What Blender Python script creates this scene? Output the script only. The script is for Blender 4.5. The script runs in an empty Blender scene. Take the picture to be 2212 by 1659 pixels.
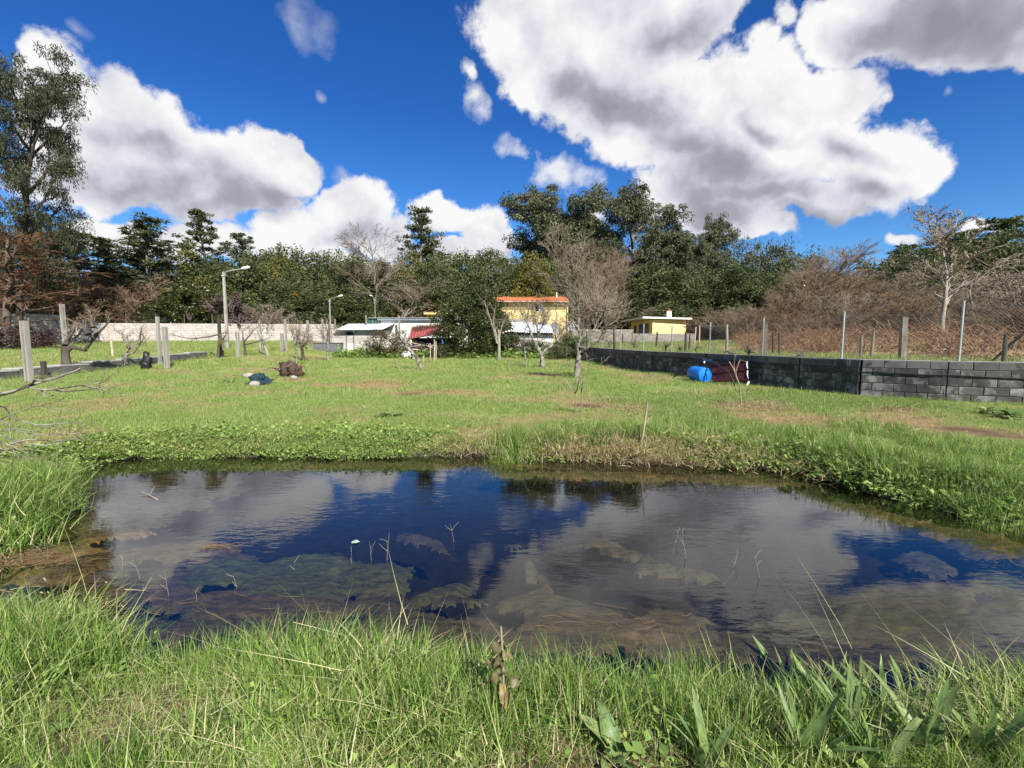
import bpy, math, random
import numpy as np
from mathutils import Vector, Matrix, Euler

random.seed(7); np.random.seed(7)
C = bpy.context.scene.collection
SC = bpy.context.scene

# ---------------------------------------------------------------- camera
F, CX, CY, HOR = 1020.0, 1106.0, 829.5, 734.0      # measured on the photograph (2212 wide)
TH = math.atan((CY - HOR) / F)
EYE = 1.5
cam_d = bpy.data.cameras.new('camera'); cam = bpy.data.objects.new('camera', cam_d); C.objects.link(cam)
cam_d.sensor_width = 36.0; cam_d.lens = 36.0 * F / 2212.0
cam_d.clip_start = 0.05; cam_d.clip_end = 3000
cam.location = (0, 0, EYE); cam.rotation_euler = (math.pi / 2 - TH, 0, 0)
SC.camera = cam

# ---------------------------------------------------------------- light and sky
SUN_AZ, SUN_EL = math.radians(151), math.radians(41)     # clockwise from +Y
sun_dir = Vector((math.sin(SUN_AZ) * math.cos(SUN_EL), math.cos(SUN_AZ) * math.cos(SUN_EL), math.sin(SUN_EL)))
sl = bpy.data.lights.new('sun', 'SUN'); sl.energy = 4.6; sl.angle = math.radians(0.53); sl.color = (1.0, 0.955, 0.88)
so = bpy.data.objects.new('sun', sl); C.objects.link(so); so.location = (10, -20, 30)
so.rotation_euler = sun_dir.to_track_quat('Z', 'Y').to_euler()
SC.view_settings.view_transform = 'Standard'; SC.view_settings.look = 'None'
SC.view_settings.gamma = 1.0; SC.view_settings.use_curve_mapping = False
SC.view_settings.exposure = 1.03
SC.cycles.max_bounces = 6; SC.cycles.transparent_max_bounces = 12
SC.cycles.diffuse_bounces = 3; SC.cycles.caustics_reflective = False; SC.cycles.caustics_refractive = False

def ray(px, py):
    u, v = (px - CX) / F, (py - CY) / F
    return Vector((u, math.cos(TH) - v * math.sin(TH), -math.sin(TH) - v * math.cos(TH)))
def WP(px, py, Y):
    d = ray(px, py); return Vector((0, 0, EYE)) + d * (Y / d.y)
def G(px, py, z=0.0):
    d = ray(px, py); return Vector((0, 0, EYE)) + d * ((z - EYE) / d.z)

world = bpy.data.worlds.new('World'); SC.world = world; world.use_nodes = True
nt = world.node_tree; N = nt.nodes; Lk = nt.links; N.clear()
def nd(t, **k):
    n = N.new(t)
    for a, b in k.items(): setattr(n, a, b)
    return n
def mth(op, a, b=None, c=None, clamp=False):
    n = nd('ShaderNodeMath', operation=op, use_clamp=clamp)
    for i, s in enumerate((a, b, c)):
        if s is None: continue
        if isinstance(s, (int, float)): n.inputs[i].default_value = s
        else: Lk.new(s, n.inputs[i])
    return n.outputs[0]
def vmt(op, a, b=None, out=0):
    n = nd('ShaderNodeVectorMath', operation=op)
    for i, s in enumerate((a, b)):
        if s is None: continue
        if isinstance(s, tuple): n.inputs[i].default_value = s
        else: Lk.new(s, n.inputs[i])
    return n.outputs[out]
def nse(vec, scale, detail, rough=0.5, out=0):
    n = nd('ShaderNodeTexNoise'); n.inputs['Scale'].default_value = scale
    n.inputs['Detail'].default_value = detail; n.inputs['Roughness'].default_value = rough
    Lk.new(vec, n.inputs['Vector']); return n.outputs[out]
sky = nd('ShaderNodeTexSky', sky_type='NISHITA', sun_disc=False)
sky.sun_elevation = SUN_EL; sky.sun_rotation = SUN_AZ; sky.air_density = 1.0; sky.dust_density = 0.3; sky.ozone_density = 3.0
hs = nd('ShaderNodeHueSaturation'); hs.inputs['Saturation'].default_value = 1.28; hs.inputs['Value'].default_value = 1.0
Lk.new(sky.outputs[0], hs.inputs['Color'])
tint = nd('ShaderNodeMix', data_type='RGBA', blend_type='MULTIPLY'); tint.inputs[0].default_value = 1.0
Lk.new(hs.outputs[0], tint.inputs[6]); tmx = nd('ShaderNodeMix', data_type='RGBA'); tmx.inputs[6].default_value = (0.50, 0.66, 0.80, 1); tmx.inputs[7].default_value = (0.27, 0.435, 0.67, 1); Lk.new(tmx.outputs[2], tint.inputs[7])
skycol = tint.outputs[2]
tc = nd('ShaderNodeTexCoord'); D0 = vmt('NORMALIZE', tc.outputs['Generated'])
sx = nd('ShaderNodeSeparateXYZ'); Lk.new(D0, sx.inputs[0])
az = mth('ARCTAN2', sx.outputs[0], sx.outputs[1]); el = mth('ARCSINE', sx.outputs[2])
Lk.new(mth('MULTIPLY', el, 2.4, clamp=True), tmx.inputs[0])
cb = nd('ShaderNodeCombineXYZ'); Lk.new(az, cb.inputs[0]); Lk.new(el, cb.inputs[1])
w1 = vmt('SUBTRACT', nse(D0, 5.0, 4, 0.55, 1), (0.5, 0.5, 0.5)); 
ws = nd('ShaderNodeVectorMath', operation='SCALE'); Lk.new(w1, ws.inputs[0]); ws.inputs['Scale'].default_value = 0.16
P0 = vmt('ADD', cb.outputs[0], ws.outputs[0])
P0 = vmt('MULTIPLY', P0, (1, 1, 0))
def azel(px, py):
    d = ray(px, py).normalized(); return Vector((math.atan2(d.x, d.y), math.asin(d.z)))
def blobs(lst, sm, start=-1.0):
    acc = None
    for (px, py, rx, ry, rot) in lst:
        c = azel(px, py); r = math.radians(-rot)
        e1 = azel(px + rx * math.cos(r), py - rx * math.sin(r)) - c
        e2 = azel(px + ry * math.sin(r), py + ry * math.cos(r)) - c
        m = nd('ShaderNodeMapping', vector_type='TEXTURE'); Lk.new(P0, m.inputs['Vector'])
        m.inputs['Location'].default_value = (c.x, c.y, 0)
        m.inputs['Rotation'].default_value = (0, 0, math.atan2(e1.y, e1.x))
        m.inputs['Scale'].default_value = (e1.length, e2.length, 1)
        v = mth('SUBTRACT', 1.0, vmt('LENGTH', m.outputs[0], out=1))
        if acc is None: acc = v
        else: acc = mth('SMOOTH_MAX', acc, v, sm)
    return acc
CL = [(170, 260, 150, 130, 25), (320, 330, 210, 130, 15), (500, 360, 150, 105, 0), (590, 350, 85, 75, 0), (200, 400, 180, 70, 0),
      (480, 430, 170, 45, -5), (120, 190, 90, 60, 20),
      (250, 505, 90, 40, 0), (430, 505, 150, 50, 0), (620, 500, 150, 70, 0), (760, 470, 110, 75, 0), (830, 520, 70, 50, 0), (690, 560, 200, 40, 0),
      (975, 480, 75, 55, 0), (1050, 520, 85, 55, 15), (1010, 560, 140, 30, 0),
      (1200, 90, 190, 160, 0), (1400, 60, 190, 130, 0), (1230, 220, 170, 90, 15), (1500, 40, 110, 60, 0), (1380, 250, 190, 120, 15),
      (1560, 230, 140, 110, 0), (1650, 200, 120, 100, 0), (1820, 210, 120, 85, 0), (1700, 330, 260, 140, 10), (1880, 370, 200, 100, 0),
      (2030, 370, 110, 62, 0), (1480, 350, 200, 80, 25), (1550, 440, 250, 70, 10), (1750, 450, 180, 55, -5), (1640, 508, 110, 24, 0),
      (1880, 50, 190, 90, 0), (2080, 60, 260, 90, 0), (2250, 40, 200, 100, 0)]
CS = [(1285, 455, 50, 52, 0), (1700, 75, 75, 80, 0), (2120, 512, 130, 36, 0), (1960, 518, 90, 26, 0), (1015, 170, 30, 60, 0), (1510, 150, 60, 30, 0)]
SH = [(300, 400, 260, 60, 0), (450, 440, 190, 45, 0), (330, 330, 150, 50, 10), (560, 420, 80, 40, 0), (760, 500, 80, 30, 0), (620, 560, 140, 30, 0),
      (1380, 240, 150, 75, 15), (1560, 370, 190, 62, 15), (1490, 320, 130, 60, 20), (1660, 440, 240, 45, 0), (1560, 470, 130, 30, 0), (1850, 330, 130, 35, 10),
      (1250, 190, 60, 70, 0), (1470, 70, 100, 50, 0), (2060, 50, 330, 95, 0), (1900, 70, 150, 60, 0), (1740, 480, 160, 30, -5), (1640, 300, 90, 25, 15),
      (1900, 420, 140, 26, -5)]
cd = mth('MAXIMUM', blobs(CL, 0.10), mth('SUBTRACT', mth('MULTIPLY', blobs(CS, 0.05), 0.75), 0.30))
front = mth('MULTIPLY', mth('SUBTRACT', 1.0, mth('MULTIPLY', mth('SUBTRACT', mth('ABSOLUTE', az), 0.86), 6.0, clamp=True)),
            mth('SUBTRACT', 1.0, mth('MULTIPLY', mth('SUBTRACT', el, 0.62), 6.0, clamp=True)))
wild = mth('MULTIPLY', mth('SUBTRACT', nse(D0, 1.9, 3), 0.53), 5.0)
cdm = nd('ShaderNodeMix'); Lk.new(front, cdm.inputs[0]); Lk.new(wild, cdm.inputs[2]); Lk.new(cd, cdm.inputs[3])
fb = nse(D0, 8.0, 9, 0.66)
dens = mth('ADD', cdm.outputs[0], mth('MULTIPLY', mth('SUBTRACT', fb, 0.545), 1.5))
al = nd('ShaderNodeMapRange', interpolation_type='SMOOTHSTEP'); Lk.new(dens, al.inputs[0])
al.inputs[1].default_value = -0.04; al.inputs[2].default_value = 0.20
# thin wisps
wis = blobs([(660, 40, 75, 55, 20), (200, 115, 40, 25, 0), (700, 215, 14, 18, 0), (2080, 190, 25, 25, 0), (730, 390, 40, 20, 30)], 0.05)
wis2 = blobs([(1195, 388, 120, 52, 0), (1135, 345, 70, 45, 0), (1020, 235, 70, 45, 75), (1010, 160, 60, 30, 80)], 0.05)
wn = mth('MULTIPLY', mth('ADD', wis, mth('MULTIPLY', mth('SUBTRACT', nse(D0, 12, 6, 0.6), 0.55), 2.4)), 0.9, clamp=True)
w2 = mth('MULTIPLY', mth('MULTIPLY', mth('ADD', mth('SUBTRACT', wis2, 0.25), mth('MULTIPLY', mth('SUBTRACT', nse(D0, 14, 7, 0.62), 0.5), 2.6)), 1.5, clamp=True), mth('MULTIPLY', mth('ADD', wis2, 0.1), 4.0, clamp=True))
alpha = mth('MAXIMUM', mth('MAXIMUM', al.outputs[0], mth('MULTIPLY', w2, 0.85)), mth('MULTIPLY', mth('MULTIPLY', wn, mth('GREATER_THAN', wis, -0.6)), 0.45))
sdn = nd('ShaderNodeMapRange', interpolation_type='SMOOTHSTEP'); Lk.new(blobs(SH, 0.3), sdn.inputs[0]); sdn.inputs[1].default_value = -0.45; sdn.inputs[2].default_value = 1.15; sd = sdn.outputs[0]
off = vmt('ADD', D0, (0.03, 0.0, 0.05))
rel = mth('SUBTRACT', nse(D0, 6.5, 7, 0.55), nse(off, 6.5, 7, 0.55))
base_sh = mth('MULTIPLY', mth('SUBTRACT', nse(P0, 5.5, 6, 0.6), 0.47), 0.8)
shade = mth('ADD', mth('ADD', mth('MULTIPLY', sd, 0.66), base_sh), mth('MULTIPLY', rel, 1.5))
shade = mth('ADD', shade, mth('MULTIPLY', blobs([(2080, 30, 460, 170, 0), (1330, 225, 170, 90, 15)], 0.1), 0.34, clamp=True))
shade = mth('ADD', shade, 0.05, clamp=True)
cc = nd('ShaderNodeValToRGB'); Lk.new(shade, cc.inputs[0])
cr = cc.color_ramp; cr.elements[0].position = 0.0; cr.elements[0].color = (1, 1, 1, 1)
cr.elements[1].position = 1.0; cr.elements[1].color = (0.31, 0.32, 0.38, 1)
e = cr.elements.new(0.35); e.color = (0.74, 0.745, 0.82, 1); e = cr.elements.new(0.68); e.color = (0.42, 0.43, 0.50, 1)
cs = nd('ShaderNodeMix', data_type='RGBA', blend_type='MULTIPLY'); cs.inputs[0].default_value = 1.0
Lk.new(cc.outputs[0], cs.inputs[6]); CB = 4.7; cs.inputs[7].default_value = (CB, CB, CB, 1)
mx = nd('ShaderNodeMix', data_type='RGBA'); Lk.new(alpha, mx.inputs[0]); Lk.new(skycol, mx.inputs[6]); Lk.new(cs.outputs[2], mx.inputs[7])
bg = nd('ShaderNodeBackground'); bg.inputs['Strength'].default_value = 0.1; Lk.new(mx.outputs[2], bg.inputs[0])
wo = nd('ShaderNodeOutputWorld'); Lk.new(bg.outputs[0], wo.inputs[0])
world.cycles.sampling_method = 'MANUAL'; world.cycles.sample_map_resolution = 512

# ---------------------------------------------------------------- naming helpers
def tag(o, label=None, cat=None, group=None, kind=None):
    if label: o['label'] = label
    if cat: o['category'] = cat
    if group: o['group'] = group
    if kind: o['kind'] = kind
    return o
def empty(name, loc, label, cat, group=None, rz=0.0):
    o = bpy.data.objects.new(name, None); C.objects.link(o); o.location = loc; o.rotation_euler = (0, 0, rz)
    o.empty_display_size = 0.1
    return tag(o, label, cat, group)
def link(name, me, parent=None, loc=None, rot=None, scale=None):
    o = bpy.data.objects.new(name, me); C.objects.link(o)
    if parent: o.parent = parent
    if loc is not None: o.location = loc
    if rot is not None: o.rotation_euler = rot
    if scale is not None: o.scale = scale if hasattr(scale, '__len__') else (scale,) * 3
    return o

# ---------------------------------------------------------------- mesh helpers
def np_mesh(name, V, Fc, mats=None, tint=None, smooth=False):
    V = np.asarray(V, dtype=np.float32); Fc = np.asarray(Fc, dtype=np.int32)
    me = bpy.data.meshes.new(name); k = Fc.shape[1]; n = len(Fc)
    me.vertices.add(len(V)); me.vertices.foreach_set('co', V.ravel())
    me.loops.add(n * k); me.loops.foreach_set('vertex_index', Fc.ravel())
    me.polygons.add(n); me.polygons.foreach_set('loop_start', np.arange(0, n * k, k, dtype=np.int32))
    me.polygons.foreach_set('loop_total', np.full(n, k, dtype=np.int32))
    if smooth: me.polygons.foreach_set('use_smooth', np.ones(n, dtype=bool))
    me.update(calc_edges=True)
    if tint is not None:
        a = me.attributes.new('tint', 'FLOAT', 'POINT'); a.data.foreach_set('value', np.asarray(tint, dtype=np.float32))
    for m in (mats if isinstance(mats, (list, tuple)) else [mats] if mats else []): me.materials.append(m)
    return me
class MB:
    def __init__(s): s.v = []; s.f = []; s.sm = []
    def add(s, vs, fs, sm=False):
        b = len(s.v); s.v += [tuple(p) for p in vs]; s.f += [tuple(b + i for i in f) for f in fs]; s.sm += [sm] * len(fs)
    def box(s, x0, x1, y0, y1, z0, z1, M=None):
        vs = [Vector(p) for p in ((x0, y0, z0), (x1, y0, z0), (x1, y1, z0), (x0, y1, z0), (x0, y0, z1), (x1, y0, z1), (x1, y1, z1), (x0, y1, z1))]
        if M: vs = [M @ p for p in vs]
        s.add(vs, [(0, 3, 2, 1), (4, 5, 6, 7), (0, 1, 5, 4), (1, 2, 6, 5), (2, 3, 7, 6), (3, 0, 4, 7)]); return s
    def tube(s, pts, rad, k=8, cap=True, sm=True):
        pts = [Vector(p) for p in pts]; n = len(pts)
        if not hasattr(rad, '__len__'): rad = [rad] * n
        rings = []; ref = Vector((0.13, 0.31, 0.94))
        for i, p in enumerate(pts):
            t = (pts[min(i + 1, n - 1)] - pts[max(i - 1, 0)]).normalized()
            if abs(t.dot(ref)) > 0.97: ref = Vector((1, 0.1, 0))
            a = t.cross(ref).normalized(); b = t.cross(a)
            rings.append([p + (a * math.cos(2 * math.pi * j / k) + b * math.sin(2 * math.pi * j / k)) * rad[i] for j in range(k)])
        vs = [p for r in rings for p in r]
        fs = [(i * k + j, i * k + (j + 1) % k, (i + 1) * k + (j + 1) % k, (i + 1) * k + j) for i in range(n - 1) for j in range(k)]
        s.add(vs, fs, sm)
        if cap: s.add(rings[0], [tuple(range(k))[::-1]]); s.add(rings[-1], [tuple(range(k))])
        return s
    def lump(s, c, r, seed=0, nu=10, nv=6, amp=0.25):
        rg = random.Random(seed); c = Vector(c); r = r if hasattr(r, '__len__') else (r, r, r); vs = []
        for i in range(nv + 1):
            for j in range(nu):
                th = math.pi * i / nv; ph = 2 * math.pi * j / nu; q = 1 + (rg.random() - 0.5) * 2 * amp * (0 if i in (0, nv) else 1)
                vs.append(c + Vector((math.sin(th) * math.cos(ph) * r[0] * q, math.sin(th) * math.sin(ph) * r[1] * q, math.cos(th) * r[2] * q)))
        s.add(vs, [(i * nu + j, (i + 1) * nu + j, (i + 1) * nu + (j + 1) % nu, i * nu + (j + 1) % nu) for i in range(nv) for j in range(nu)], True); return s
    def mesh(s, name, mat=None):
        me = bpy.data.meshes.new(name); me.from_pydata([tuple(p) for p in s.v], [], s.f); me.update()
        me.polygons.foreach_set('use_smooth', s.sm)
        for m in (mat if isinstance(mat, (list, tuple)) else [mat] if mat else []): me.materials.append(m)
        return me
    def obj(s, name, mat=None, parent=None, **k): return link(name, s.mesh(name, mat), parent, **k)

def segs_mesh(P0, P1, R0, R1, k=3):
    P0, P1 = np.asarray(P0, float), np.asarray(P1, float); R0, R1 = np.asarray(R0, float), np.asarray(R1, float); n = len(P0)
    t = P1 - P0; t /= np.linalg.norm(t, axis=1, keepdims=True) + 1e-9
    ref = np.tile([0.31, 0.17, 0.93], (n, 1)); bad = np.abs((t * ref).sum(1)) > 0.95; ref[bad] = [1, 0, 0]
    a = np.cross(t, ref); a /= np.linalg.norm(a, axis=1, keepdims=True); b = np.cross(t, a)
    V = np.zeros((n, 2 * k, 3))
    for j in range(k):
        d = a * math.cos(2 * math.pi * j / k) + b * math.sin(2 * math.pi * j / k)
        V[:, j] = P0 + d * R0[:, None]; V[:, k + j] = P1 + d * R1[:, None]
    base = (np.arange(n) * 2 * k)[:, None]
    Fc = np.concatenate([base + np.array([[j, (j + 1) % k, k + (j + 1) % k, k + j]]) for j in range(k)], 0)
    return V.reshape(-1, 3), Fc
def leaf_quads(rng, Cn, R, n, size, aspect=0.45, droop=0.0, flat=(1, 1, 1), up=0.4, tvar=0.5):
    Cn = np.asarray(Cn, float); N0 = len(Cn); R = np.broadcast_to(np.asarray(R, float), (N0,))
    idx = np.repeat(np.arange(N0), n); T = len(idx)
    d = rng.normal(size=(T, 3)); d /= np.linalg.norm(d, axis=1, keepdims=True)
    r = rng.random(T) ** 0.45
    p = Cn[idx] + d * (r * R[idx])[:, None] * np.array(flat)
    a = d + rng.normal(size=(T, 3)) * 0.7; a[:, 2] += up - droop * 3; a /= np.linalg.norm(a, axis=1, keepdims=True)
    q = rng.normal(size=(T, 3)); b = np.cross(a, q); b /= np.linalg.norm(b, axis=1, keepdims=True) + 1e-9
    L = size * (0.6 + 0.8 * rng.random(T)); a *= (L / 2)[:, None]; b *= (L * aspect / 2)[:, None]
    V = np.stack([p - a, p + b, p + a, p - b], 1).reshape(-1, 3)
    Fc = np.arange(T * 4).reshape(-1, 4)
    ct = rng.random(N0); t = np.clip(ct[idx] * tvar + rng.random(T) * (1 - tvar), 0, 1)
    return V, Fc, np.repeat(t, 4)
def cat_geo(parts):
    Vs, Fs, Ts, b = [], [], [], 0
    for p in parts:
        Vs.append(p[0]); Fs.append(p[1] + b); b += len(p[0]); Ts.append(p[2] if len(p) > 2 else np.full(len(p[0]), 0.5))
    return np.concatenate(Vs), np.concatenate(Fs), np.concatenate(Ts)

# ---------------------------------------------------------------- materials
MC = {}
def mat(name, c1, c2=None, scale=4.0, rough=0.8, bump=0.0, attr=False, transl=0.0, metal=0.0, rand=0.0, detail=6, c3=None, s3=1.0, t3=(0.5, 0.65), stretch=None, spec=0.3):
    if name in MC: return MC[name]
    m = bpy.data.materials.new(name); m.use_nodes = True; t = m.node_tree; n = t.nodes; l = t.links; n.clear()
    out = n.new('ShaderNodeOutputMaterial'); b = n.new('ShaderNodeBsdfPrincipled'); l.new(b.outputs[0], out.inputs[0])
    b.inputs['Roughness'].default_value = rough; b.inputs['Metallic'].default_value = metal; b.inputs['Specular IOR Level'].default_value = spec
    c2 = c2 or tuple(x * 0.8 for x in c1)
    tcn = n.new('ShaderNodeTexCoord'); vec = tcn.outputs['Object']
    if stretch:
        mp = n.new('ShaderNodeMapping'); mp.inputs['Scale'].default_value = stretch; l.new(vec, mp.inputs[0]); vec = mp.outputs[0]
    if rand or attr:
        oi = n.new('ShaderNodeObjectInfo'); 
    if not attr:
        av = n.new('ShaderNodeVectorMath'); av.operation = 'ADD'; l.new(vec, av.inputs[0])
        o2 = n.new('ShaderNodeObjectInfo'); vs = n.new('ShaderNodeVectorMath'); vs.operation = 'SCALE'; vs.inputs['Scale'].default_value = 37.0 if rand else 0.0
        l.new(o2.outputs['Random'], vs.inputs[0]); l.new(vs.outputs[0], av.inputs[1]); vec = av.outputs[0]
    nz = n.new('ShaderNodeTexNoise'); nz.inputs['Scale'].default_value = scale; nz.inputs['Detail'].default_value = detail; nz.inputs['Roughness'].default_value = 0.62; l.new(vec, nz.inputs['Vector'])
    mx = n.new('ShaderNodeMix'); mx.data_type = 'RGBA'; mx.inputs[6].default_value = (*c1, 1); mx.inputs[7].default_value = (*c2, 1)
    if attr:
        at = n.new('ShaderNodeAttribute'); at.attribute_name = 'tint'; fac = at.outputs['Fac']
    else:
        mr = n.new('ShaderNodeMapRange'); mr.inputs[1].default_value = 0.33; mr.inputs[2].default_value = 0.67; l.new(nz.outputs[0], mr.inputs[0]); fac = mr.outputs[0]
    l.new(fac, mx.inputs[0]); col = mx.outputs[2]
    if c3:
        n3 = n.new('ShaderNodeTexNoise'); n3.inputs['Scale'].default_value = s3; n3.inputs['Detail'].default_value = 7; n3.inputs['Roughness'].default_value = 0.65; l.new(vec, n3.inputs['Vector'])
        m3 = n.new('ShaderNodeMapRange'); m3.inputs[1].default_value = t3[0]; m3.inputs[2].default_value = t3[1]; l.new(n3.outputs[0], m3.inputs[0])
        x3 = n.new('ShaderNodeMix'); x3.data_type = 'RGBA'; l.new(m3.outputs[0], x3.inputs[0]); l.new(col, x3.inputs[6]); x3.inputs[7].default_value = (*c3, 1); col = x3.outputs[2]
    if rand:
        hv = n.new('ShaderNodeHueSaturation'); l.new(col, hv.inputs['Color'])
        r1 = n.new('ShaderNodeMapRange'); l.new(oi.outputs['Random'], r1.inputs[0]); r1.inputs[3].default_value = 1 - rand; r1.inputs[4].default_value = 1 + rand
        l.new(r1.outputs[0], hv.inputs['Value']); col = hv.outputs[0]
    l.new(col, b.inputs['Base Color'])
    if bump:
        bp = n.new('ShaderNodeBump'); bp.inputs['Strength'].default_value = min(1.0, bump); bp.inputs['Distance'].default_value = 0.02; l.new(nz.outputs[0], bp.inputs['Height']); l.new(bp.outputs[0], b.inputs['Normal'])
    if transl:
        tr = n.new('ShaderNodeBsdfTranslucent'); l.new(col, tr.inputs[0]); ms = n.new('ShaderNodeMixShader'); ms.inputs[0].default_value = transl
        l.new(b.outputs[0], ms.inputs[1]); l.new(tr.outputs[0], ms.inputs[2]); l.new(ms.outputs[0], out.inputs[0])
    MC[name] = m; return m

GN_COLL = {}
def scatter(name, pts, rot, scl, idx, variants, mats_label, kind='stuff'):
    """one object: points that carry rotation, scale and index; geometry nodes put a tuft on each."""
    me = bpy.data.meshes.new(name); me.vertices.add(len(pts)); me.vertices.foreach_set('co', np.asarray(pts, np.float32).ravel()); me.update()
    a = me.attributes.new('rot', 'FLOAT_VECTOR', 'POINT'); a.data.foreach_set('vector', np.asarray(rot, np.float32).ravel())
    a = me.attributes.new('scl', 'FLOAT_VECTOR', 'POINT'); a.data.foreach_set('vector', np.asarray(scl, np.float32).ravel())
    a = me.attributes.new('idx', 'INT', 'POINT'); a.data.foreach_set('value', np.asarray(idx, np.int32))
    o = link(name, me); tag(o, mats_label, None, None, kind)
    key = id(variants)
    if key not in GN_COLL:
        co = bpy.data.collections.new(name + '_sources')
        for i, vm in enumerate(variants): co.objects.link(bpy.data.objects.new('source_%02d_%s' % (i, vm.name), vm))
        GN_COLL[key] = (co, variants)
    co = GN_COLL[key][0]
    g = bpy.data.node_groups.new(name, 'GeometryNodeTree')
    g.interface.new_socket('Geometry', in_out='INPUT', socket_type='NodeSocketGeometry'); g.interface.new_socket('Geometry', in_out='OUTPUT', socket_type='NodeSocketGeometry')
    n = g.nodes; l = g.links; gi = n.new('NodeGroupInput'); go = n.new('NodeGroupOutput')
    ip = n.new('GeometryNodeInstanceOnPoints'); ci = n.new('GeometryNodeCollectionInfo'); ci.inputs['Collection'].default_value = co
    ci.inputs['Separate Children'].default_value = True; ci.inputs['Reset Children'].default_value = True
    def na(nm, dt):
        q = n.new('GeometryNodeInputNamedAttribute'); q.data_type = dt; q.inputs['Name'].default_value = nm; return q.outputs['Attribute']
    l.new(gi.outputs[0], ip.inputs['Points']); l.new(ci.outputs[0], ip.inputs['Instance']); ip.inputs['Pick Instance'].default_value = True
    l.new(na('idx', 'INT'), ip.inputs['Instance Index']); l.new(na('scl', 'FLOAT_VECTOR'), ip.inputs['Scale'])
    e2 = n.new('FunctionNodeEulerToRotation'); l.new(na('rot', 'FLOAT_VECTOR'), e2.inputs[0]); l.new(e2.outputs[0], ip.inputs['Rotation'])
    l.new(ip.outputs[0], go.inputs[0])
    md = o.modifiers.new('scatter', 'NODES'); md.node_group = g
    return o

# ================================================================ terrain
def sstep(a, b, x):
    t = np.clip((x - a) / (b - a), 0, 1); return t * t * (3 - 2 * t)
WZ = -0.25
shore_px = [(172, 1000), (330, 986), (480, 988), (600, 985), (800, 990), (1000, 983), (1200, 990), (1400, 1003), (1560, 1008), (1700, 1016), (1800, 1042), (1900, 1070), (2020, 1092), (2212, 1150)]
POND = [tuple(G(x, y, WZ).xy) for x, y in shore_px] + [(7.2, 3.9), (7.8, 2.6), (5.6, 2.15)] + \
       [(G(x, y, .05).x, G(x, y, .05).y - .02) for x, y in [(2212, 1400), (1900, 1425), (1600, 1425), (1400, 1405), (1200, 1385), (950, 1360), (700, 1345), (480, 1345), (330, 1370), (270, 1330), (150, 1262)]] + \
       [(-2.75, 2.55), (-3.6, 2.62), (-5.2, 2.8), (-5.4, 3.5)] + [tuple(G(x, y, WZ).xy) for x, y in [(0, 1200), (70, 1165), (140, 1130), (185, 1085), (165, 1035)]]
def chaikin(P):
    P = np.array(P); Q = []
    for i in range(len(P)):
        a, b = P[i], P[(i + 1) % len(P)]; Q += [a * 0.75 + b * 0.25, a * 0.25 + b * 0.75]
    return np.array(Q)
PP = chaikin(POND)
def vnoise(x, y, s, seed=0):
    x = np.asarray(x, float); y = np.asarray(y, float)
    """cheap smooth value noise, vectorised"""
    x = x * s; y = y * s; xi = np.floor(x).astype(int); yi = np.floor(y).astype(int); fx = x - xi; fy = y - yi
    fx = fx * fx * (3 - 2 * fx); fy = fy * fy * (3 - 2 * fy)
    def h(a, b):
        v = np.sin(a * 127.1 + b * 311.7 + seed * 74.7) * 43758.5453; return v - np.floor(v)
    return (h(xi, yi) * (1 - fx) + h(xi + 1, yi) * fx) * (1 - fy) + (h(xi, yi + 1) * (1 - fx) + h(xi + 1, yi + 1) * fx) * fy
def fbm(x, y, s, seed=0, o=4):
    return sum(vnoise(x, y, s * 2 ** i, seed + i) * 0.5 ** i for i in range(o)) / sum(0.5 ** i for i in range(o))
def pond_sd(x, y):
    x = np.asarray(x, float); y = np.asarray(y, float); d = np.full(x.shape, 1e9); ins = np.zeros(x.shape, bool)
    for i in range(len(PP)):
        a, b = PP[i], PP[(i + 1) % len(PP)]; e = b - a
        t = np.clip(((x - a[0]) * e[0] + (y - a[1]) * e[1]) / (e @ e + 1e-12), 0, 1)
        d = np.minimum(d, np.hypot(x - a[0] - t * e[0], y - a[1] - t * e[1]))
        cond = ((a[1] > y) != (b[1] > y)) & (x < (b[0] - a[0]) * (y - a[1]) / (b[1] - a[1] + 1e-12) + a[0]); ins ^= cond
    return np.where(ins, -d, d)
WALL = [(4.9, 42.0), (5.8, 27.0), (6.3, 22.0), (8.25, 15.7), (8.6, 14.0), (9.35, 12.6), (10.7, 11.6), (13.9, 9.95), (20.0, 7.6)]
def wall_side(x, y):
    """signed distance to the right wall line: positive on the far (terrace) side"""
    x = np.asarray(x, float); y = np.asarray(y, float); d = np.full(x.shape, 1e9); s = np.zeros(x.shape)
    pts = [(4.9, 60.0)] + WALL + [(60.0, -8.0)]
    for a, b in zip(pts[:-1], pts[1:]):
        a = np.array(a); b = np.array(b); e = b - a
        t = np.clip(((x - a[0]) * e[0] + (y - a[1]) * e[1]) / (e @ e), 0, 1)
        dd = np.hypot(x - a[0] - t * e[0], y - a[1] - t * e[1]); sg = -np.sign(e[0] * (y - a[1]) - e[1] * (x - a[0]))
        m = dd < d - 1e-9; s = np.where(m, -sg, s); d = np.where(m, dd, d)
    return d * s
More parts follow.
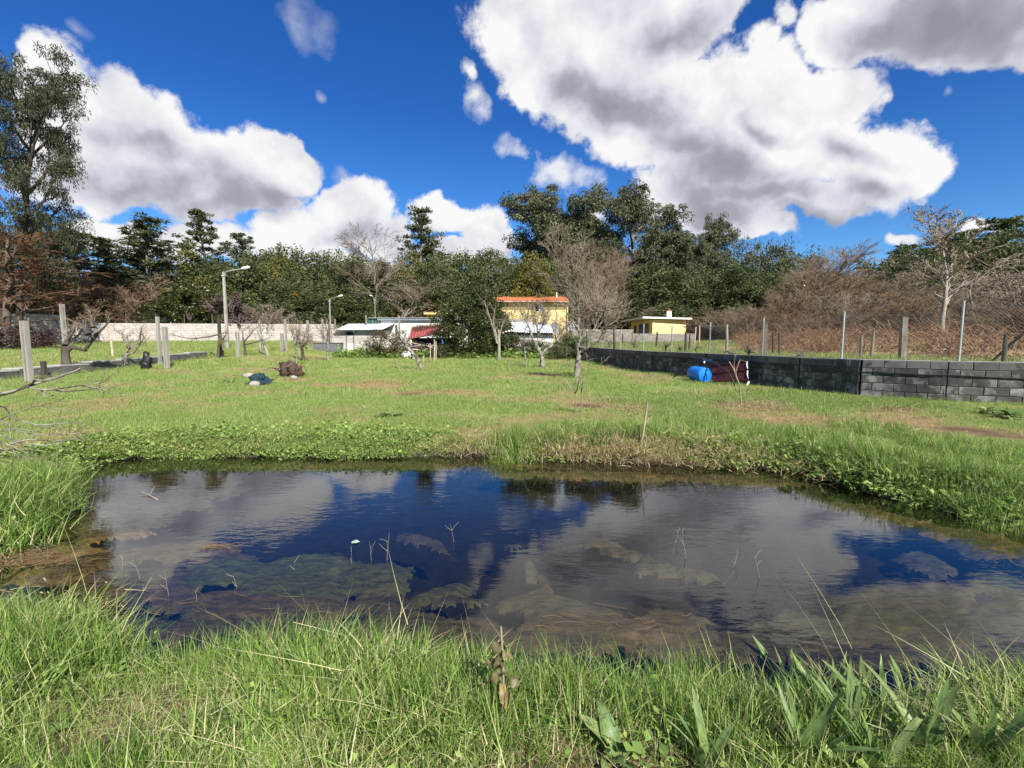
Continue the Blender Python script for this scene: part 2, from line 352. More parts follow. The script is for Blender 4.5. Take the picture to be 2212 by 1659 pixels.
def zf(x, y, pond=True):
    x = np.asarray(x, float); y = np.asarray(y, float)
    z = 0.05 * (fbm(x, y, 0.35, 3) - 0.5) + 0.03 * (fbm(x, y, 1.7, 5) - 0.5)
    back = sstep(36, 60, y)
    z = z + back * 0.9
    # left terrace
    lt = sstep(-18.88, -18.98, x); tz = 0.17 + 1.18 * np.clip((y - 15) / 31, 0, 1) + 0.35 * sstep(48, 70, y)
    z = np.where(lt > 0, z * (1 - lt) + (tz + 0.04 * (fbm(x, y, 0.4, 8) - 0.5)) * lt * sstep(7, 13, y), z)
    z = z + np.where(lt <= 0, .65 * sstep(17, 38, y) * sstep(-13, -18.5, x), 0)
    # right terrace
    ws = wall_side(x, y); rt = sstep(0.0, 0.12, ws)
    rz = 0.86 + 0.35 * sstep(20, 45, y) + 0.8 * sstep(6, 20, ws) * sstep(60, 20, y) * sstep(8, 14, x)
    z = z * (1 - rt) + (rz + 0.06 * (fbm(x, y, 0.5, 9) - 0.5)) * rt
    # hill behind the trees
    z = z + 3.0 * sstep(85, 220, y) + 9.0 * sstep(30, 120, x) * sstep(50, 130, y)
    if pond:
        near = (x > -9) & (x < 12) & (y > -2) & (y < 12)
        sd = np.full(x.shape, 9.0); sd[near] = pond_sd(x[near], y[near])
        jag = 0.10 * (fbm(x, y, 2.2, 21) - 0.5)
        s2 = sd + np.where(near, jag, 0)
        bank = WZ + 0.04 + (z - WZ - 0.04) * sstep(0.0, 0.42, s2) ** 0.8
        bed = WZ - 0.05 - 0.45 * sstep(0.0, 1.2, -s2) - 0.04 * fbm(x, y, 3.0, 12)
        z = np.where(s2 >= 0, bank, np.where(s2 > -0.04, WZ + 0.04 + (s2 / 0.04) * 0.07, bed))
    return z
def zz(x, y): return float(zf(np.array([x], float), np.array([y], float))[0])
def at(px, py):
    """ground point seen at a photograph pixel"""
    d = ray(px, py); t = (0.0 - EYE) / min(d.z, -0.012)
    for _ in range(12):
        p = d * t; z = zz(p.x, p.y); t = 0.5 * t + 0.5 * (z - EYE) / min(d.z, -0.012)
    p = d * t; return Vector((p.x, p.y, zz(p.x, p.y)))
def onY(px, Y):
    p = WP(px, HOR, Y); return Vector((p.x, p.y, zz(p.x, p.y)))

# dry / bare patches of the meadow: (px, py, half width px, half height px, strength, kind 0 straw 1 soil)
PATCH = [(1180, 865, 130, 10, .8, 0), (1270, 878, 60, 8, 1, 1), (1360, 885, 50, 8, .8, 0), (700, 833, 50, 6, .8, 0), (830, 832, 60, 7, .8, 0), (650, 822, 30, 5, .7, 0),
         (1640, 876, 90, 7, 1, 1), (1700, 905, 80, 9, .8, 0), (1900, 890, 70, 7, .7, 0), (1960, 905, 90, 12, .9, 0), (2080, 930, 90, 14, 1, 1), (2180, 945, 90, 14, 1, 1),
         (1340, 795, 70, 8, .7, 0), (1380, 812, 60, 8, .6, 0), (1180, 812, 40, 7, .7, 0), (1210, 770, 40, 4, .8, 0), (925, 785, 20, 4, .7, 0), (1080, 770, 20, 4, .6, 0),
         (1000, 855, 120, 8, .5, 0), (560, 850, 120, 8, .35, 0), (130, 905, 120, 10, .5, 0), (1250, 905, 160, 10, .4, 0), (1560, 980, 300, 20, .85, 0), (1300, 965, 180, 18, .6, 0),
         (900, 958, 130, 22, .45, 0), (880, 850, 40, 5, .8, 1), (960, 900, 90, 8, .4, 0), (1500, 850, 90, 8, .4, 0), (1600, 800, 40, 4, .5, 0)]
PW = []
for (px, py, rx, ry, s, k) in PATCH:
    c = G(px, py); e1 = G(px + rx, py); e2 = G(px, py + ry); PW.append((c.x, c.y, abs(e1.x - c.x), max(0.12, abs(e2.y - c.y)), s, k))
def dryness(x, y):
    x = np.asarray(x, float); y = np.asarray(y, float); wx = (fbm(x, y, 1.3, 31) - 0.5) * 1.2; wy = (fbm(x, y, 1.1, 37) - 0.5) * 1.2
    dry = np.zeros(x.shape); soil = np.zeros(x.shape)
    for (a, b, rx, ry, s, k) in PW:
        r = np.hypot((x - a + wx * min(1, rx)) / rx, (y - b + wy * min(0.8, ry * 2)) / ry); v = s * np.clip(1.35 - r, 0, 1)
        dry = np.maximum(dry, v)
        if k: soil = np.maximum(soil, v)
    n = fbm(x, y, 0.9, 41); dry = np.clip(dry * (0.5 + n) + np.clip((fbm(x, y, 0.6, 51, 5) - 0.50) * 3.2, 0, 0.6) * (y > 3), 0, 1)
    return dry, np.clip(soil * 1.2 - 0.3 + (n - 0.5), 0, 1)

def axis(segs):
    out = []
    for a, b, st in segs: out += list(np.arange(a, b, st))
    return np.array(out + [segs[-1][1]])
def geo(a, b, n): return list(a * (b / a) ** (np.arange(1, n + 1) / n))
xs = np.array([-v for v in geo(26, 400, 26)][::-1] + list(axis([(-26, -19.6, .5), (-19.6, -18.4, .05), (-18.4, -7, .4), (-7, 15, .085), (15, 26, .5)])) + geo(26, 400, 26))
ys = np.array([-v for v in geo(4, 60, 8)][::-1] + list(axis([(-4, .8, .3), (.8, 9.2, .07), (9.2, 17, .12), (17, 48, .45)])) + geo(48, 700, 34))
XX, YY = np.meshgrid(xs, ys); ZZ = zf(XX.ravel(), YY.ravel()).reshape(XX.shape)
nx, ny = len(xs), len(ys); V = np.stack([XX.ravel(), YY.ravel(), ZZ.ravel()], 1)
i0 = (np.arange(ny - 1)[:, None] * nx + np.arange(nx - 1)[None, :]).ravel(); Fc = np.stack([i0, i0 + 1, i0 + nx + 1, i0 + nx], 1)

def ground_mat():
    m = bpy.data.materials.new('meadow_ground'); m.use_nodes = True; t = m.node_tree; n = t.nodes; l = t.links
    b = n['Principled BSDF']; b.inputs['Roughness'].default_value = 0.95; b.inputs['Specular IOR Level'].default_value = 0.1
    tcn = n.new('ShaderNodeTexCoord')
    def noise(s, d, r=.6):
        q = n.new('ShaderNodeTexNoise'); q.inputs['Scale'].default_value = s; q.inputs['Detail'].default_value = d; q.inputs['Roughness'].default_value = r; l.new(tcn.outputs['Object'], q.inputs['Vector']); return q.outputs[0]
    def mix(f, a, b2):
        q = n.new('ShaderNodeMix'); q.data_type = 'RGBA'
        if isinstance(f, float): q.inputs[0].default_value = f
        else: l.new(f, q.inputs[0])
        for s, i in ((a, 6), (b2, 7)):
            if isinstance(s, tuple): q.inputs[i].default_value = (*s, 1)
            else: l.new(s, q.inputs[i])
        return q.outputs[2]
    def rng_(f, a, b2):
        q = n.new('ShaderNodeMapRange'); q.inputs[1].default_value = a; q.inputs[2].default_value = b2; l.new(f, q.inputs[0]); return q.outputs[0]
    def attr(nm):
        q = n.new('ShaderNodeAttribute'); q.attribute_name = nm; return q.outputs['Fac']
    g = mix(rng_(noise(14, 10, .75), .38, .62), (0.10, 0.145, 0.028), (0.18, 0.225, 0.055))
    g = mix(rng_(noise(0.5, 5), .4, .6), g, mix(rng_(noise(24, 8, .7), .4, .6), (0.16, 0.21, 0.05), (0.30, 0.32, 0.12)))
    straw = mix(rng_(noise(30, 8, .8), .35, .65), (0.20, 0.125, 0.055), (0.36, 0.27, 0.14))
    c = mix(attr('dry'), g, straw)
    c = mix(attr('soil'), c, mix(rng_(noise(12, 8, .7), .4, .6), (0.05, 0.032, 0.02), (0.13, 0.08, 0.05)))
    c = mix(attr('mud'), c, mix(rng_(noise(5, 8, .7), .35, .65), (0.024, 0.021, 0.014), (0.055, 0.046, 0.03)))
    l.new(c, b.inputs['Base Color'])
    bp = n.new('ShaderNodeBump'); bp.inputs['Distance'].default_value = 0.03; bp.inputs['Strength'].default_value = 0.7; l.new(noise(22, 8, .75), bp.inputs['Height']); l.new(bp.outputs[0], b.inputs['Normal'])
    return m
gme = np_mesh('ground', V, Fc, ground_mat(), None, True)
vx, vy = V[:, 0], V[:, 1]; dry, soil = dryness(vx, vy)
nearm = (vx > -9) & (vx < 12) & (vy > -2) & (vy < 12); sdv = np.full(len(vx), 9.0); sdv[nearm] = pond_sd(vx[nearm], vy[nearm])
mud = np.clip(1 - (sdv - 0.02) / 0.16, 0, 1)
wsv = wall_side(vx, vy); wv = (wsv > 0.05)
brown = wv * sstep(3.5, 7, wsv) * sstep(9.0, 12, vx) * sstep(45, 35, vy)          # bracken slope
near_dark = ((vy < 4.2) & (vx > -7) & (vx < 9)) * 1.0  # dark soil tone paints the shaded gaps between the near grass blades
wood = np.maximum(sstep(50, 56, vy), 0)
soil = np.maximum(soil, wood * 0.8); soil = np.maximum(soil, near_dark * (sdv > 0) * .9); dry = np.maximum(dry, brown * 0.9)
dry = np.maximum(dry, ((vx < -18.5) & (vy < 60)) * np.clip((fbm(vx, vy, .3, 77) - .42) * 2.2, 0, .55))
for nm, vals in (('dry', dry), ('soil', soil), ('mud', mud)):
    a = gme.attributes.new(nm, 'FLOAT', 'POINT'); a.data.foreach_set('value', vals.astype(np.float32))
ground = tag(link('ground', gme), 'grassy meadow ground with dry straw patches around the pond', None, None, 'structure')

# ================================================================ pond water
def water_mat():
    m = bpy.data.materials.new('pond_water'); m.use_nodes = True; t = m.node_tree; n = t.nodes; l = t.links; n.clear()
    out = n.new('ShaderNodeOutputMaterial'); tr = n.new('ShaderNodeBsdfTransparent'); tr.inputs[0].default_value = (0.46, 0.45, 0.38, 1)
    gl = n.new('ShaderNodeBsdfGlossy'); gl.inputs['Roughness'].default_value = 0.015; gl.inputs[0].default_value = (0.95, 0.97, 1, 1)
    ms = n.new('ShaderNodeMixShader'); gm = n.new('ShaderNodeNewGeometry'); dt = n.new('ShaderNodeVectorMath'); dt.operation = 'DOT_PRODUCT'; l.new(gm.outputs['Incoming'], dt.inputs[0])
    def q(op, a, b=None):
        k = n.new('ShaderNodeMath'); k.operation = op; k.use_clamp = True
        for i, s in enumerate((a, b)):
            if s is None: continue
            if isinstance(s, float): k.inputs[i].default_value = s
            else: l.new(s, k.inputs[i])
        return k
    ab = q('ABSOLUTE', dt.outputs['Value']); fr = q('MULTIPLY_ADD', q('POWER', q('SUBTRACT', 1.0, ab.outputs[0]).outputs[0], 4.0).outputs[0], .97); fr.inputs[2].default_value = .03
    l.new(fr.outputs[0], ms.inputs[0]); l.new(tr.outputs[0], ms.inputs[1]); l.new(gl.outputs[0], ms.inputs[2]); l.new(ms.outputs[0], out.inputs[0])
    tcn = n.new('ShaderNodeTexCoord'); mp = n.new('ShaderNodeMapping'); mp.inputs['Scale'].default_value = (1, 2.6, 1); l.new(tcn.outputs['Object'], mp.inputs[0])
    z = n.new('ShaderNodeTexNoise'); z.inputs['Scale'].default_value = 5.5; z.inputs['Detail'].default_value = 3; l.new(mp.outputs[0], z.inputs['Vector'])
    z2 = n.new('ShaderNodeTexNoise'); z2.inputs['Scale'].default_value = 0.8; z2.inputs['Detail'].default_value = 2; l.new(tcn.outputs['Object'], z2.inputs['Vector'])
    mr = n.new('ShaderNodeMapRange'); mr.inputs[1].default_value = .48; mr.inputs[2].default_value = .68; l.new(z2.outputs[0], mr.inputs[0])
    mu = n.new('ShaderNodeMath'); mu.operation = 'MULTIPLY'; ad = n.new('ShaderNodeMath'); ad.operation = 'ADD'; ad.inputs[1].default_value = 0.22; l.new(mr.outputs[0], ad.inputs[0])
    l.new(z.outputs[0], mu.inputs[0]); l.new(ad.outputs[0], mu.inputs[1])
    bp = n.new('ShaderNodeBump'); bp.inputs['Strength'].default_value = 0.22; bp.inputs['Distance'].default_value = 0.012; l.new(mu.outputs[0], bp.inputs['Height'])
    l.new(bp.outputs[0], gl.inputs['Normal']); l.new(bp.outputs[0], dt.inputs[1])
    return m
wm = MB(); wm.add([(-6.5, 1.2, WZ), (9, 1.2, WZ), (9, 9.2, WZ), (-6.5, 9.2, WZ)], [(0, 1, 2, 3)])
tag(wm.obj('water', water_mat()), 'still dark pond water reflecting the sky and the trees', None, None, 'structure')

# ================================================================ foliage materials
LM = dict(rough=0.6, attr=True, spec=0.25)
m_acacia = mat('acacia_leaves', (0.022, 0.040, 0.013), (0.155, 0.175, 0.065), transl=.22, **LM)
m_acacia_y = mat('yellowing_leaves', (0.035, 0.05, 0.014), (0.22, 0.20, 0.045), transl=.22, **LM)
m_pine = mat('pine_needles', (0.02, 0.034, 0.013), (0.115, 0.132, 0.05), transl=.12, **LM)
m_euc = mat('eucalyptus_leaves', (0.026, 0.036, 0.018), (0.175, 0.18, 0.095), transl=.2, **LM)
m_euc_d = mat('dark_eucalyptus_leaves', (0.016, 0.023, 0.012), (0.085, 0.092, 0.045), transl=.18, **LM)
m_olive = mat('grey_green_leaves', (0.04, 0.055, 0.035), (0.125, 0.15, 0.085), transl=.2, **LM)
m_magn = mat('glossy_dark_leaves', (0.015, 0.028, 0.008), (0.10, 0.115, 0.026), transl=.12, rough=.35, attr=True, spec=.5)
m_gold = mat('golden_conifer', (0.10, 0.075, 0.02), (0.20, 0.15, 0.03), transl=.15, **LM)
m_bram = mat('bramble_leaves', (0.045, 0.035, 0.018), (0.13, 0.115, 0.045), transl=.2, **LM)
m_brack = mat('dead_bracken', (0.10, 0.052, 0.026), (0.34, 0.205, 0.115), transl=.15, **LM)
m_pink = mat('pink_blossom', (0.13, 0.09, 0.085), (0.42, 0.29, 0.30), transl=.2, **LM)
m_bark = mat('grey_bark', (0.10, 0.085, 0.068), (0.24, 0.21, 0.175), scale=8, rough=.9, bump=.6, stretch=(1, 1, .25))
m_bark_d = mat('dark_bark', (0.035, 0.028, 0.022), (0.11, 0.09, 0.07), scale=7, rough=.9, bump=.6, stretch=(1, 1, .25))
m_bark_w = mat('pale_bark', (0.21, 0.19, 0.155), (0.34, 0.31, 0.26), scale=6, rough=.85, bump=.4, c3=(0.12, 0.10, 0.08), s3=3, t3=(.55, .62), stretch=(1, 1, .4))
m_twig = mat('grey_twigs', (0.15, 0.115, 0.08), (0.30, 0.245, 0.18), scale=3, rough=.9)
m_twig_b = mat('brown_twigs', (0.13, 0.085, 0.052), (0.28, 0.195, 0.125), scale=3, rough=.9)
m_twig_t = mat('tan_twigs', (0.19, 0.155, 0.115), (0.34, 0.285, 0.22), scale=3, rough=.9)
m_copper = mat('copper_twigs', (0.11, 0.05, 0.027), (0.25, 0.13, 0.07), scale=2, rough=.9)
m_lich = mat('lichened_bark', (0.15, 0.135, 0.11), (0.32, 0.30, 0.26), scale=9, rough=.9, bump=.5, c3=(0.07, 0.055, 0.045), s3=5, t3=(.48, .58))

# ================================================================ tree builders (each returns trunk mesh, crown mesh, natural height)
def limb_path(rng, p, d, L, n, wob, up):
    pts = [np.array(p, float)]; d = np.array(d, float)
    for i in range(n):
        d = d + rng.normal(size=3) * wob; d[2] += up; d /= np.linalg.norm(d); pts.append(pts[-1] + d * L / n)
    return pts, d
def tubes(P, R, k=6):
    mb = MB()
    for pts, rr in zip(P, R): mb.tube(pts, rr, k, cap=False)
    return mb
def dense_tree(seed, H=11, W=7.5, n=150, leaf=.2, per=70, m=m_acacia, bark=m_bark_d, top=1.0, low=.06, aspect=.5, R=.75, name='dense'):
    rng = np.random.default_rng(seed); cz = H * (1 + low) / 2; rz = H * (1 - low) / 2
    d = rng.normal(size=(n, 3)); d /= np.linalg.norm(d, axis=1, keepdims=True)
    lump = 1 + 0.16 * np.sin(d[:, 0] * 5 + seed) * np.cos(d[:, 2] * 6 + seed * 2) + 0.12 * np.sin(d[:, 1] * 7 + seed * 3)
    r = (0.5 + 0.5 * rng.random(n) ** .5) * lump
    c = np.stack([d[:, 0] * W / 2 * r, d[:, 1] * W / 2 * r, cz + d[:, 2] * rz * r], 1)
    taper = 1 - (1 - top) * np.clip((c[:, 2] - H * .3) / (H * .7), 0, 1); c[:, :2] *= taper[:, None]
    c[:, 2] = np.clip(c[:, 2], low * H + .2, None)
    q = leaf_quads(rng, c, R * (0.55 + .7 * rng.random(n)), per, leaf, aspect, tvar=.55)
    sp = leaf_quads(rng, c * np.array([1.06, 1.06, 1.03]), R * 1.3, 7, leaf * 1.1, .35, up=1.2)
    V, Fq, T = cat_geo([q, sp])
    P, Rr = [], []
    pts, _ = limb_path(rng, (0, 0, -.3), (0, 0, 1), H * .85, 7, .05, .05); P.append(pts); Rr.append(np.linspace(.02 * H, .01, 8))
    for i in rng.choice(n, 14, False):
        a = pts[rng.integers(1, 5)]; P.append([a, (a + c[i]) / 2 + rng.normal(size=3) * .3, c[i]]); Rr.append([.06, .04, .015])
    return tubes(P, Rr).mesh(name + '_trunk', bark), np_mesh(name + '_crown', V, Fq, m, T), H
def pine_tree(seed, H=12, W=5, clear=.35, lean=.05, dens=1.0, shape=.8, leaf=.26, name='pine', m=m_pine, gaps=.25):
    rng = np.random.default_rng(seed); tr, _ = limb_path(rng, (0, 0, -.3), (lean * 2, 0, 1), H * .97, 12, .035, .03)
    P = [tr]; Rr = [np.linspace(.018 * H, .02, 13)]; tr = np.array(tr); cs, rs = [], []
    z = clear * H
    while z < H * .97:
        f = (z - clear * H) / (H * (1 - clear)); k = rng.integers(2, 5)
        i = min(11.999, z / H * 12); base = tr[int(i)] * (1 - i % 1) + tr[int(i) + 1] * (i % 1)
        for _ in range(k):
            if rng.random() < gaps: continue
            prof = (1 - f) ** shape * (.45 + .55 * min(1, f * 4 + .35)); L = W / 2 * prof * rng.uniform(.55, 1.15) + .25
            an = rng.random() * 6.28; p, _ = limb_path(rng, base, (math.cos(an), math.sin(an), .25 + .5 * f), L, 4, .13, .05)
            P.append(p); Rr.append(np.linspace(.035 + .02 * L, .012, 5))
            for t in np.linspace(.45, 1, max(2, int(L * 2.2))):
                j = min(3.999, t * 4); q = p[int(j)] * (1 - j % 1) + p[int(j) + 1] * (j % 1)
                cs.append(q + rng.normal(size=3) * .16 + [0, 0, .12]); rs.append(rng.uniform(.32, .56) * (.75 + .07 * L))
        z += rng.uniform(.25, .5)
    cs.append(tr[-1]); rs.append(.35)
    V, Fq, T = leaf_quads(rng, np.array(cs), np.array(rs), int(42 * dens), leaf, .28, flat=(1, 1, .6), up=.7, tvar=.6)
    return tubes(P, Rr).mesh(name + '_trunk', m_bark_d if lean >= 0 else m_bark), np_mesh(name + '_crown', V, Fq, m, T), H
def euc_tree(seed, H=20, W=9, nl=9, dens=1.0, clear=.3, leaf=.3, R=.95, m=m_euc, bark=m_bark, name='eucalyptus', spread=.75, per=70):
    rng = np.random.default_rng(seed); P, Rr, cs, rs = [], [], [], []
    tr, _ = limb_path(rng, (0, 0, -.3), (.03, 0, 1), H * .93, 12, .045, .04); P.append(tr); Rr.append(np.linspace(.016 * H, .03, 13)); tr = np.array(tr)
    for i in range(nl):
        f = clear + (1 - clear) * (i + rng.random() * .6) / nl; j = min(11.999, f * .9 * 12); b = tr[int(j)] * (1 - j % 1) + tr[int(j) + 1] * (j % 1)
        an = i * 2.4 + rng.random() * 1.4; L = W / 2 * (1.15 - .75 * abs(f - .55)) * rng.uniform(.7, 1.15) * (1 if f < .85 else .6)
        p, d = limb_path(rng, b, (math.cos(an) * spread, math.sin(an) * spread, .75), L * 1.2, 5, .14, .04); P.append(p); Rr.append(np.linspace(.011 * H * (1.1 - f * .6), .03, 6))
        for s in range(5):
            bb = p[rng.integers(2, 6)]; a2 = an + rng.normal() * 1.1; q, _ = limb_path(rng, bb, (math.cos(a2), math.sin(a2), .5 + rng.normal() * .4), L * rng.uniform(.25, .6), 3, .2, .02)
            P.append(q); Rr.append([.06, .045, .03, .015])
            for w in q[1:]:
                for _ in range(2): cs.append(w + rng.normal(size=3) * [.5, .5, .45]); rs.append(R * rng.uniform(.5, 1.05))
    for _ in range(8): cs.append(tr[-1] + rng.normal(size=3) * [.7, .7, .6]); rs.append(R * .7)
    V, Fq, T = leaf_quads(rng, np.array(cs), np.array(rs), int(per * dens), leaf, .33, droop=.35, flat=(1, 1, .8), up=-.1, tvar=.6)
    return tubes(P, Rr).mesh(name + '_trunk', bark), np_mesh(name + '_crown', V, Fq, m, T), H
def bare_tree(seed, H=8, W=6, stems=1, lv=4, kids=(6, 5, 5, 5), r0=.14, ang=.75, up=.05, wob=.12, fork=.2, twr=.012, bark=m_bark, tw=m_twig, name='bare', first=.35, straight=False, shrink=.55, k0=7):
    rng = np.random.default_rng(seed); P, Rr = [], []; S0, S1, Q0, Q1 = [], [], [], []
    def rec(p, d, L, r, lev):
        n = 5 if lev == 0 else 4 if lev < 2 else 3
        pts, dd = limb_path(rng, p, d, L, n, wob * (.35 if straight and lev == 0 else 1) * (1 + .35 * lev), up)
        re = max(twr * .6, r * (.25 if lev == 0 else .3)); rr = np.linspace(r, re, n + 1)
        if lev <= 1: P.append(pts); Rr.append(list(rr))
        else:
            for i in range(n): S0.append(pts[i]); S1.append(pts[i + 1]); Q0.append(rr[i]); Q1.append(rr[i + 1])
        if lev >= lv: return
        kk = kids[min(lev, len(kids) - 1)]
        for i in range(kk):
            t = (first if lev == 0 else fork) + (1 - (first if lev == 0 else fork)) * (i + rng.random() * .8) / kk; t = min(t, .99)
            j = t * n; b = pts[int(j)] * (1 - j % 1) + pts[int(j) + 1] * (j % 1); dv = pts[int(j) + 1] - pts[int(j)]; dv /= np.linalg.norm(dv)
            q = rng.normal(size=3); q -= dv * (q @ dv); q /= np.linalg.norm(q); a = ang * rng.uniform(.6, 1.25)
            nd_ = dv * math.cos(a) + q * math.sin(a)
            rec(b, nd_, L * shrink * rng.uniform(.75, 1.2) * (1.15 - .45 * t), max(twr, (r * (1 - t) + re * t) * .62), lev + 1)
    for s in range(stems):
        a = rng.random() * 6.28; sp = 0 if stems == 1 else .35
        rec((rng.normal() * .12 * (stems > 1), rng.normal() * .12 * (stems > 1), -.15), (math.cos(a) * sp, math.sin(a) * sp, 1), H * .62 * (1 if stems == 1 else rng.uniform(.7, 1)), r0 * (1 if stems == 1 else .6), 0)
    V, Fq = segs_mesh(S0, S1, Q0, Q1, 3); zmax = V[:, 2].max()
    return tubes(P, Rr, k0).mesh(name + '_trunk', bark), np_mesh(name + '_twigs', V, Fq, tw, None, True), float(zmax)
def width_of(me):
    co = np.empty(len(me.vertices) * 3, np.float32); me.vertices.foreach_get('co', co); co = co.reshape(-1, 3)
    return float(np.percentile(co[:, 0], 98.5) - np.percentile(co[:, 0], 1.5)), float(np.percentile(co[:, 2], 99.7))
TREES = {}
def T(key, fn, *a, **k):
    if key not in TREES:
        t, c, h = fn(*a, **k); w, hh = width_of(c); TREES[key] = (t, c, w, hh)
    return TREES[key]
def plant(proto, px, Y, top, wpx, label, name='tree', cat='tree', group=None, rz=None, base=None, crown='crown', mats=None, sink=0.0):
    tr, cr, w, h = proto; p = onY(px, Y) if base is None else Vector(base)
    H = WP(px, top, p.y).z - p.z; Wd = wpx / F * p.y / math.cos(TH)
    rz = random.random() * 6.28 if rz is None else rz
    o = empty(name, (p.x, p.y, p.z - sink), label, cat, group, rz)
    s = (Wd / w, Wd / w, H / h)
    a = link('trunk', tr, o, scale=s); b = link(crown, cr, o, scale=s)
    if mats:
        b.material_slots[0].link = 'OBJECT'; b.material_slots[0].material = mats
    return o

# ================================================================ woodland
ac = [T('ac%d' % i, dense_tree, 11 + i, H=11, W=6.5, n=150, per=75, leaf=.24, m=m_acacia, top=.62, low=.02, R=.8, name='acacia') for i in range(4)]
ro = [T('ro%d' % i, dense_tree, 31 + i, H=9, W=8, n=150, per=75, leaf=.24, m=m_acacia, top=.85, low=.02, R=.85, name='broadleaf') for i in range(2)]
pn = [T('pn%d' % i, pine_tree, 51 + i, H=13, W=5.5, clear=(.36, .45, .3)[i], lean=(.06, .02, -.04)[i], dens=1.1, leaf=.3, gaps=.28, name='pine') for i in range(3)]
eu = [T('eu%d' % i, euc_tree, 71 + i, H=20, W=(9, 7, 10)[i], nl=(12, 11, 14)[i], clear=(.3, .35, .15)[i], dens=1.1, per=80, leaf=.33) for i in range(3)]
big_eu = T('bigeu', euc_tree, 90, H=23, W=11, nl=22, clear=.12, per=100, leaf=.24, R=.95, bark=m_bark_d)
b_fine = [T('bf%d' % i, bare_tree, 101 + i, H=9, lv=4, kids=(9, 6, 6, 5), r0=.11, ang=.62, up=.045, bark=m_bark, tw=m_twig, twr=.0085) for i in range(2)]
b_brown = [T('bb%d' % i, bare_tree, 111 + i, H=8, stems=5, lv=4, kids=(6, 6, 5, 5), r0=.055, ang=.5, up=.03, bark=m_bark, tw=m_twig_b, twr=.009, first=.15) for i in range(2)]
b_shr = [T('bs%d' % i, bare_tree, 151 + i, H=4, stems=12, lv=3, kids=(8, 7, 6), r0=.04, ang=.5, up=.06, bark=m_bark, tw=(m_twig_b, m_twig)[i], twr=.007, first=.02) for i in range(2)]
b_white = T('bw', bare_tree, 121, H=11, lv=4, kids=(26, 7, 5, 4), r0=.06, ang=.5, up=.09, first=.3, bark=m_bark_w, tw=m_twig_t, straight=True, shrink=.33)
b_tan = T('bt', bare_tree, 123, H=9, stems=3, lv=4, kids=(8, 5, 5, 4), r0=.12, ang=.45, up=.08, bark=m_bark, tw=m_twig_t, first=.15)
b_copper = T('bc', bare_tree, 131, H=11, lv=4, kids=(44, 8, 6, 5), r0=.10, ang=1.0, up=.01, first=.03, bark=m_bark_d, tw=m_copper, straight=True, shrink=.30, twr=.011)

b_fan = T('bfan', bare_tree, 161, H=9, stems=3, lv=4, kids=(9, 6, 5, 5), r0=.11, ang=.42, up=.09, bark=m_bark, tw=m_twig, twr=.0085, first=.12)
# one far-off mass of woodland behind the trees that can be told apart
def woodland():
    rng = np.random.default_rng(5); parts = []
    for (px0, px1, Y, ty, n, w) in ((-500, 300, 62, 655, 15, 6.5), (250, 560, 74, 600, 10, 7), (520, 1180, 76, 562, 24, 7), (1120, 1400, 80, 560, 14, 7), (1360, 1700, 78, 590, 16, 8), (1650, 1900, 78, 600, 12, 8), (1850, 2320, 92, 560, 20, 8), (2250, 2900, 60, 560, 18, 8)):
        for i in range(n):
            px = px0 + (px1 - px0) * (i + rng.random()) / n; y = Y + rng.normal() * 3; p = onY(px, y); top = WP(px, ty + rng.normal() * 12, y).z; h = max(3, top - p.z)
            d = rng.normal(size=(40, 3)); d /= np.linalg.norm(d, axis=1, keepdims=True); r = .55 + .45 * rng.random((40, 1)) ** .5
            c = d * r * [w / 2, w / 2, h / 2] + [p.x, p.y, p.z + h / 2]; parts.append(leaf_quads(rng, c, 1.25, 60, .5, .5))
    V, Fq, T_ = cat_geo(parts); o = link('woodland', np_mesh('woodland', V, Fq, m_acacia, T_)); tag(o, 'dark mass of evergreen woodland far behind the walls', None, None, 'stuff')
woodland()

# acacias told apart along the front of the wood: (px, Y, top, width px, variant, yellow?)
wood_where = ['between the pines and the tall lamp post', 'above the pink blossoming tree', 'above the long pale block wall', 'behind the golden cypress', 'behind the second lamp post',
              'behind the wide leafless tree', 'above the small ochre hut', 'behind the dark laurel by the wood shelter', 'over the orange-tiled roof', 'above the right end of the tiled roof']
AC = [(400, 58, 536, 95, 1, 1), (455, 60, 562, 80, 0, 0), (500, 64, 556, 90, 2, 0), (548, 62, 547, 90, 3, 1), (605, 65, 548, 95, 0, 1), (668, 62, 543, 90, 1, 0), (722, 66, 541, 85, 2, 0), (775, 63, 560, 90, 3, 0),
      (835, 62, 563, 90, 1, 0), (890, 64, 545, 90, 0, 1), (945, 62, 552, 85, 2, 0), (1000, 64, 545, 85, 3, 0), (1052, 62, 541, 75, 0, 0), (1100, 64, 553, 85, 1, 0), (1148, 62, 545, 80, 2, 1), (1195, 66, 560, 80, 3, 0),
      (1405, 66, 570, 110, 0, 0), (1465, 62, 582, 110, 1, 0), (1530, 64, 580, 110, 2, 0), (1590, 62, 575, 105, 3, 0), (1655, 62, 590, 100, 0, 0),
      (620, 56, 600, 110, 2, 0), (700, 55, 610, 100, 0, 0), (770, 57, 620, 90, 1, 0), (965, 58, 600, 100, 3, 0), (1120, 72, 600, 110, 0, 0), (1185, 70, 590, 90, 2, 0), (1400, 70, 625, 120, 3, 0), (1480, 69, 630, 100, 1, 0)]
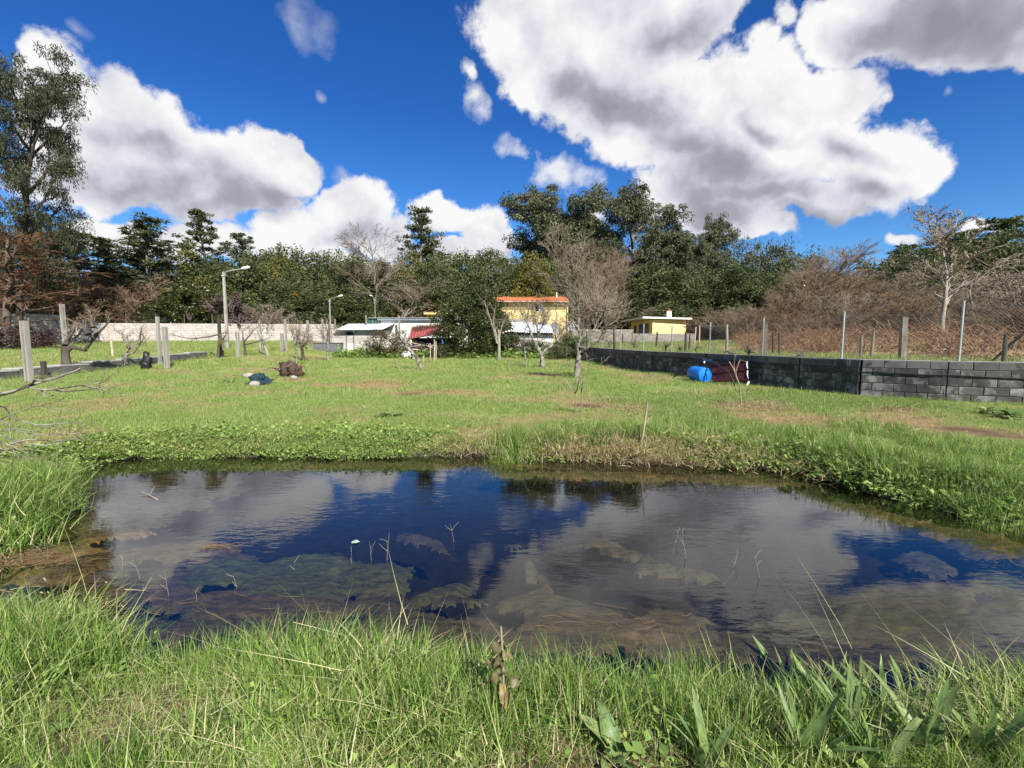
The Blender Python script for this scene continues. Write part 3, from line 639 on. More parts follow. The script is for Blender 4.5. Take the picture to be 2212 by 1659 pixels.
places = ['between the dark pines and the tall lamp post', 'just left of the tall lamp post top', 'directly behind the tall lamp post', 'above the pink blossoming tree', 'third crown right of the tall lamp post', 'left of the second lamp post, in the back row', 'behind the second lamp post', 'left of the wide leafless tree',
          'behind the wide leafless tree', 'under the lone tall pine', 'above the small ochre hut', 'left of the dark laurel top', 'above the dark laurel', 'left over the orange-tiled roof', 'in the middle over the orange-tiled roof', 'right over the orange-tiled roof, below the eucalyptus',
          'right of the tall leafless tree in the middle', 'left over the flat-roofed yellow house', 'above the chimney of the flat-roofed house', 'right over the flat-roofed yellow house', 'left of the copper-brown thicket',
          'lower crown above the golden cypress', 'lower crown left of the second lamp post', 'lower crown right of the second lamp post', 'lower crown behind the ochre hut', 'lower crown close over the tiled roof', 'lower crown right of the tiled roof', 'lower crown left of the flat-roofed house', 'lower crown behind the flat roof overhang']
for (px, Y, top, w, v, yl), pl in zip(AC, places):
    plant(ac[v], px, Y, top, w * 1.25, ('yellow-tinged' if yl else 'dark green') + ' dense tree ' + pl, 'acacia_tree', 'tree', 'dense evergreen trees along the wood', mats=m_acacia_y if yl and v != 3 else None)
GRN = [(1600, 70, 520, 105, 1, 'dark round-headed evergreen tree rising above the yellow house, left of a pair'), (1662, 70, 516, 95, 0, 'dark round-headed evergreen tree beside the copper-brown thicket, right of a pair'),
       (1560, 66, 628, 120, 1, 'grey-green bushy tree just right of the white chimney'), (1650, 62, 636, 120, 0, 'grey-green bushy tree at the foot of the copper-brown thicket'), (1385, 66, 660, 60, 0, 'low grey-green bush behind the grey block wall')]
for px, Y, top, w, v, lb in GRN:
    plant(ro[v], px, Y, top, w * 1.15, lb, 'broadleaf_tree', 'tree', None, mats=m_olive if Y < 60 else m_euc)
# pines
for px, Y, top, w, v, lb in [(172, 55, 500, 90, 1, 'slim dark pine beside the big eucalyptus, its bare stem leaning left'), (228, 52, 508, 100, 0, 'broad wind-bent dark pine between two slimmer pines'),
                          (322, 52, 464, 100, 2, 'tall pointed dark pine above the low spreading cedar'), (350, 56, 560, 80, 1, 'short bushy pine right behind the tall pointed one'), (462, 62, 452, 82, 0, 'tall open pine with a clear stem, left of the street lamp'),
                          (540, 66, 503, 62, 1, 'small round-topped pine just above the street lamp head'), (900, 70, 450, 66, 2, 'lone narrow pine standing above the woodland'), (285, 57, 560, 90, 1, 'dark pine low between the bent and the pointed pine')]:
    plant(pn[v], px, Y, top, w * 1.45, lb, 'pine_tree', 'tree', 'pine trees above the wood')
for i, (px, Y, top, w) in enumerate([(1905, 95, 556, 60), (1950, 92, 530, 70), (2003, 90, 512, 80), (2058, 88, 505, 90), (2110, 84, 520, 90), (2180, 70, 468, 110), (2240, 66, 480, 120)]):
    plant(pn[i % 3], px, Y, top, w * 1.6, ['small far pine at the low left end of the right-hand ridge', 'second far pine from the left on the right-hand ridge', 'far pine just left of the pale-barked bare tree', 'far pine behind the pale-barked bare tree', 'far pine just right of the pale-barked bare tree', 'tall dark pine at the right end of the ridge', 'dark pine cut by the right edge of the view'][i], 'pine_tree', 'tree', 'pines on the right-hand ridge', mats=m_acacia if i % 2 else None)
# eucalyptus
for px, Y, top, w, v, lb in [(1185, 80, 402, 150, 0, 'tall grey-green eucalyptus, left of the group above the tiled roof'), (1248, 78, 432, 100, 1, 'slim eucalyptus between two broader ones above the tiled roof'), (1368, 78, 402, 180, 2, 'broadest dark eucalyptus with pale trunk right of the tiled roof'),
                          (1440, 76, 486, 90, 1, 'small drooping eucalyptus beside the broadest one'), (1524, 78, 468, 95, 0, 'open umbrella-headed eucalyptus against the grey cloud'), (1320, 74, 520, 130, 2, 'lower eucalyptus crown between the leafless tree and the broadest eucalyptus'), (1475, 74, 520, 80, 2, 'low eucalyptus left of the umbrella-headed one')]:
    plant(eu[v], px, Y, top, w * 1.2, lb, 'eucalyptus_tree', 'tree', 'eucalyptus trees above the roofs')
plant(big_eu, 40, 38, 112, 200, 'huge dark eucalyptus towering over the left edge of the scene', 'eucalyptus_tree', 'tree', rz=.6, mats=m_euc_d)
plant(big_eu, -110, 44, 150, 200, 'second huge eucalyptus standing behind the first, mostly beyond the left edge', 'eucalyptus_tree', 'tree', rz=3)
plant(eu[2], 120, 48, 480, 110, 'dark eucalyptus lower down behind the huge one', 'eucalyptus_tree', 'tree', rz=1)
plant(b_copper, 10, 33, 455, 300, 'copper-brown leafless conifer at the left edge under the eucalyptus', 'larch_tree', 'tree')
plant(b_brown[0], 130, 44, 560, 190, 'brown leafless thicket tree behind the rough white wall', 'bare_tree', 'tree')
plant(b_brown[1], 265, 50, 600, 150, 'brown leafless tree between the pine stems', 'bare_tree', 'tree')
plant(T('ced', dense_tree, 41, H=4.5, W=7, n=130, per=70, leaf=.17, m=m_magn, top=.45, low=.0, R=.6, name='cedar'), 237, 50, 632, 125, 'low spreading dark cedar behind the pale wall', 'cedar_tree', 'tree')
plant(T('mag', dense_tree, 43, H=7, W=6.5, n=150, per=80, leaf=.2, m=m_magn, top=.6, low=.0, R=.6, name='magnolia'), 415, 52, 602, 140, 'dense magnolia with yellow-green glossy leaves behind the pale wall', 'magnolia_tree', 'tree')
plant(ro[1], 328, 50, 660, 60, 'small blue-green bush beside the magnolia', 'bush', 'bush', mats=m_olive)
plant(T('cyp', dense_tree, 47, H=4.5, W=3.2, n=70, per=60, leaf=.15, m=m_magn, top=.3, low=.0, R=.5, name='cypress'), 622, 52, 655, 60, 'dark low shrub at the foot of the golden cypress', 'bush', 'bush')
plant(T('cyg', dense_tree, 48, H=4.5, W=2.6, n=70, per=60, leaf=.14, m=m_gold, top=.15, low=.0, R=.4, name='cypress'), 640, 54, 630, 55, 'golden-brown pointed cypress beyond the pale wall', 'cypress_tree', 'tree')
plant(T('pk', bare_tree, 141, H=4, stems=4, lv=4, kids=(6, 5, 5, 4), r0=.08, ang=.5, up=.05, tw=m_pink, twr=.03, first=.2), 520, 50, 636, 85, 'pink blossoming shrub behind the pale wall right of the lamp post', 'blossom_tree', 'tree')
plant(b_tan, 585, 50, 655, 75, 'tangled leafless shrub between the pink blossom and the golden cypress', 'bare_tree', 'tree')
plant(b_fine[0], 805, 60, 500, 150, 'leafless grey tree standing out above the woodland edge', 'bare_tree', 'tree')
plant(b_fine[1], 868, 55, 585, 190, 'wide leafless tree with fanning branches above the long white wall', 'bare_tree', 'tree')
plant(b_fan, 1268, 50, 497, 122, 'tall leafless tree right of the tiled house with pale branches', 'bare_tree', 'tree', rz=2)
plant(b_brown[1], 1322, 66, 535, 105, 'reddish leafless tree in front of the broadest eucalyptus', 'bare_tree', 'tree')
plant(b_fine[1], 1385, 62, 655, 70, 'low pale leafless shrub left of the flat-roofed house', 'bare_tree', 'tree')
plant(b_brown[0], 1762, 48, 548, 210, 'copper-brown many-stemmed leafless thicket beyond the fence', 'bare_tree', 'tree')
plant(b_fine[0], 1800, 62, 515, 150, 'grey leafless oak with gnarled top behind the copper-brown thicket', 'bare_tree', 'tree', rz=1)
plant(b_fine[1], 1880, 52, 575, 150, 'grey-brown leafless tree right of the copper-brown thicket', 'bare_tree', 'tree')
plant(b_fine[1], 1700, 58, 540, 120, 'leafless grey tree behind the copper-brown thicket, on its left', 'bare_tree', 'tree')
plant(b_brown[1], 1950, 40, 620, 130, 'brown leafless sapling thicket left of the pale-barked tree', 'bare_tree', 'tree')
plant(b_white, 2035, 24, 432, 185, 'leafless tree with pale blotched trunk behind the fence', 'bare_tree', 'tree')
plant(b_fine[0], 2125, 34, 560, 160, 'leafless tree right of the pale-barked one', 'bare_tree', 'tree', rz=3)
plant(b_tan, 2215, 26, 545, 170, 'tan leafless tree cut by the right edge of the view', 'bare_tree', 'tree')
plant(b_fine[0], 20, 60, 560, 120, 'grey leafless tree far behind the copper-brown conifer', 'bare_tree', 'tree', rz=4)
# laurel and hedges among the sheds
plant(T('lau', dense_tree, 61, H=6.5, W=6, n=260, per=100, leaf=.17, m=mat('laurel_leaves', (0.010, 0.019, 0.005), (0.078, 0.095, 0.024), transl=.15, rough=.45, attr=True, spec=.4), top=.7, low=.0, R=.55, name='laurel'), 1024, 40, 604, 158, 'big dark laurel between the wood shelter and the white-roofed shed', 'laurel_tree', 'tree', sink=.3)
def bush(px, Y, top, w, lb, m=m_bram, seed=1, name='bush', cat='bush', leaf=.09, n=80, flat=.8):
    return plant(T('bush%s%d' % (m.name, seed), dense_tree, seed, H=2, W=2.4, n=n, per=70, leaf=leaf, m=m, top=.9, low=.0, R=.3, name='bush'), px, Y, top, w, lb, name, cat, sink=.1)
bush(838, 39, 709, 90, 'round brown bramble bush between the block shed and the wood shelter', m_bram, 1, 'bramble_bush')
bush(1105, 42, 725, 95, 'low bramble bush in front of the white-roofed shed', m_bram, 2, 'bramble_bush')
bush(1160, 40, 728, 80, 'dark green bush under the right half of the white-roofed shed', m_magn, 3)
bush(1232, 37, 716, 60, 'green bush filling the gap between shed and grey wall', m_acacia, 4)
bush(1205, 36, 733, 40, 'small dark bush at the far end of the dark block wall', m_magn, 5)
bush(960, 38, 738, 60, 'leafy green bush beside the log pile', m_magn, 6)
bush(35, 33, 700, 110, 'dark purple-brown bush in front of the rough white wall', mat('dark_purple_leaves', (0.03, 0.016, 0.015), (0.09, 0.05, 0.045), **LM), 7)
bush(720, 44, 742, 40, 'scrubby green bush beside the left corner of the block shed', m_magn, 8)

# brown leafless thickets
for i, (px, Y, top, w) in enumerate([(1530, 50, 668, 80), (1585, 46, 662, 90), (1640, 42, 668, 90), (1690, 46, 640, 100), (1725, 40, 668, 80), (1830, 42, 630, 110), (1880, 38, 648, 100), (1930, 44, 630, 120), (1990, 36, 645, 110), (2075, 40, 625, 130), (2110, 30, 655, 120), (2170, 34, 625, 130), (2200, 24, 660, 120), (2260, 28, 600, 150), (2010, 50, 600, 130), (1850, 56, 600, 120)]):
    plant([b_shr[0], b_shr[1], b_brown[0], b_shr[0]][i % 4], px, Y, top, w * 1.25, 'leafless shrub in the brown thicket on the slope beyond the bracken', 'bare_shrub', 'shrub', 'brown thicket beyond the bracken')
for i, (px, Y, top, w) in enumerate([(-40, 43, 600, 150), (70, 46, 590, 130), (150, 49, 620, 110), (215, 52, 600, 120), (300, 54, 612, 110), (190, 56, 590, 110)]):
    plant(b_shr[i % 2], px, Y, top, w * 1.3, 'leafless brown shrub in the thicket between the pine stems and the rough wall', 'bare_shrub', 'shrub', 'brown thicket behind the rough wall', mats=m_twig_b if i % 2 else m_copper)

for px, Y, top, w, v, lb in [(1705, 66, 545, 110, 0, 'dark evergreen half hidden behind the left side of the copper-brown thicket'), (1925, 72, 552, 100, 1, 'dark evergreen low at the left end of the right-hand ridge'), (1985, 70, 522, 110, 0, 'dark evergreen on the ridge just left of the pale-barked tree'), (2050, 70, 512, 110, 1, 'dark evergreen on the ridge directly behind the pale-barked tree'), (2110, 68, 524, 100, 0, 'dark evergreen on the ridge just right of the pale-barked tree'), (2160, 66, 498, 110, 1, 'dark evergreen below the tall pine at the right end of the ridge')]:
    plant(ro[v], px, Y, top, w * 1.2, lb, 'broadleaf_tree', 'tree', 'dark evergreens along the right-hand ridge')

# ================================================================ grass, herbs, ground cover
def blades(rng, n, h, w, spread, lean=.35, curve=.5, seg=3, tvar=.35, tb=0.5, wind=0.0):
    px = rng.normal(size=n) * spread * .5; py = rng.normal(size=n) * spread * .5
    H = h * rng.uniform(.45, 1.15, n); an = rng.random(n) * 6.283; le = np.minimum(np.abs(rng.normal(size=n)), 1.5) * lean; wd = w * rng.uniform(.6, 1.3, n)
    dx, dy = np.cos(an) * le + wind, np.sin(an) * le; ax = rng.random(n) * 3.14; sx_, sy_ = np.cos(ax), np.sin(ax); Vs = []
    for i in range(seg + 1):
        t = i / seg; q = t + curve * t * t * le; x = px + dx * H * q; y = py + dy * H * q; z = H * (t - .35 * curve * t * t * le * 1.6)
        ww = wd * (1 - t ** 1.6) / 2 * (1 if i < seg else 0) + 1e-4
        Vs += [np.stack([x - sx_ * ww, y - sy_ * ww, z], 1), np.stack([x + sx_ * ww, y + sy_ * ww, z], 1)]
    V = np.stack(Vs, 1); k = 2 * (seg + 1); base = (np.arange(n) * k)[:, None]
    Fq = np.concatenate([base + np.array([[2 * i, 2 * i + 1, 2 * i + 3, 2 * i + 2]]) for i in range(seg)], 0)
    t = np.clip(tb + rng.normal(size=n) * tvar, 0, 1)
    return V.reshape(-1, 3), Fq, np.repeat(t, k)
def grass_mat(name, dark, light, straw, transl=.3):
    m = bpy.data.materials.new(name); m.use_nodes = True; t = m.node_tree; n = t.nodes; l = t.links; b = n['Principled BSDF']; out = n['Material Output']
    b.inputs['Roughness'].default_value = .55; b.inputs['Specular IOR Level'].default_value = .25
    a = n.new('ShaderNodeAttribute'); a.attribute_name = 'tint'; oi = n.new('ShaderNodeObjectInfo')
    r = n.new('ShaderNodeValToRGB'); cr = r.color_ramp; cr.elements[0].color = (*dark, 1); cr.elements[0].position = 0; cr.elements[1].color = (*straw, 1); cr.elements[1].position = 1
    for p, c in ((.62, light), (.86, tuple((x + y) / 2 for x, y in zip(light, straw)))):
        e = cr.elements.new(p); e.color = (*c, 1)
    mr = n.new('ShaderNodeMapRange'); mr.inputs[3].default_value = -.16; mr.inputs[4].default_value = .16; l.new(oi.outputs['Random'], mr.inputs[0])
    ad = n.new('ShaderNodeMath'); ad.operation = 'ADD'; l.new(a.outputs['Fac'], ad.inputs[0]); l.new(mr.outputs[0], ad.inputs[1]); l.new(ad.outputs[0], r.inputs[0])
    hv = n.new('ShaderNodeHueSaturation'); l.new(r.outputs[0], hv.inputs['Color'])
    if 'dock' in name or 'withered' in name:
        tcn = n.new('ShaderNodeTexCoord'); mp = n.new('ShaderNodeMapping'); mp.inputs['Scale'].default_value = (60, 14, 14); l.new(tcn.outputs['Object'], mp.inputs[0]); nz = n.new('ShaderNodeTexNoise'); nz.inputs['Scale'].default_value = 2.0; nz.inputs['Detail'].default_value = 6; l.new(mp.outputs[0], nz.inputs['Vector']); m2 = n.new('ShaderNodeMapRange'); m2.inputs[1].default_value = .3; m2.inputs[2].default_value = .7; m2.inputs[3].default_value = .6; m2.inputs[4].default_value = 1.3; l.new(nz.outputs[0], m2.inputs[0]); l.new(m2.outputs[0], hv.inputs['Value']); b.inputs['Roughness'].default_value = .42
    l.new(hv.outputs[0], b.inputs['Base Color']); tr = n.new('ShaderNodeBsdfTranslucent'); l.new(hv.outputs[0], tr.inputs[0]); ms = n.new('ShaderNodeMixShader'); ms.inputs[0].default_value = transl
    l.new(b.outputs[0], ms.inputs[1]); l.new(tr.outputs[0], ms.inputs[2]); l.new(ms.outputs[0], out.inputs[0]); return m
g_long = grass_mat('long_grass', (0.036, 0.09, 0.013), (0.245, 0.375, 0.07), (0.56, 0.50, 0.28))
g_short = grass_mat('meadow_grass', (0.048, 0.11, 0.018), (0.225, 0.34, 0.07), (0.52, 0.47, 0.24))
g_dry = grass_mat('dry_grass', (0.13, 0.10, 0.045), (0.36, 0.28, 0.14), (0.56, 0.47, 0.28), .2)
g_herb = grass_mat('clover_leaves', (0.055, 0.11, 0.02), (0.25, 0.36, 0.085), (0.38, 0.44, 0.15))
g_dock = grass_mat('dock_leaves', (0.05, 0.10, 0.028), (0.16, 0.24, 0.075), (0.38, 0.36, 0.16))
def leaflets(rng, n, size, spread, h, tb=.5):
    c = np.stack([rng.normal(size=n) * spread * .5, rng.normal(size=n) * spread * .5, rng.random(n) * h], 1); parts = []
    a = rng.random(n) * 6.28; tl = rng.normal(size=(n, 2)) * .45; s = size * rng.uniform(.6, 1.3, n)
    u = np.stack([np.cos(a), np.sin(a), tl[:, 0]], 1) * s[:, None]; w = np.stack([-np.sin(a), np.cos(a), tl[:, 1]], 1) * s[:, None] * .8
    V = np.stack([c - u * .5, c - u * .1 + w * .5, c + u * .5, c - u * .1 - w * .5], 1).reshape(-1, 3)
    return V, np.arange(n * 4).reshape(-1, 4), np.repeat(np.clip(tb + rng.normal(size=n) * .25, 0, 1), 4)
rg = np.random.default_rng(77)
def gm(nm, m, *parts): V, Fq, T_ = cat_geo(parts); return np_mesh(nm, V, Fq, m, T_)
long_v = [gm('long_tuft', g_long, blades(rg, 44, .30, .0068, .17, .34 + .08 * i, 1.0, 5, .32, .45), blades(rg, 5, .22, .004, .2, .7, .8, 3, .12, .9), leaflets(rg, 9, .03, .2, .1, .4)) for i in range(5)] + \
         [gm('straw_tuft', g_long, blades(rg, 30, .17, .004, .2, .9, .8, 3, .15, .9), blades(rg, 16, .24, .005, .16, .35, .7, 4, .2, .5)) for i in range(2)]
short_v = [gm('short_tuft', g_short, blades(rg, 22, .085, .006, .14, .5, .6, 2, .25, .5)) for i in range(4)] + \
          [gm('pale_tuft', g_short, blades(rg, 18, .06, .006, .16, .9, .6, 2, .2, .72)) for i in range(2)] + \
          [gm('dry_tuft', g_dry, blades(rg, 22, .06, .0055, .2, 1.1, .5, 2, .3, .5)) for i in range(2)]
herb_v = [gm('herb_patch', g_herb, leaflets(rg, 46, .03, .2, .06), blades(rg, 20, .12, .005, .2, .4, .5, 2, .2, .6)) for i in range(4)] + \
         [gm('broad_herb', g_herb, leaflets(rg, 26, .075, .2, .09, .55), leaflets(rg, 20, .03, .2, .05)) for i in range(3)]
def pack(x, y, s, idx, tilt=.12, sz=None, lean=(0, 0), zoff=-.01):
    n = len(x); z = zf(x, y) + zoff; rot = np.stack([rg.normal(size=n) * tilt + lean[0], rg.normal(size=n) * tilt + lean[1], rg.random(n) * 6.28], 1)
    sc = np.stack([s, s, s * (1 if sz is None else sz)], 1); return np.stack([x, y, z], 1), rot, sc, idx
def merged(lst): return [np.concatenate([q[i] for q in lst]) for i in range(4)]
# --- long grass of the near bank
n = 8600; x = rg.uniform(-4.6, 6.2, n); y = rg.uniform(.25, 3.6, n); sd = pond_sd(x, y); k = (sd > -.0) & (y < 2.75 + .25 * x * (x > 2)); k &= (sd > .0)
x, y, sd = x[k], y[k], sd[k]; dn = fbm(x, y, 2.0, 61)
strawp = np.exp(-(((x + 1.55) / .5) ** 2 + ((y - 1.75) / .35) ** 2)) + np.exp(-(((x - 1.75) / .35) ** 2 + ((y - 1.95) / .22) ** 2)) + np.exp(-(((x - .2) / .55) ** 2 + ((y - 1.35) / .3) ** 2)) * .8
st = (dn + strawp * .8 + rg.normal(size=len(x)) * .13) > .77
idx = np.where(st, rg.integers(5, 7, len(x)), rg.integers(0, 5, len(x))).astype(int)
h = (.50 + .62 * fbm(x, y, 1.1, 63)) * np.where(strawp > .4, .6, 1) * np.clip(.75 + .3 * (y > 1.6), 0, 1.2)
o1 = pack(x, y, h, idx, .14, sz=np.where(st, .7, 1.0))
x, y = rg.uniform(-3.5, 4.2, 900), rg.uniform(.8, 2.4, 900); sd = pond_sd(x, y); k = (sd > .05) & (fbm(x, y, 2.2, 65) > .5); x, y = x[k], y[k]; o2 = pack(x, y, rg.uniform(.7, 1.1, len(x)), rg.integers(5, 7, len(x)), .45, sz=.5, zoff=.04)
scatter('long_grass', *merged([o1, o2]), long_v, 'long bright green grass with straw on the near bank')
# --- overhanging tussock, left bank and pond-edge tussocks
P_ = []
def clump(px, py, r, n, s, idxr=(0, 5), tilt=.2, z=0.0, onz=0.0, ysq=1.0):
    c = G(px, py, onz); a = rg.random(n) * 6.28; q = r * np.sqrt(rg.random(n)); x = c.x + np.cos(a) * q; y = c.y + np.sin(a) * q * ysq
    P_.append(pack(x, y, s * rg.uniform(.7, 1.2, n), rg.integers(idxr[0], idxr[1], n), tilt))
for px, py, r, nn, s in [(0, 1070, .45, 170, 1.05), (55, 1050, .32, 100, .95), (95, 1070, .18, 40, .8), (-60, 1120, .45, 120, 1.1)]: clump(px, py, r, nn, s, tilt=.45)
for px, py, r, nn, s in [(1108, 950, .26, 44, 1.15), (1090, 965, .16, 26, .95), (1190, 945, .22, 26, .9), (1280, 940, .45, 60, .85), (1340, 938, .35, 50, .9), (1410, 945, .3, 40, .9), (990, 915, .6, 30, .5), (870, 915, .8, 40, .4), (1200, 925, .6, 40, .5), (1420, 935, .5, 40, .65),
                         (1500, 925, .6, 40, .6), (1580, 940, .5, 40, .7), (1650, 960, .4, 40, .7), (1760, 955, .5, 60, .85), (1820, 985, .4, 60, .9), (1900, 1000, .45, 60, .8), (1990, 1010, .5, 60, .8), (2090, 1040, .5, 60, .8), (2180, 1060, .5, 60, .8), (2230, 1100, .4, 50, .8),
                         (1890, 930, .6, 50, .7), (2040, 960, .6, 50, .65), (2150, 990, .6, 50, .7), (1700, 935, .6, 40, .6), (690, 905, .5, 24, .5), (1030, 1395, .1, 6, .7), (1510, 1375, .18, 22, .85), (1560, 1390, .15, 16, .8)]: clump(px, py, r, nn, s, tilt=.25)
x, y = rg.uniform(-6.5, 2.5, 1500), rg.uniform(6.2, 9.6, 1500); sd = pond_sd(x, y); k = (sd > .02) & (sd < 1.5) & (fbm(x, y, 1.5, 87) > .42); x, y = x[k], y[k]; P_.append(pack(x, y, rg.uniform(.22, .5, len(x)) * (.5 + fbm(x, y, .9, 88)), rg.integers(0, 7, len(x)), .3))
x, y = rg.uniform(-1.2, 1.2, 1400), rg.uniform(8.5, 20, 1400); x = x * y; k = (fbm(x, y, .7, 89) > .5) & (wall_side(x, y) < -.3) & (x > -17); x, y = x[k], y[k]; P_.append(pack(x, y, rg.uniform(.25, .5, len(x)), rg.integers(0, 5, len(x)), .3))
for a, b in zip(WALL[:-1], WALL[1:]):
    L = math.hypot(b[0] - a[0], b[1] - a[1]); m_ = int(L * 9); t = rg.random(m_); nx_, ny_ = (b[1] - a[1]) / L, -(b[0] - a[0]) / L; s_ = 1 if wall_side(np.array([a[0] + (b[0] - a[0]) * .5 + nx_ * .3]), np.array([a[1] + (b[1] - a[1]) * .5 + ny_ * .3]))[0] < 0 else -1
    o_ = (.14 + .22 * rg.random(m_)) * s_; x = a[0] + (b[0] - a[0]) * t + nx_ * o_; y = a[1] + (b[1] - a[1]) * t + ny_ * o_; P_.append(pack(x, y, rg.uniform(.3, .75, m_) * (.4 + fbm(x, y, .9, 90)), rg.integers(0, 7, m_), .25))
x = -18.75 + .3 * rg.random(260); y = rg.uniform(10, 32, 260); P_.append(pack(x, y, rg.uniform(.4, .95, 260), rg.integers(0, 7, 260), .25))
scatter('bank_tussocks', *merged(P_), long_v, 'coarse grass tussocks along the banks of the pond')
# --- meadow
def region(n, xa, xb, ya, yb): return rg.uniform(xa, xb, n), rg.uniform(ya, yb, n)
L_ = []
for (n, ya, yb, sc, side) in ((52000, 6.3, 12.5, .95, 0), (30000, 12.5, 22, 1.35, 0), (22000, 22, 46, 2.1, 0)):
    x, y = region(n, -1.22, 1.22, ya, yb); x = x * y
    sd = np.full(len(x), 9.); nm_ = y < 10; sd[nm_] = pond_sd(x[nm_], y[nm_]); ws = wall_side(x, y); k = (sd > .10) & (ws < -.12) & (x > -18.4)
    x, y, sd = x[k], y[k], sd[k]; dr, so_ = dryness(x, y); u = rg.random(len(x)); keep = u > (dr * .75 + so_ * .8); x, y, dr = x[keep], y[keep], dr[keep]; u = rg.random(len(x))
    big = fbm(x, y, .8, 71); pat = fbm(x, y, .55, 73, 5); idx = np.where(u < dr * 1.1 - .1, rg.integers(6, 8, len(x)), np.where(u < 3.2 * (pat - .38) + dr, rg.integers(4, 6, len(x)), rg.integers(0, 4, len(x))))
    L_.append(pack(x, y, sc * (.55 + .9 * big) * rg.uniform(.75, 1.2, len(x)), idx, .12))
scatter('meadow_grass', *merged(L_), short_v, 'short mown meadow grass with pale dry patches')
# left and right terraces
L_ = []
x, y = region(9000, -60, -18.9, 17, 47); k = np.abs(x) < y * 1.25; x, y = x[k], y[k]; L_.append(pack(x, y, 2.3 * rg.uniform(.6, 1.2, len(x)), np.where(rg.random(len(x)) < .45, rg.integers(4, 6, len(x)), rg.integers(0, 4, len(x))), .12))
x, y = region(9000, 5, 24, 13, 46); ws = wall_side(x, y); k = (ws > .3) & ((ws < 7) | (y > 30)); x, y = x[k], y[k]; L_.append(pack(x, y, 1.9 * rg.uniform(.6, 1.3, len(x)), np.where(rg.random(len(x)) < .3, rg.integers(6, 8, len(x)), rg.integers(0, 6, len(x))), .12))
scatter('terrace_grass', *merged(L_), short_v, 'rough grass on the raised plots beyond the low walls')
# --- clover and broad-leaved herbs of the far bank, left
L_ = []
x, y = region(15000, -6.5, 1.5, 6.0, 9.6); sd = pond_sd(x, y); k = (sd > -.06) & (sd < .1 + 1.7 * fbm(x, y, .7, 81) * sstep(.6, -2.8, x)) & (rg.random(len(x)) < .22 + .7 * sstep(-.2, -2.4, x)); x, y = x[k], y[k]
L_.append(pack(x, y, rg.uniform(.4, .8, len(x)), rg.integers(0, 5, len(x)), .2, zoff=.0))
x, y = region(9000, 2.5, 8.0, 3.6, 7.6); sd = pond_sd(x, y); k = (sd > -.05) & (sd < .45) & (rg.random(len(x)) < .4); x, y = x[k], y[k]
L_.append(pack(x, y, rg.uniform(.45, .9, len(x)), rg.integers(0, 7, len(x)), .3, zoff=.01))
x, y = region(500, -4, 5, .9, 2.6); sd = pond_sd(x, y); k = (sd > .1) & (fbm(x, y, 1.6, 83) > .53); x, y = x[k], y[k]; L_.append(pack(x, y, rg.uniform(.35, .6, len(x)), rg.integers(3, 7, len(x)), .3, zoff=.04))
x, y = region(2600, -14, 6, 38, 42.5); L_.append(pack(x, y, rg.uniform(2, 4, len(x)), rg.integers(3, 7, len(x)), .3))
x, y = region(1500, -1.1, 1.1, 8, 34); x = x * y; ws = wall_side(x, y); k = (fbm(x, y, .8, 85) > .53) & (ws < -.3) & (x > -17); x, y = x[k], y[k]; L_.append(pack(x, y, rg.uniform(.4, .8, len(x)) * (.7 + y / 25), rg.integers(0, 4, len(x)), .3))
scatter('clover', *merged(L_), herb_v, 'low clover and broad-leaved weeds at the water edge')
# --- dry fringe at the waterline
L_ = []
x, y = region(9000, -1, 6.5, 5.0, 7.9); sd = pond_sd(x, y); k = (sd > -.03) & (sd < .38) & (rg.random(len(x)) < .25 + .35 * (x > .2) * (x < 3.2)) & (x < 4.0); x, y = x[k], y[k]
L_.append(pack(x, y, rg.uniform(1.1, 2.0, len(x)), rg.integers(6, 8, len(x)), .3, zoff=0.0))
x, y = region(900, -4.4, -2.5, 2.6, 3.6); sd = pond_sd(x, y); k = (sd > -.3) & (sd < .2) & (x < -2.7 - (y - 3) * .4); x, y = x[k], y[k]
a_ = pack(x, y, rg.uniform(.9, 1.6, len(x)), rg.integers(6, 8, len(x)), .2, sz=.3); a_[0][:, 2] = np.maximum(a_[0][:, 2], WZ - .01); L_.append(a_)
x, y = region(1800, 2, 9, 9.8, 12); dr, so_ = dryness(x, y); k = dr > .35; x, y = x[k], y[k]; L_.append(pack(x, y, rg.uniform(.9, 1.6, len(x)), rg.integers(6, 8, len(x)), .3))
scatter('dry_grass', *merged(L_), short_v, 'dead straw-coloured grass along the waterline')
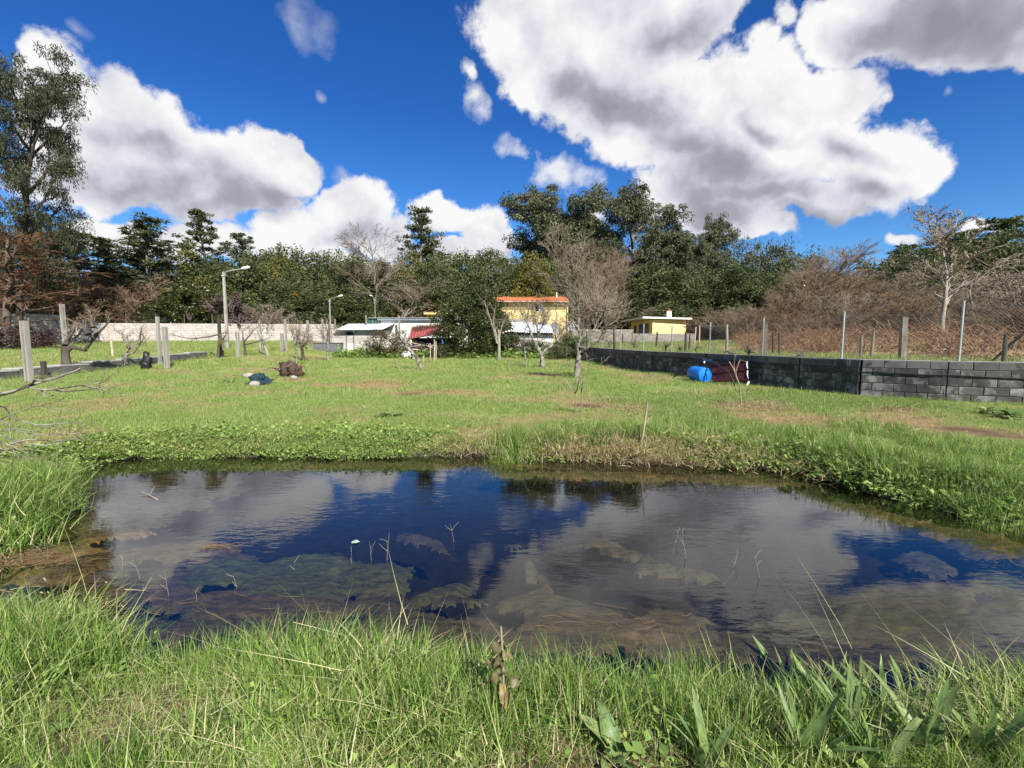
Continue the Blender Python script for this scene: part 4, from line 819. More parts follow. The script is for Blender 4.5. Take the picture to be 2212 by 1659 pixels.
# --- dead bracken and brambles on the right-hand slope
def bracken():
    rng = np.random.default_rng(9); cs, S0, S1, Q0, Q1 = [], [], [], [], []
    while len(cs) < 1250:
        x, y = rng.uniform(8, 42), rng.uniform(14, 50); ws = float(wall_side([x], [y])[0])
        if abs(x) > y * 1.6 or x < .47 * y or fbm(np.array([x]), np.array([y]), .35, 5)[0] < .40 or ws < 3.6 + 2.2 * fbm(np.array([x]), np.array([y]), .5, 6)[0] or (ws < 6 and rng.random() < .3) or (y > 38 and x < 14): continue
        h = .1 + .75 * min(1, max(0, (ws - 3) / 10)) * rng.random() ** 1.3; z = zz(x, y); cs.append((x, y, z + h * .6))
        if rng.random() < .8:
            for _ in range(2):
                a = rng.random() * 6.28; L = rng.uniform(.6, 1.9); p = np.array([x, y, z]); pts, _d = limb_path(rng, p, (math.cos(a) * .6, math.sin(a) * .6, 1), L, 4, .15, -.16)
                for i in range(4): S0.append(pts[i]); S1.append(pts[i + 1]); Q0.append(.011); Q1.append(.009)
    A = leaf_quads(rng, np.array(cs), .6, 90, .15, .22, flat=(1, 1, .6), up=-.1, tvar=.5)
    V, Fq = segs_mesh(S0, S1, Q0, Q1, 3); V, Fq, T_ = cat_geo([A, (V, Fq, np.full(len(V), .75))])
    tag(link('bracken', np_mesh('bracken', V, Fq, m_brack, T_)), 'rust-brown dead bracken and brambles on the slope beyond the fence', None, None, 'stuff')
bracken()

# ================================================================ materials for built things
m_blk = mat('damp_concrete_block', (0.088, 0.084, 0.077), (0.036, 0.035, 0.032), scale=3.5, rough=.9, bump=.35, rand=.35, c3=(0.21, 0.205, 0.19), s3=2.8, t3=(.50, .64))
m_blk_t = mat('grey_concrete_block', (0.135, 0.132, 0.128), (0.075, 0.073, 0.07), scale=3.0, rough=.9, bump=.3, rand=.2, c3=(0.035, 0.033, 0.03), s3=1.8, t3=(.60, .66))
m_mort = mat('mortar', (0.03, 0.029, 0.027), (0.07, 0.068, 0.064), scale=6, rough=.95, bump=.4)
m_cap = mat('pale_cement', (0.42, 0.41, 0.38), (0.26, 0.25, 0.23), scale=4, rough=.9, bump=.3)
m_wblk = mat('limewashed_block', (0.46, 0.43, 0.405), (0.33, 0.30, 0.275), scale=2.2, rough=.9, bump=.25, rand=.12, c3=(0.30, 0.27, 0.24), s3=1.3, t3=(.62, .72))
m_wmort = mat('pale_mortar', (0.26, 0.235, 0.21), (0.33, 0.30, 0.27), scale=5, rough=.95)
m_gblk = mat('grey_brown_block', (0.30, 0.27, 0.235), (0.21, 0.19, 0.165), scale=2.5, rough=.9, bump=.25, rand=.15, c3=(0.12, 0.10, 0.09), s3=1.2, t3=(.6, .7))
m_conc = mat('weathered_concrete', (0.32, 0.30, 0.265), (0.20, 0.19, 0.165), scale=5, rough=.9, bump=.3, rand=.1, c3=(0.12, 0.105, 0.09), s3=2, t3=(.58, .7), stretch=(1, 1, .3))
m_brn = mat('tan_render', (0.46, 0.36, 0.29), (0.36, 0.29, 0.23), scale=3, rough=.9)
m_white = mat('white_render', (0.74, 0.72, 0.68), (0.58, 0.56, 0.52), scale=1.6, rough=.85, bump=.1, c3=(0.36, 0.34, 0.30), s3=.9, t3=(.6, .75))
m_yel = mat('yellow_render', (0.74, 0.57, 0.27), (0.68, 0.52, 0.24), scale=.8, rough=.85, c3=(0.5, 0.37, 0.15), s3=.5, t3=(.62, .8))
m_och = mat('ochre_render', (0.66, 0.42, 0.05), (0.58, 0.36, 0.05), scale=1, rough=.85)
m_tile = mat('orange_tile', (0.46, 0.165, 0.065), (0.32, 0.11, 0.05), scale=3, rough=.8, rand=.2)
m_tin = mat('pale_tin', (0.62, 0.66, 0.72), (0.48, 0.51, 0.56), scale=1.5, rough=.5, metal=.1, stretch=(1, .2, 1))
m_wtin = mat('white_tin', (0.78, 0.79, 0.80), (0.62, 0.63, 0.64), scale=1.2, rough=.5, c3=(0.3, 0.29, 0.28), s3=.8, t3=(.58, .72))
m_red = mat('red_tin', (0.36, 0.085, 0.075), (0.26, 0.06, 0.055), scale=2, rough=.55, stretch=(1, .3, 1))
m_mar = mat('maroon_sheet', (0.055, 0.012, 0.013), (0.035, 0.009, 0.01), scale=3, rough=.45, c3=(0.10, 0.04, 0.032), s3=2, t3=(.55, .75))
m_marl = mat('maroon_edge', (0.17, 0.045, 0.042), (0.12, 0.032, 0.032), scale=3, rough=.5)
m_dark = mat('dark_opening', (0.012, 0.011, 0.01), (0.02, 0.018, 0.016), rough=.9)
m_wpaint = mat('white_paint', (0.78, 0.78, 0.77), (0.66, 0.66, 0.65), rough=.5)
m_glass = mat('dim_glass', (0.16, 0.18, 0.21), (0.10, 0.12, 0.14), scale=1, rough=.12, spec=.6)
m_galv = mat('galvanised_tube', (0.42, 0.46, 0.45), (0.30, 0.34, 0.33), scale=6, rough=.45, metal=.35)
m_wire = mat('wire', (0.16, 0.16, 0.155), (0.09, 0.09, 0.085), rough=.6, metal=.3)
m_wood = mat('old_wood', (0.20, 0.165, 0.125), (0.11, 0.09, 0.07), scale=5, rough=.9, bump=.4, rand=.25, stretch=(1, 1, .2))
m_woodd = mat('black_wood', (0.035, 0.028, 0.022), (0.075, 0.062, 0.05), scale=5, rough=.9, bump=.4, rand=.25, stretch=(1, 1, .2))
m_woodp = mat('pale_cut_wood', (0.50, 0.42, 0.33), (0.30, 0.24, 0.18), scale=6, rough=.85, rand=.2)
m_blue = mat('blue_plastic', (0.006, 0.20, 0.70), (0.004, 0.16, 0.60), scale=2, rough=.38, spec=.5)
m_blk_p = mat('black_plastic', (0.012, 0.012, 0.012), (0.02, 0.02, 0.022), rough=.45, spec=.4)
m_teal = mat('teal_netting', (0.006, 0.018, 0.024), (0.012, 0.042, 0.05), scale=9, rough=.8, bump=.6)
m_stone = mat('pale_stone', (0.34, 0.30, 0.26), (0.22, 0.19, 0.16), scale=5, rough=.9, bump=.4)
m_net = mat('green_shade_net', (0.02, 0.06, 0.05), (0.04, 0.10, 0.085), scale=5, rough=.9)
m_clothb = mat('blue_cloth', (0.10, 0.28, 0.62), (0.07, 0.2, 0.48), scale=5, rough=.85)
m_clothp = mat('pink_cloth', (0.45, 0.30, 0.33), (0.36, 0.24, 0.27), scale=5, rough=.85)
def Xp(px, Y): return WP(px, HOR, Y).x
def Zp(py, Y): return WP(CX, py, Y).z

def block_mesh(name, L, T, H, m, ch=.008):
    mb = MB(); a, b, c = L / 2, T / 2, H / 2
    vs = []
    for y, q in ((-b, 0), (-b + ch, ch), (b - ch, ch), (b, 0)):
        k = ch if abs(y) == b else 0
        vs += [(-a + k, y, -c + k), (a - k, y, -c + k), (a - k, y, c - k), (-a + k, y, c - k)]
    fs = [(0, 1, 2, 3), (15, 14, 13, 12)] + [(i * 4 + j, (i + 1) * 4 + j, (i + 1) * 4 + (j + 1) % 4, i * 4 + (j + 1) % 4) for i in range(3) for j in range(4)]
    mb.add(vs, fs); return mb.mesh(name, m)
def block_wall(root, pts, base, tops, bl, bh, th, mb_, mtop=None, mort=m_mort, joint=.012, limit=300, skip=None, jit=.006, mats=None, seed=3, cull=False):
    """courses of separate blocks along a polyline; base / tops: functions of (x, y)"""
    rg_ = random.Random(seed); items = []; me = block_mesh('block', bl - joint, th, bh - joint, mb_); met = block_mesh('block', bl - joint, th, bh - joint, mtop) if mtop else me
    mo = MB()
    for a, b in zip(pts[:-1], pts[1:]):
        a, b = Vector(a), Vector(b); L = (b - a).length; d = (b - a) / L; ang = math.atan2(d.y, d.x); zt = tops; zb = base; nc = max(1, round((zt - zb) / bh))
        M = Matrix.Translation((a.x, a.y, 0)) @ Matrix.Rotation(ang, 4, 'Z'); mo.box(0, L, -th / 2 + .012, th / 2 - .012, zb - .3, zt - .004, M)
        for c in range(nc):
            z = zt - bh * (c + .5); s = -bl * .5 * (c % 2)
            while s < L - .02:
                s0, s1 = max(s, 0), min(s + bl, L); s += bl
                if s1 - s0 < .07: continue
                m = (s0 + s1) / 2; p = a + d * m
                if skip and skip(p.x, p.y, z): continue
                if cull and zz(p.x - .2 * d.y * -1, p.y - .2) > z + bh * .5 + .02 and zz(p.x, p.y - .25) > z + bh: continue
                items.append((p.length, p.x, p.y, z, ang, (s1 - s0 - joint) / (bl - joint), met if c == 0 else me))
    items.sort(key=lambda q: q[0])
    for it in items[:limit]:
        o = link('block', it[6], root); o.location = (it[1] + rg_.uniform(-1, 1) * jit * .3, it[2] + rg_.uniform(-1, 1) * jit, it[3]); o.rotation_euler = (0, 0, it[4]); o.scale = (it[5], 1, 1)
    rest = items[limit:]
    if rest:
        mb = MB()
        for it in rest:
            M = Matrix.Translation((it[1], it[2], it[3])) @ Matrix.Rotation(it[4], 4, 'Z'); mb.box(-bl * it[5] / 2 + .006, bl * it[5] / 2 - .006, -th / 2, th / 2, -bh / 2 + .006, bh / 2 - .006, M)
        tag(mb.obj('blocks_beyond', mb_, root), kind='stuff')
    mo.obj('mortar', mort, root)

# ================================================================ the dark block wall on the right, its hose and its fence
WT = 0.97
wr = empty('block_wall', (0, 0, 0), 'long low wall of damp black-stained concrete blocks with a grey top course', 'wall')
block_wall(wr, WALL, -0.03, WT, .45, .2, .2, m_blk, m_blk_t, limit=292)
def wall_at(px):
    k = (px - CX) / F
    # direction in plan of the vertical plane through this pixel near the horizon
    d = WP(px, HOR + 35, 10); k = d.x / d.y
    for a, b in zip(WALL[:-1], WALL[1:]):
        f0, f1 = a[0] - k * a[1], b[0] - k * b[1]
        if f0 * f1 <= 0: t = f0 / (f0 - f1); return Vector((a[0] + (b[0] - a[0]) * t, a[1] + (b[1] - a[1]) * t, 0)), math.atan2(b[1] - a[1], b[0] - a[0])
    return Vector((*WALL[-1], 0)), 0
pil = MB()
for px in (1300, 1389, 1532, 1824):
    p, an = wall_at(px); M = Matrix.Translation((p.x, p.y, 0)) @ Matrix.Rotation(an, 4, 'Z'); q = MB(); q.box(-.14, .14, -.112, .112, -.2, WT + .003, M); q.obj('pillar', m_blk, wr)
cp = MB()
for a, b in zip(WALL[:-1], WALL[1:]):
    a, b = Vector(a), Vector(b); L = (b - a).length; an = math.atan2(b.y - a.y, b.x - a.x); cp.box(-.01, L + .01, -.09, .108, WT + .001, WT + .012, Matrix.Translation((a.x, a.y, 0)) @ Matrix.Rotation(an, 4, 'Z'))
cp.obj('mortar_cap', m_cap, wr)
def along(px, dz, off=.125):
    p, an = wall_at(px); return Vector((p.x + math.sin(an) * off * -1 * (-1 if False else 1), p.y - math.cos(an) * off * 0, 0)) if False else Vector((p.x - off * (0.9 if px < 1800 else .45), p.y - off * (.35 if px < 1800 else .9), WT - dz))
hose = [along(px, dz) for px, dz in ((1262, .12), (1300, .17), (1340, .2), (1389, .21), (1430, .2), (1470, .23), (1500, .22))]
hs_ = MB(); hs_.tube(hose, .014, 6); 
hose2 = [along(px, dz) for px, dz in ((1528, .22), (1570, .24), (1615, .26), (1650, .25), (1700, .27), (1750, .27), (1790, .31), (1822, .33), (1860, .32), (1900, .31), (1945, .33), (2000, .34), (2070, .33), (2140, .35), (2212, .36), (2300, .37))]
hs_.tube(hose2, .014, 6); hz_ = hs_.obj('hose', m_blk_p); tag(hz_, 'thin black water hose strung along the face of the dark block wall', 'hose')
fr = empty('wire_fence', (0, 0, 0), 'chain-link fence on galvanised posts along the top of the dark block wall', 'fence')
fposts = [(1227, 716), (1272, 712), (1300, 710), (1340, 712), (1389, 700), (1450, 703), (1532, 697), (1646, 688), (1818, 674), (2072, 645), (2450, 600)]
fp = []
for px, top in fposts:
    p, an = wall_at(px); base = Vector((p.x, p.y, WT)); h = WP(px, top, p.y).z - WT; h = min(h, 1.45); fp.append((base, h))
    q = MB(); q.tube([(0, 0, -.05), (0, 0, h)], .026, 10); q.tube([(0, 0, h), (0, 0, h + .012)], .029, 10); q.obj('post', m_galv, fr, loc=base)
W0, W1 = [], []
for (a, ha), (b, hb) in zip(fp[:-1], fp[1:]):
    L = (b - a).length; d = (b - a) / L; H = min(ha, hb) * .95; st = .075 if a.length < 20 else .12; nn = int((L + H) / st)
    for i in range(nn):
        s0 = i * st
        for sg in (1, -1):
            x0 = s0 if sg == 1 else s0 - H; x1 = s0 - H if sg == 1 else s0; z0, z1 = 0, H
            if x0 > L: z0 = (x0 - L) / H * H; x0 = L
            if x1 < 0 and sg == 1: z1 = H + x1; x1 = 0
            if sg == -1:
                if x0 < 0: z0 = -x0; x0 = 0
                if x1 > L: z1 = H - (x1 - L); x1 = L
            if z1 - z0 < .02: continue
            W0.append(a + d * x0 + Vector((0, 0, z0 + .01))); W1.append(a + d * x1 + Vector((0, 0, z1 + .01)))
    for z in (.02, H * .5, H): W0.append(a + Vector((0, 0, z))); W1.append(b + Vector((0, 0, z)))
V_, F_ = segs_mesh([tuple(p) for p in W0], [tuple(p) for p in W1], [.0026] * len(W0), [.0026] * len(W0), 3)
tag(link('wire_mesh', np_mesh('wire_mesh', V_, F_, m_wire), fr), kind='stuff')

def post(name, px, top, Y, w, m, label, cat='post', lean=0.0, group=None, rnd=False, base=None, sink=.1, knob=False):
    p = onY(px, Y) if base is None else base; h = WP(px, top, p.y).z - p.z; q = MB()
    if rnd: q.tube([(0, 0, -sink), (lean * h * .5 + .01, 0, h * .5), (lean * h, .01, h)], [w / 2, w / 2 * .95, w / 2 * .8], 8)
    else:
        q.box(-w / 2, w / 2, -w / 2, w / 2, -sink, h)
        if lean: q.v = [(x + lean * z, y, z) for x, y, z in q.v]
    o = q.obj(name, m, loc=(p.x, p.y, p.z), rot=(0, 0, random.uniform(-.3, .3))); return tag(o, label, cat, group)
# vineyard and boundary stakes beyond the wall
for px, top, Y, w, m, rd, lb in [(1266, 718, 34, .1, m_woodd, 1, 'dark stake at the far end of the plot beyond the wall'), (1328, 709, 27, .14, m_woodd, 1, 'thick dark leaning stake beyond the wall left of the yellow house'), (1365, 716, 33, .1, m_wood, 1, 'thin brown stake below the roof overhang of the yellow house'),
    (1418, 717, 31, .13, m_woodd, 1, 'dark stake in front of the yellow house corner'), (1481, 716, 23, .13, m_woodd, 1, 'black stake below the right end of the yellow house'), (1489, 722, 26, .1, m_woodd, 1, 'thin black stake beside the one below the yellow house'),
    (1571, 701, 19.5, .12, m_bark_w, 1, 'bleached crooked pale stake beyond the wall'), (1653, 699, 17.2, .13, m_wood, 0, 'grey timber post directly behind a galvanised fence post'), (1671, 717, 19, .09, m_woodd, 1, 'left one of two thin dark stakes by the bracken'), (1684, 720, 19.5, .09, m_woodd, 1, 'right one of two thin dark stakes by the bracken'),
    (1861, 724, 15.5, .1, m_wood, 1, 'short thin stake in front of the dark bramble hollow, left of a taller one'), (1884, 716, 16.5, .1, m_wood, 1, 'thin brown stake in front of the dark bramble hollow, right of a shorter one'), (1952, 685, 14.6, .15, m_bark, 0, 'split square-topped grey post behind the fence'), (2172, 722, 13.5, .12, m_bark_d, 1, 'mossy stub of a post near the right edge'),
    (1345, 722, 38, .1, m_woodd, 1, 'small dark stake against the grey block wall'), (1500, 706, 36, .12, m_brn, 1, 'reddish stake at the right end of the grey block wall'), (1510, 702, 38, .12, m_brn, 1, 'second reddish stake at the right end of the grey block wall')]:
    post('stake', px, top, Y, w, m, lb, 'stake', lean=random.uniform(-.04, .06), rnd=bool(rd))
lp = MB(); a = onY(2140, 14.2); b = WP(2216, 715, 13.6); lp.tube([a - Vector((0, 0, .1)), b, b + (b - a) * .3], .04, 8); tag(lp.obj('leaning_pole', m_woodd), 'black pole leaning to the right at the right edge beyond the fence', 'pole')
def vine(px, Y, h, lb, seed, m=m_bark_d, w=.07):
    rng = np.random.default_rng(seed); P = [limb_path(rng, (0, 0, -.1), (rng.normal() * .25, 0, 1), h * .65, 5, .3, .02)[0]]; Rr = [np.linspace(w, w * .7, 6)]; S0, S1 = [], []
    for i in range(4):
        q, d = limb_path(rng, P[0][-1 - (i % 2)], (rng.choice([-1, 1]) * 1.0, rng.normal() * .4, .5), h * rng.uniform(.3, .7), 5, .32, .04); P.append(q); Rr.append(np.linspace(w * .55, w * .18, 6))
        for j in range(7):
            b = q[rng.integers(1, 6)]; u, _ = limb_path(rng, b, (rng.normal() * .6, rng.normal() * .4, 1), h * rng.uniform(.15, .4), 3, .25, 0)
            for k in range(3): S0.append(u[k]); S1.append(u[k + 1])
    o = empty('grapevine', onY(px, Y), lb, 'vine'); tubes(P, Rr, 7).obj('trunk', m, o); V, Fq = segs_mesh(S0, S1, [.01] * len(S0), [.006] * len(S0), 3); tag(link('canes', np_mesh('canes', V, Fq, m_twig), o), kind='stuff')
for i, (px, Y, h, lb) in enumerate([(1438, 25, .75, 'small black vine stump in front of the yellow house'), (1462, 23, .6, 'crooked vine stump left of the black stake'), (1505, 22, .55, 'vine stump leaning right of the black stake'), (1588, 18.5, .5, 'vine stump between the bleached stake and a fence post'), (1616, 17.8, .55, 'black vine stump close to the maroon sheet'), (1728, 16, .5, 'curled vine stump in the middle of the widest fence bay'), (1318, 30, .8, 'thin vine beside the thick leaning stake'), (1376, 29, .8, 'small vine below the overhang of the yellow house')]):
    vine(px, Y, h, lb, 200 + i, m_woodd, .06)

# ================================================================ long pale wall, left, and its wire posts
pw = empty('boundary_wall', (0, 0, 0), 'long pale limewashed block wall running behind the left plot', 'wall')
L0, L1 = (Xp(145, 45), 45.0), (Xp(722, 49), 49.0)
block_wall(pw, [L0, L1], 1.16, Zp(699, 47) , .52, .235, .2, m_wblk, None, m_wmort, limit=296, seed=5, joint=.022)
for px in (232, 350, 455, 541, 610): 
    Y = 45 + 4 * (px - 145) / 577; q = MB(); q.box(-.32, .32, -.13, .13, -.1, Zp(699, 47) - 1.16 + .003); q.obj('pillar', m_brn, pw, loc=(Xp(px, Y), Y, 1.16))
rw = empty('rough_wall', (0, 0, 0), 'rough whitewashed stone wall at the left with branch shadows', 'wall')
block_wall(rw, [(Xp(-70, 40), 38.0), (Xp(12, 40), 40.0), (Xp(150, 44.5), 44.5)], .95, Zp(678, 42), .62, .27, .25, mat('rough_white_stone', (0.62, 0.60, 0.57), (0.40, 0.38, 0.36), scale=2.5, rough=.95, bump=.8, rand=.2, c3=(0.2, 0.19, 0.18), s3=2, t3=(.56, .66)), None, m_wmort, limit=296, jit=.03, seed=8, joint=.03)
q = MB(); Y = 47.5; q.box(Xp(148, Y), Xp(176, Y), Y, Y + 3, 1.3, Zp(683, Y)); q.box(Xp(146, Y), Xp(178, Y), Y - .15, Y + 3.1, Zp(683, Y) + .002, Zp(680.5, Y))
tag(q.obj('grey_hut', mat('dark_grey_render', (0.11, 0.12, 0.13), (0.07, 0.075, 0.08), rough=.8)), 'dark grey hut corner showing over the pale wall', 'hut')
wf = empty('wire_posts', (0, 0, 0), 'row of thin grey posts standing on top of the pale boundary wall', 'fence')
for px in (209, 276, 340, 401, 461, 519, 575, 625, 674):
    Y = 45 + 4 * (px - 145) / 577 + .05; q = MB(); q.tube([(0, 0, 0), (0, 0, .95)], .035, 6); q.obj('post', m_wire, wf, loc=(Xp(px, Y), Y, Zp(699, 47)))
# low retaining wall beside the left fence
lw = MB(); 
rngl = random.Random(4); ysl = [10 + i * 1.6 for i in range(13)]
lwr = empty('low_wall', (0, 0, 0), 'low grey concrete kerb wall with a pale flat top below the left plot', 'wall')
for i, (y0, y1) in enumerate(zip(ysl[:-1], ysl[1:])):
    zt = zz(-19.6, (y0 + y1) / 2) + .02 + (.03 if i % 3 else 0); q = MB(); q.box(-.14, .14, 0.004, y1 - y0 - .004, -.7, 0); q.obj('slab', mat('dark_concrete', (0.12, 0.115, 0.11), (0.06, 0.058, 0.055), scale=3, rough=.9, bump=.4, rand=.2), lwr, loc=(-18.95, y0, zt))
    q = MB(); q.box(-.55 if y0 < 22 else -.19, .15, 0.004, y1 - y0 - .004, 0, .05); q.obj('coping', m_cap, lwr, loc=(-18.95, y0, zt + .002))

# grooved concrete posts of the left row
for px, top, base, lb in [(55, 693, 826, 'nearest grooved concrete post, at the left edge'), (357, 706, 800, 'grooved concrete post right of the black bag'), (513, 718, 785, 'grooved concrete post just right of the tall lamp post'), (609, 720, 777, 'grooved concrete post left of the root heap'), (672, 721, 766, 'farthest grooved concrete post, near the block shed'), (700, 735, 762, 'short concrete post at the corner of the block shed')]:
    Y = 1.5 * F / (base - HOR); Y = min(Y, 46); p = onY(px, Y); h = WP(px, top, p.y).z - p.z; w = .21 if px < 690 else .16; q = MB(); g = .045
    q.box(-w / 2, -.035, -.075, .075, -.2, h); q.box(.035, w / 2, -.075, .075, -.2, h); q.box(-.0352, .0352, -.02, .06, -.2, h - .01)
    tag(q.obj('concrete_post', m_conc, loc=p, rot=(0, 0, .12 * math.sin(px))), lb, 'post', 'concrete fence posts left of the meadow')
for px, top, Y, w, m, lb in [(140, 657, 20.4, .13, m_conc, 'tall pale post behind the big gnarled vine'), (343, 684, 24.5, .13, m_conc, 'tall mossy grey post beside a grooved concrete post'), (475, 687, 29.5, .14, m_woodd, 'dark ivy-clad post left of the tall lamp post'), (562, 691, 34, .13, m_conc, 'slender grey post with a pale painted foot'), (618, 690, 37, .13, m_conc, 'slender grey post with its foot on the stepped wall'), (666, 692, 40, .15, m_conc, 'slender post near the far end of the left row'), (792, 681, 45.5, .16, m_wood, 'brown post beside the green netting cage'), (863, 682, 45.5, .16, m_conc, 'grey post in front of the long white wall'), (698, 690, 43, .13, m_conc, 'thin post left of the second lamp post'), (725, 689, 43.5, .13, m_wood, 'thin post above the block shed roof')]:
    post('plot_post', px, top, Y, w, m, lb, 'post')
post('stake', 241, 732, 26, .12, m_woodp, 'pale leaning stake in the left plot', 'stake', rnd=True, lean=-.06)
post('stake', 89, 780, 18.6, .13, m_woodd, 'short black stub on the kerb wall', 'stake')
o_ = MB(); p = onY(578, 32.5); tp = WP(556, 712, 32.5); o_.tube([p - Vector((0, 0, .1)), (p + tp) / 2 + Vector((.06, 0, 0)), tp], [.1, .09, .07], 8); tag(o_.obj('leaning_post', m_bark_w), 'whitewashed post leaning left in the vine row', 'post')

# street lamps
def lamp(px, top, Y, hx, hy, w, lb, k=1.0):
    p = onY(px, Y); h = WP(px, top, p.y).z - p.z; o = empty('street_lamp', p, lb, 'street lamp'); q = MB(); q.box(-w / 2, w / 2, -w / 2, w / 2, -.2, h); q.v = [(x * (1 - .35 * z / h), y * (1 - .35 * z / h), z) for x, y, z in q.v]; q.obj('pole', m_conc, o)
    hp = WP(hx, hy, p.y) - p; q = MB(); s = 1 if hx > px else -1
    q.tube([(.06 * s, -.02, h - .55), (.08 * s, -.02, h - .15), (.2 * s, -.02, h + .02), (hp.x * .6, -.05, h + (hp.z - h) * .55), (hp.x, -.05, hp.z)], .035 * k, 8); q.box(-.11, .11, -.11, .11, h - .32, h - .24); q.obj('arm', m_galv, o)
    q = MB(); d = Vector((s, 0, .22)).normalized(); c = Vector((hp.x + .1 * s, -.05, hp.z + .03)); d0 = d; d = d * k; q.tube([c - d * .25, c - d * .12, c + d * .22, c + d * .36], [.05 * k, .1 * k, .11 * k, .03 * k], 10); q.obj('lamp_head', m_wpaint, o)
    return o
lamp(491, 587, 33.5, 527, 580, .19, 'tall concrete street lamp with a white head, the nearest of three')
lamp(715, 645, 48, 733, 640, .14, 'distant street lamp with its head to the right, over the block shed', .8)
lamp(812, 643, 53, 803, 639, .08, 'smallest far street lamp with its head to the left', .5)

# ================================================================ block shed
S = 43.0; zb = .25; x0, x1 = Xp(722, S), Xp(822, S); zt = Zp(713.5, S)
sh = empty('block_shed', ((x0 + x1) / 2, S, zb), 'small whitewashed block shed with a narrow door and pale blue sheet roof', 'shed')
dx0, dx1 = Xp(749.5, S), Xp(765, S); dzt = Zp(717, S)
xm = (x0 + x1) / 2
sh_local = []
def shed_blocks(root, ox, oy, oz, p0, p1, z0, z1, bl, bh, m, sk=None, lim=300):
    r = random.Random(2); me = block_mesh('block', bl - .015, .18, bh - .015, m); L = p1[0] - p0[0]; n = 0; mo = MB(); mo.box(p0[0] - ox, p1[0] - ox, p0[1] - oy + .012 - .09, p0[1] - oy + .1, z0 - oz - .3, z1 - oz - .003); 
    nc = int(math.ceil((z1 - z0) / bh)); bh2 = (z1 - z0) / nc
    for c in range(nc):
        s = -bl * .5 * (c % 2)
        while s < L - .02:
            a, b = max(0, s), min(L, s + bl); s += bl
            if b - a < .06: continue
            if sk and sk((a + b) / 2 + p0[0], z0 + bh2 * (c + .5)): continue
            o = link('block', me, root, loc=(p0[0] + (a + b) / 2 - ox, p0[1] - oy + r.uniform(-.005, .005), z0 + bh2 * (c + .5) - oz), scale=((b - a - .015) / (bl - .015), 1, (bh2 - .015) / (bh - .015)))
    mo.obj('mortar', m_wmort, root)
shed_blocks(sh, xm, S, zb, (x0, S), (x1, S), zb, zt, .7, .26, m_wblk, lambda x, z: dx0 < x < dx1 and z > Zp(724, S) - .1)
q = MB(); q.box(x0 - xm + .002, x1 - xm - .002, .1, 3.4, -.3, zt - zb - .02); q.obj('side_walls', m_white, sh)
q = MB(); q.box(dx0 - xm, dx1 - xm, -.115, -.093, Zp(724, S) - zb, dzt - zb); q.obj('vent_slot', m_dark, sh)
q = MB(); q.box(dx0 - xm + .04, dx1 - xm - .04, -.135, -.12, -.1, Zp(742, S) - zb); dr_ = q.obj('door', m_wpaint, sh)
for x in (dx0, dx1): q = MB(); q.box(x - xm - .035, x - xm + .035, -.15, -.095, -.1, dzt - zb); q.obj('door_post', m_wood, sh)
q = MB(); q.tube([(Xp(767, S) - xm, -.3, zt - zb - .02), (Xp(767, S) - xm, -.3, zt - zb - .2)], [.1, .06], 10); q.obj('wall_lamp', m_wpaint, sh)
def corrug(name, corners, n, amp, m, parent, th=.02):
    """corrugated sheet between four corners a(front left) b(front right) c(back right) d(back left)"""
    a, b, c, d = [Vector(p) for p in corners]; nrm = (b - a).cross(d - a).normalized(); vs = []; k = n * 4 + 1
    for (e, f, t0) in ((a, b, 0), (d, c, 1)):
        for i in range(k):
            t = i / (k - 1); vs.append(e + (f - e) * t + nrm * amp * math.cos(i * math.pi / 2))
    lo = [v - nrm * th for v in vs]; V = vs + lo; m2 = 2 * k
    fs = [(i, i + 1, k + i + 1, k + i) for i in range(k - 1)] + [(m2 + i, m2 + k + i, m2 + k + i + 1, m2 + i + 1) for i in range(k - 1)] + [(i, m2 + i, m2 + i + 1, i + 1) for i in range(k - 1)] + [(k + i, k + i + 1, m2 + k + i + 1, m2 + k + i) for i in range(k - 1)]
    mb = MB(); mb.add(V, fs); return mb.obj(name, m, parent)
corrug('roof', [(Xp(724, S - .6) - xm, -.6, zt - zb + .03), (Xp(829, S - .6) - xm, -.6, zt - zb + .06), (Xp(830, S) - xm + .2, 3.5, zt - zb + .75), (Xp(724, S) - xm + .1, 3.5, zt - zb + .7)], 22, .02, m_tin, sh)

# ================================================================ long white wall with grey eave, netting cage, ochre hut
Y = 46.5; o = empty('white_outbuilding', (Xp(824, Y), Y, 1.0), 'long low whitewashed outbuilding with a flat grey eave', 'building'); ox, oz = Xp(824, Y), 1.0
shed_blocks(o, ox, Y, oz, (Xp(824, Y), Y), (Xp(1000, Y), Y), .9, Zp(692.6, Y), .75, .26, m_white)
q = MB(); q.box(0, Xp(1000, Y) - ox, .1, 5, -.5, Zp(692.6, Y) - oz - .02); q.obj('body', m_white, o)
q = MB(); q.box(Xp(818, Y) - ox, Xp(1003, Y) - ox, -.35, 5.2, Zp(692.4, Y) - oz, Zp(687.6, Y) - oz); q.obj('eave', mat('grey_fascia', (0.22, 0.24, 0.28), (0.15, 0.165, 0.19), rough=.8), o)
q = MB(); q.box(Xp(800, Y) - ox, Xp(1003, Y) - ox, -.42, 5.3, Zp(687.4, Y) - oz, Zp(686.4, Y) - oz); q.obj('roof', m_cap, o)
cg = empty('netting_cage', (Xp(807, Y), Y - .2, 1.0), 'dark green netting cage at the left end of the white outbuilding', 'cage'); 
q = MB(); a = Xp(794, Y) - Xp(807, Y); b = Xp(821, Y) - Xp(807, Y); q.box(a, b, 0, .03, 0, Zp(687.5, Y) - 1.0); q.box(a, b, 2.4, 2.43, 0, Zp(687.5, Y) - 1); q.obj('netting', m_net, cg)
for x in (a, (a + b) / 2, b): q = MB(); q.box(x - .05, x + .05, -.06, -.01, -.3, Zp(687, Y) - 1.0); q.obj('upright', m_wood, cg)
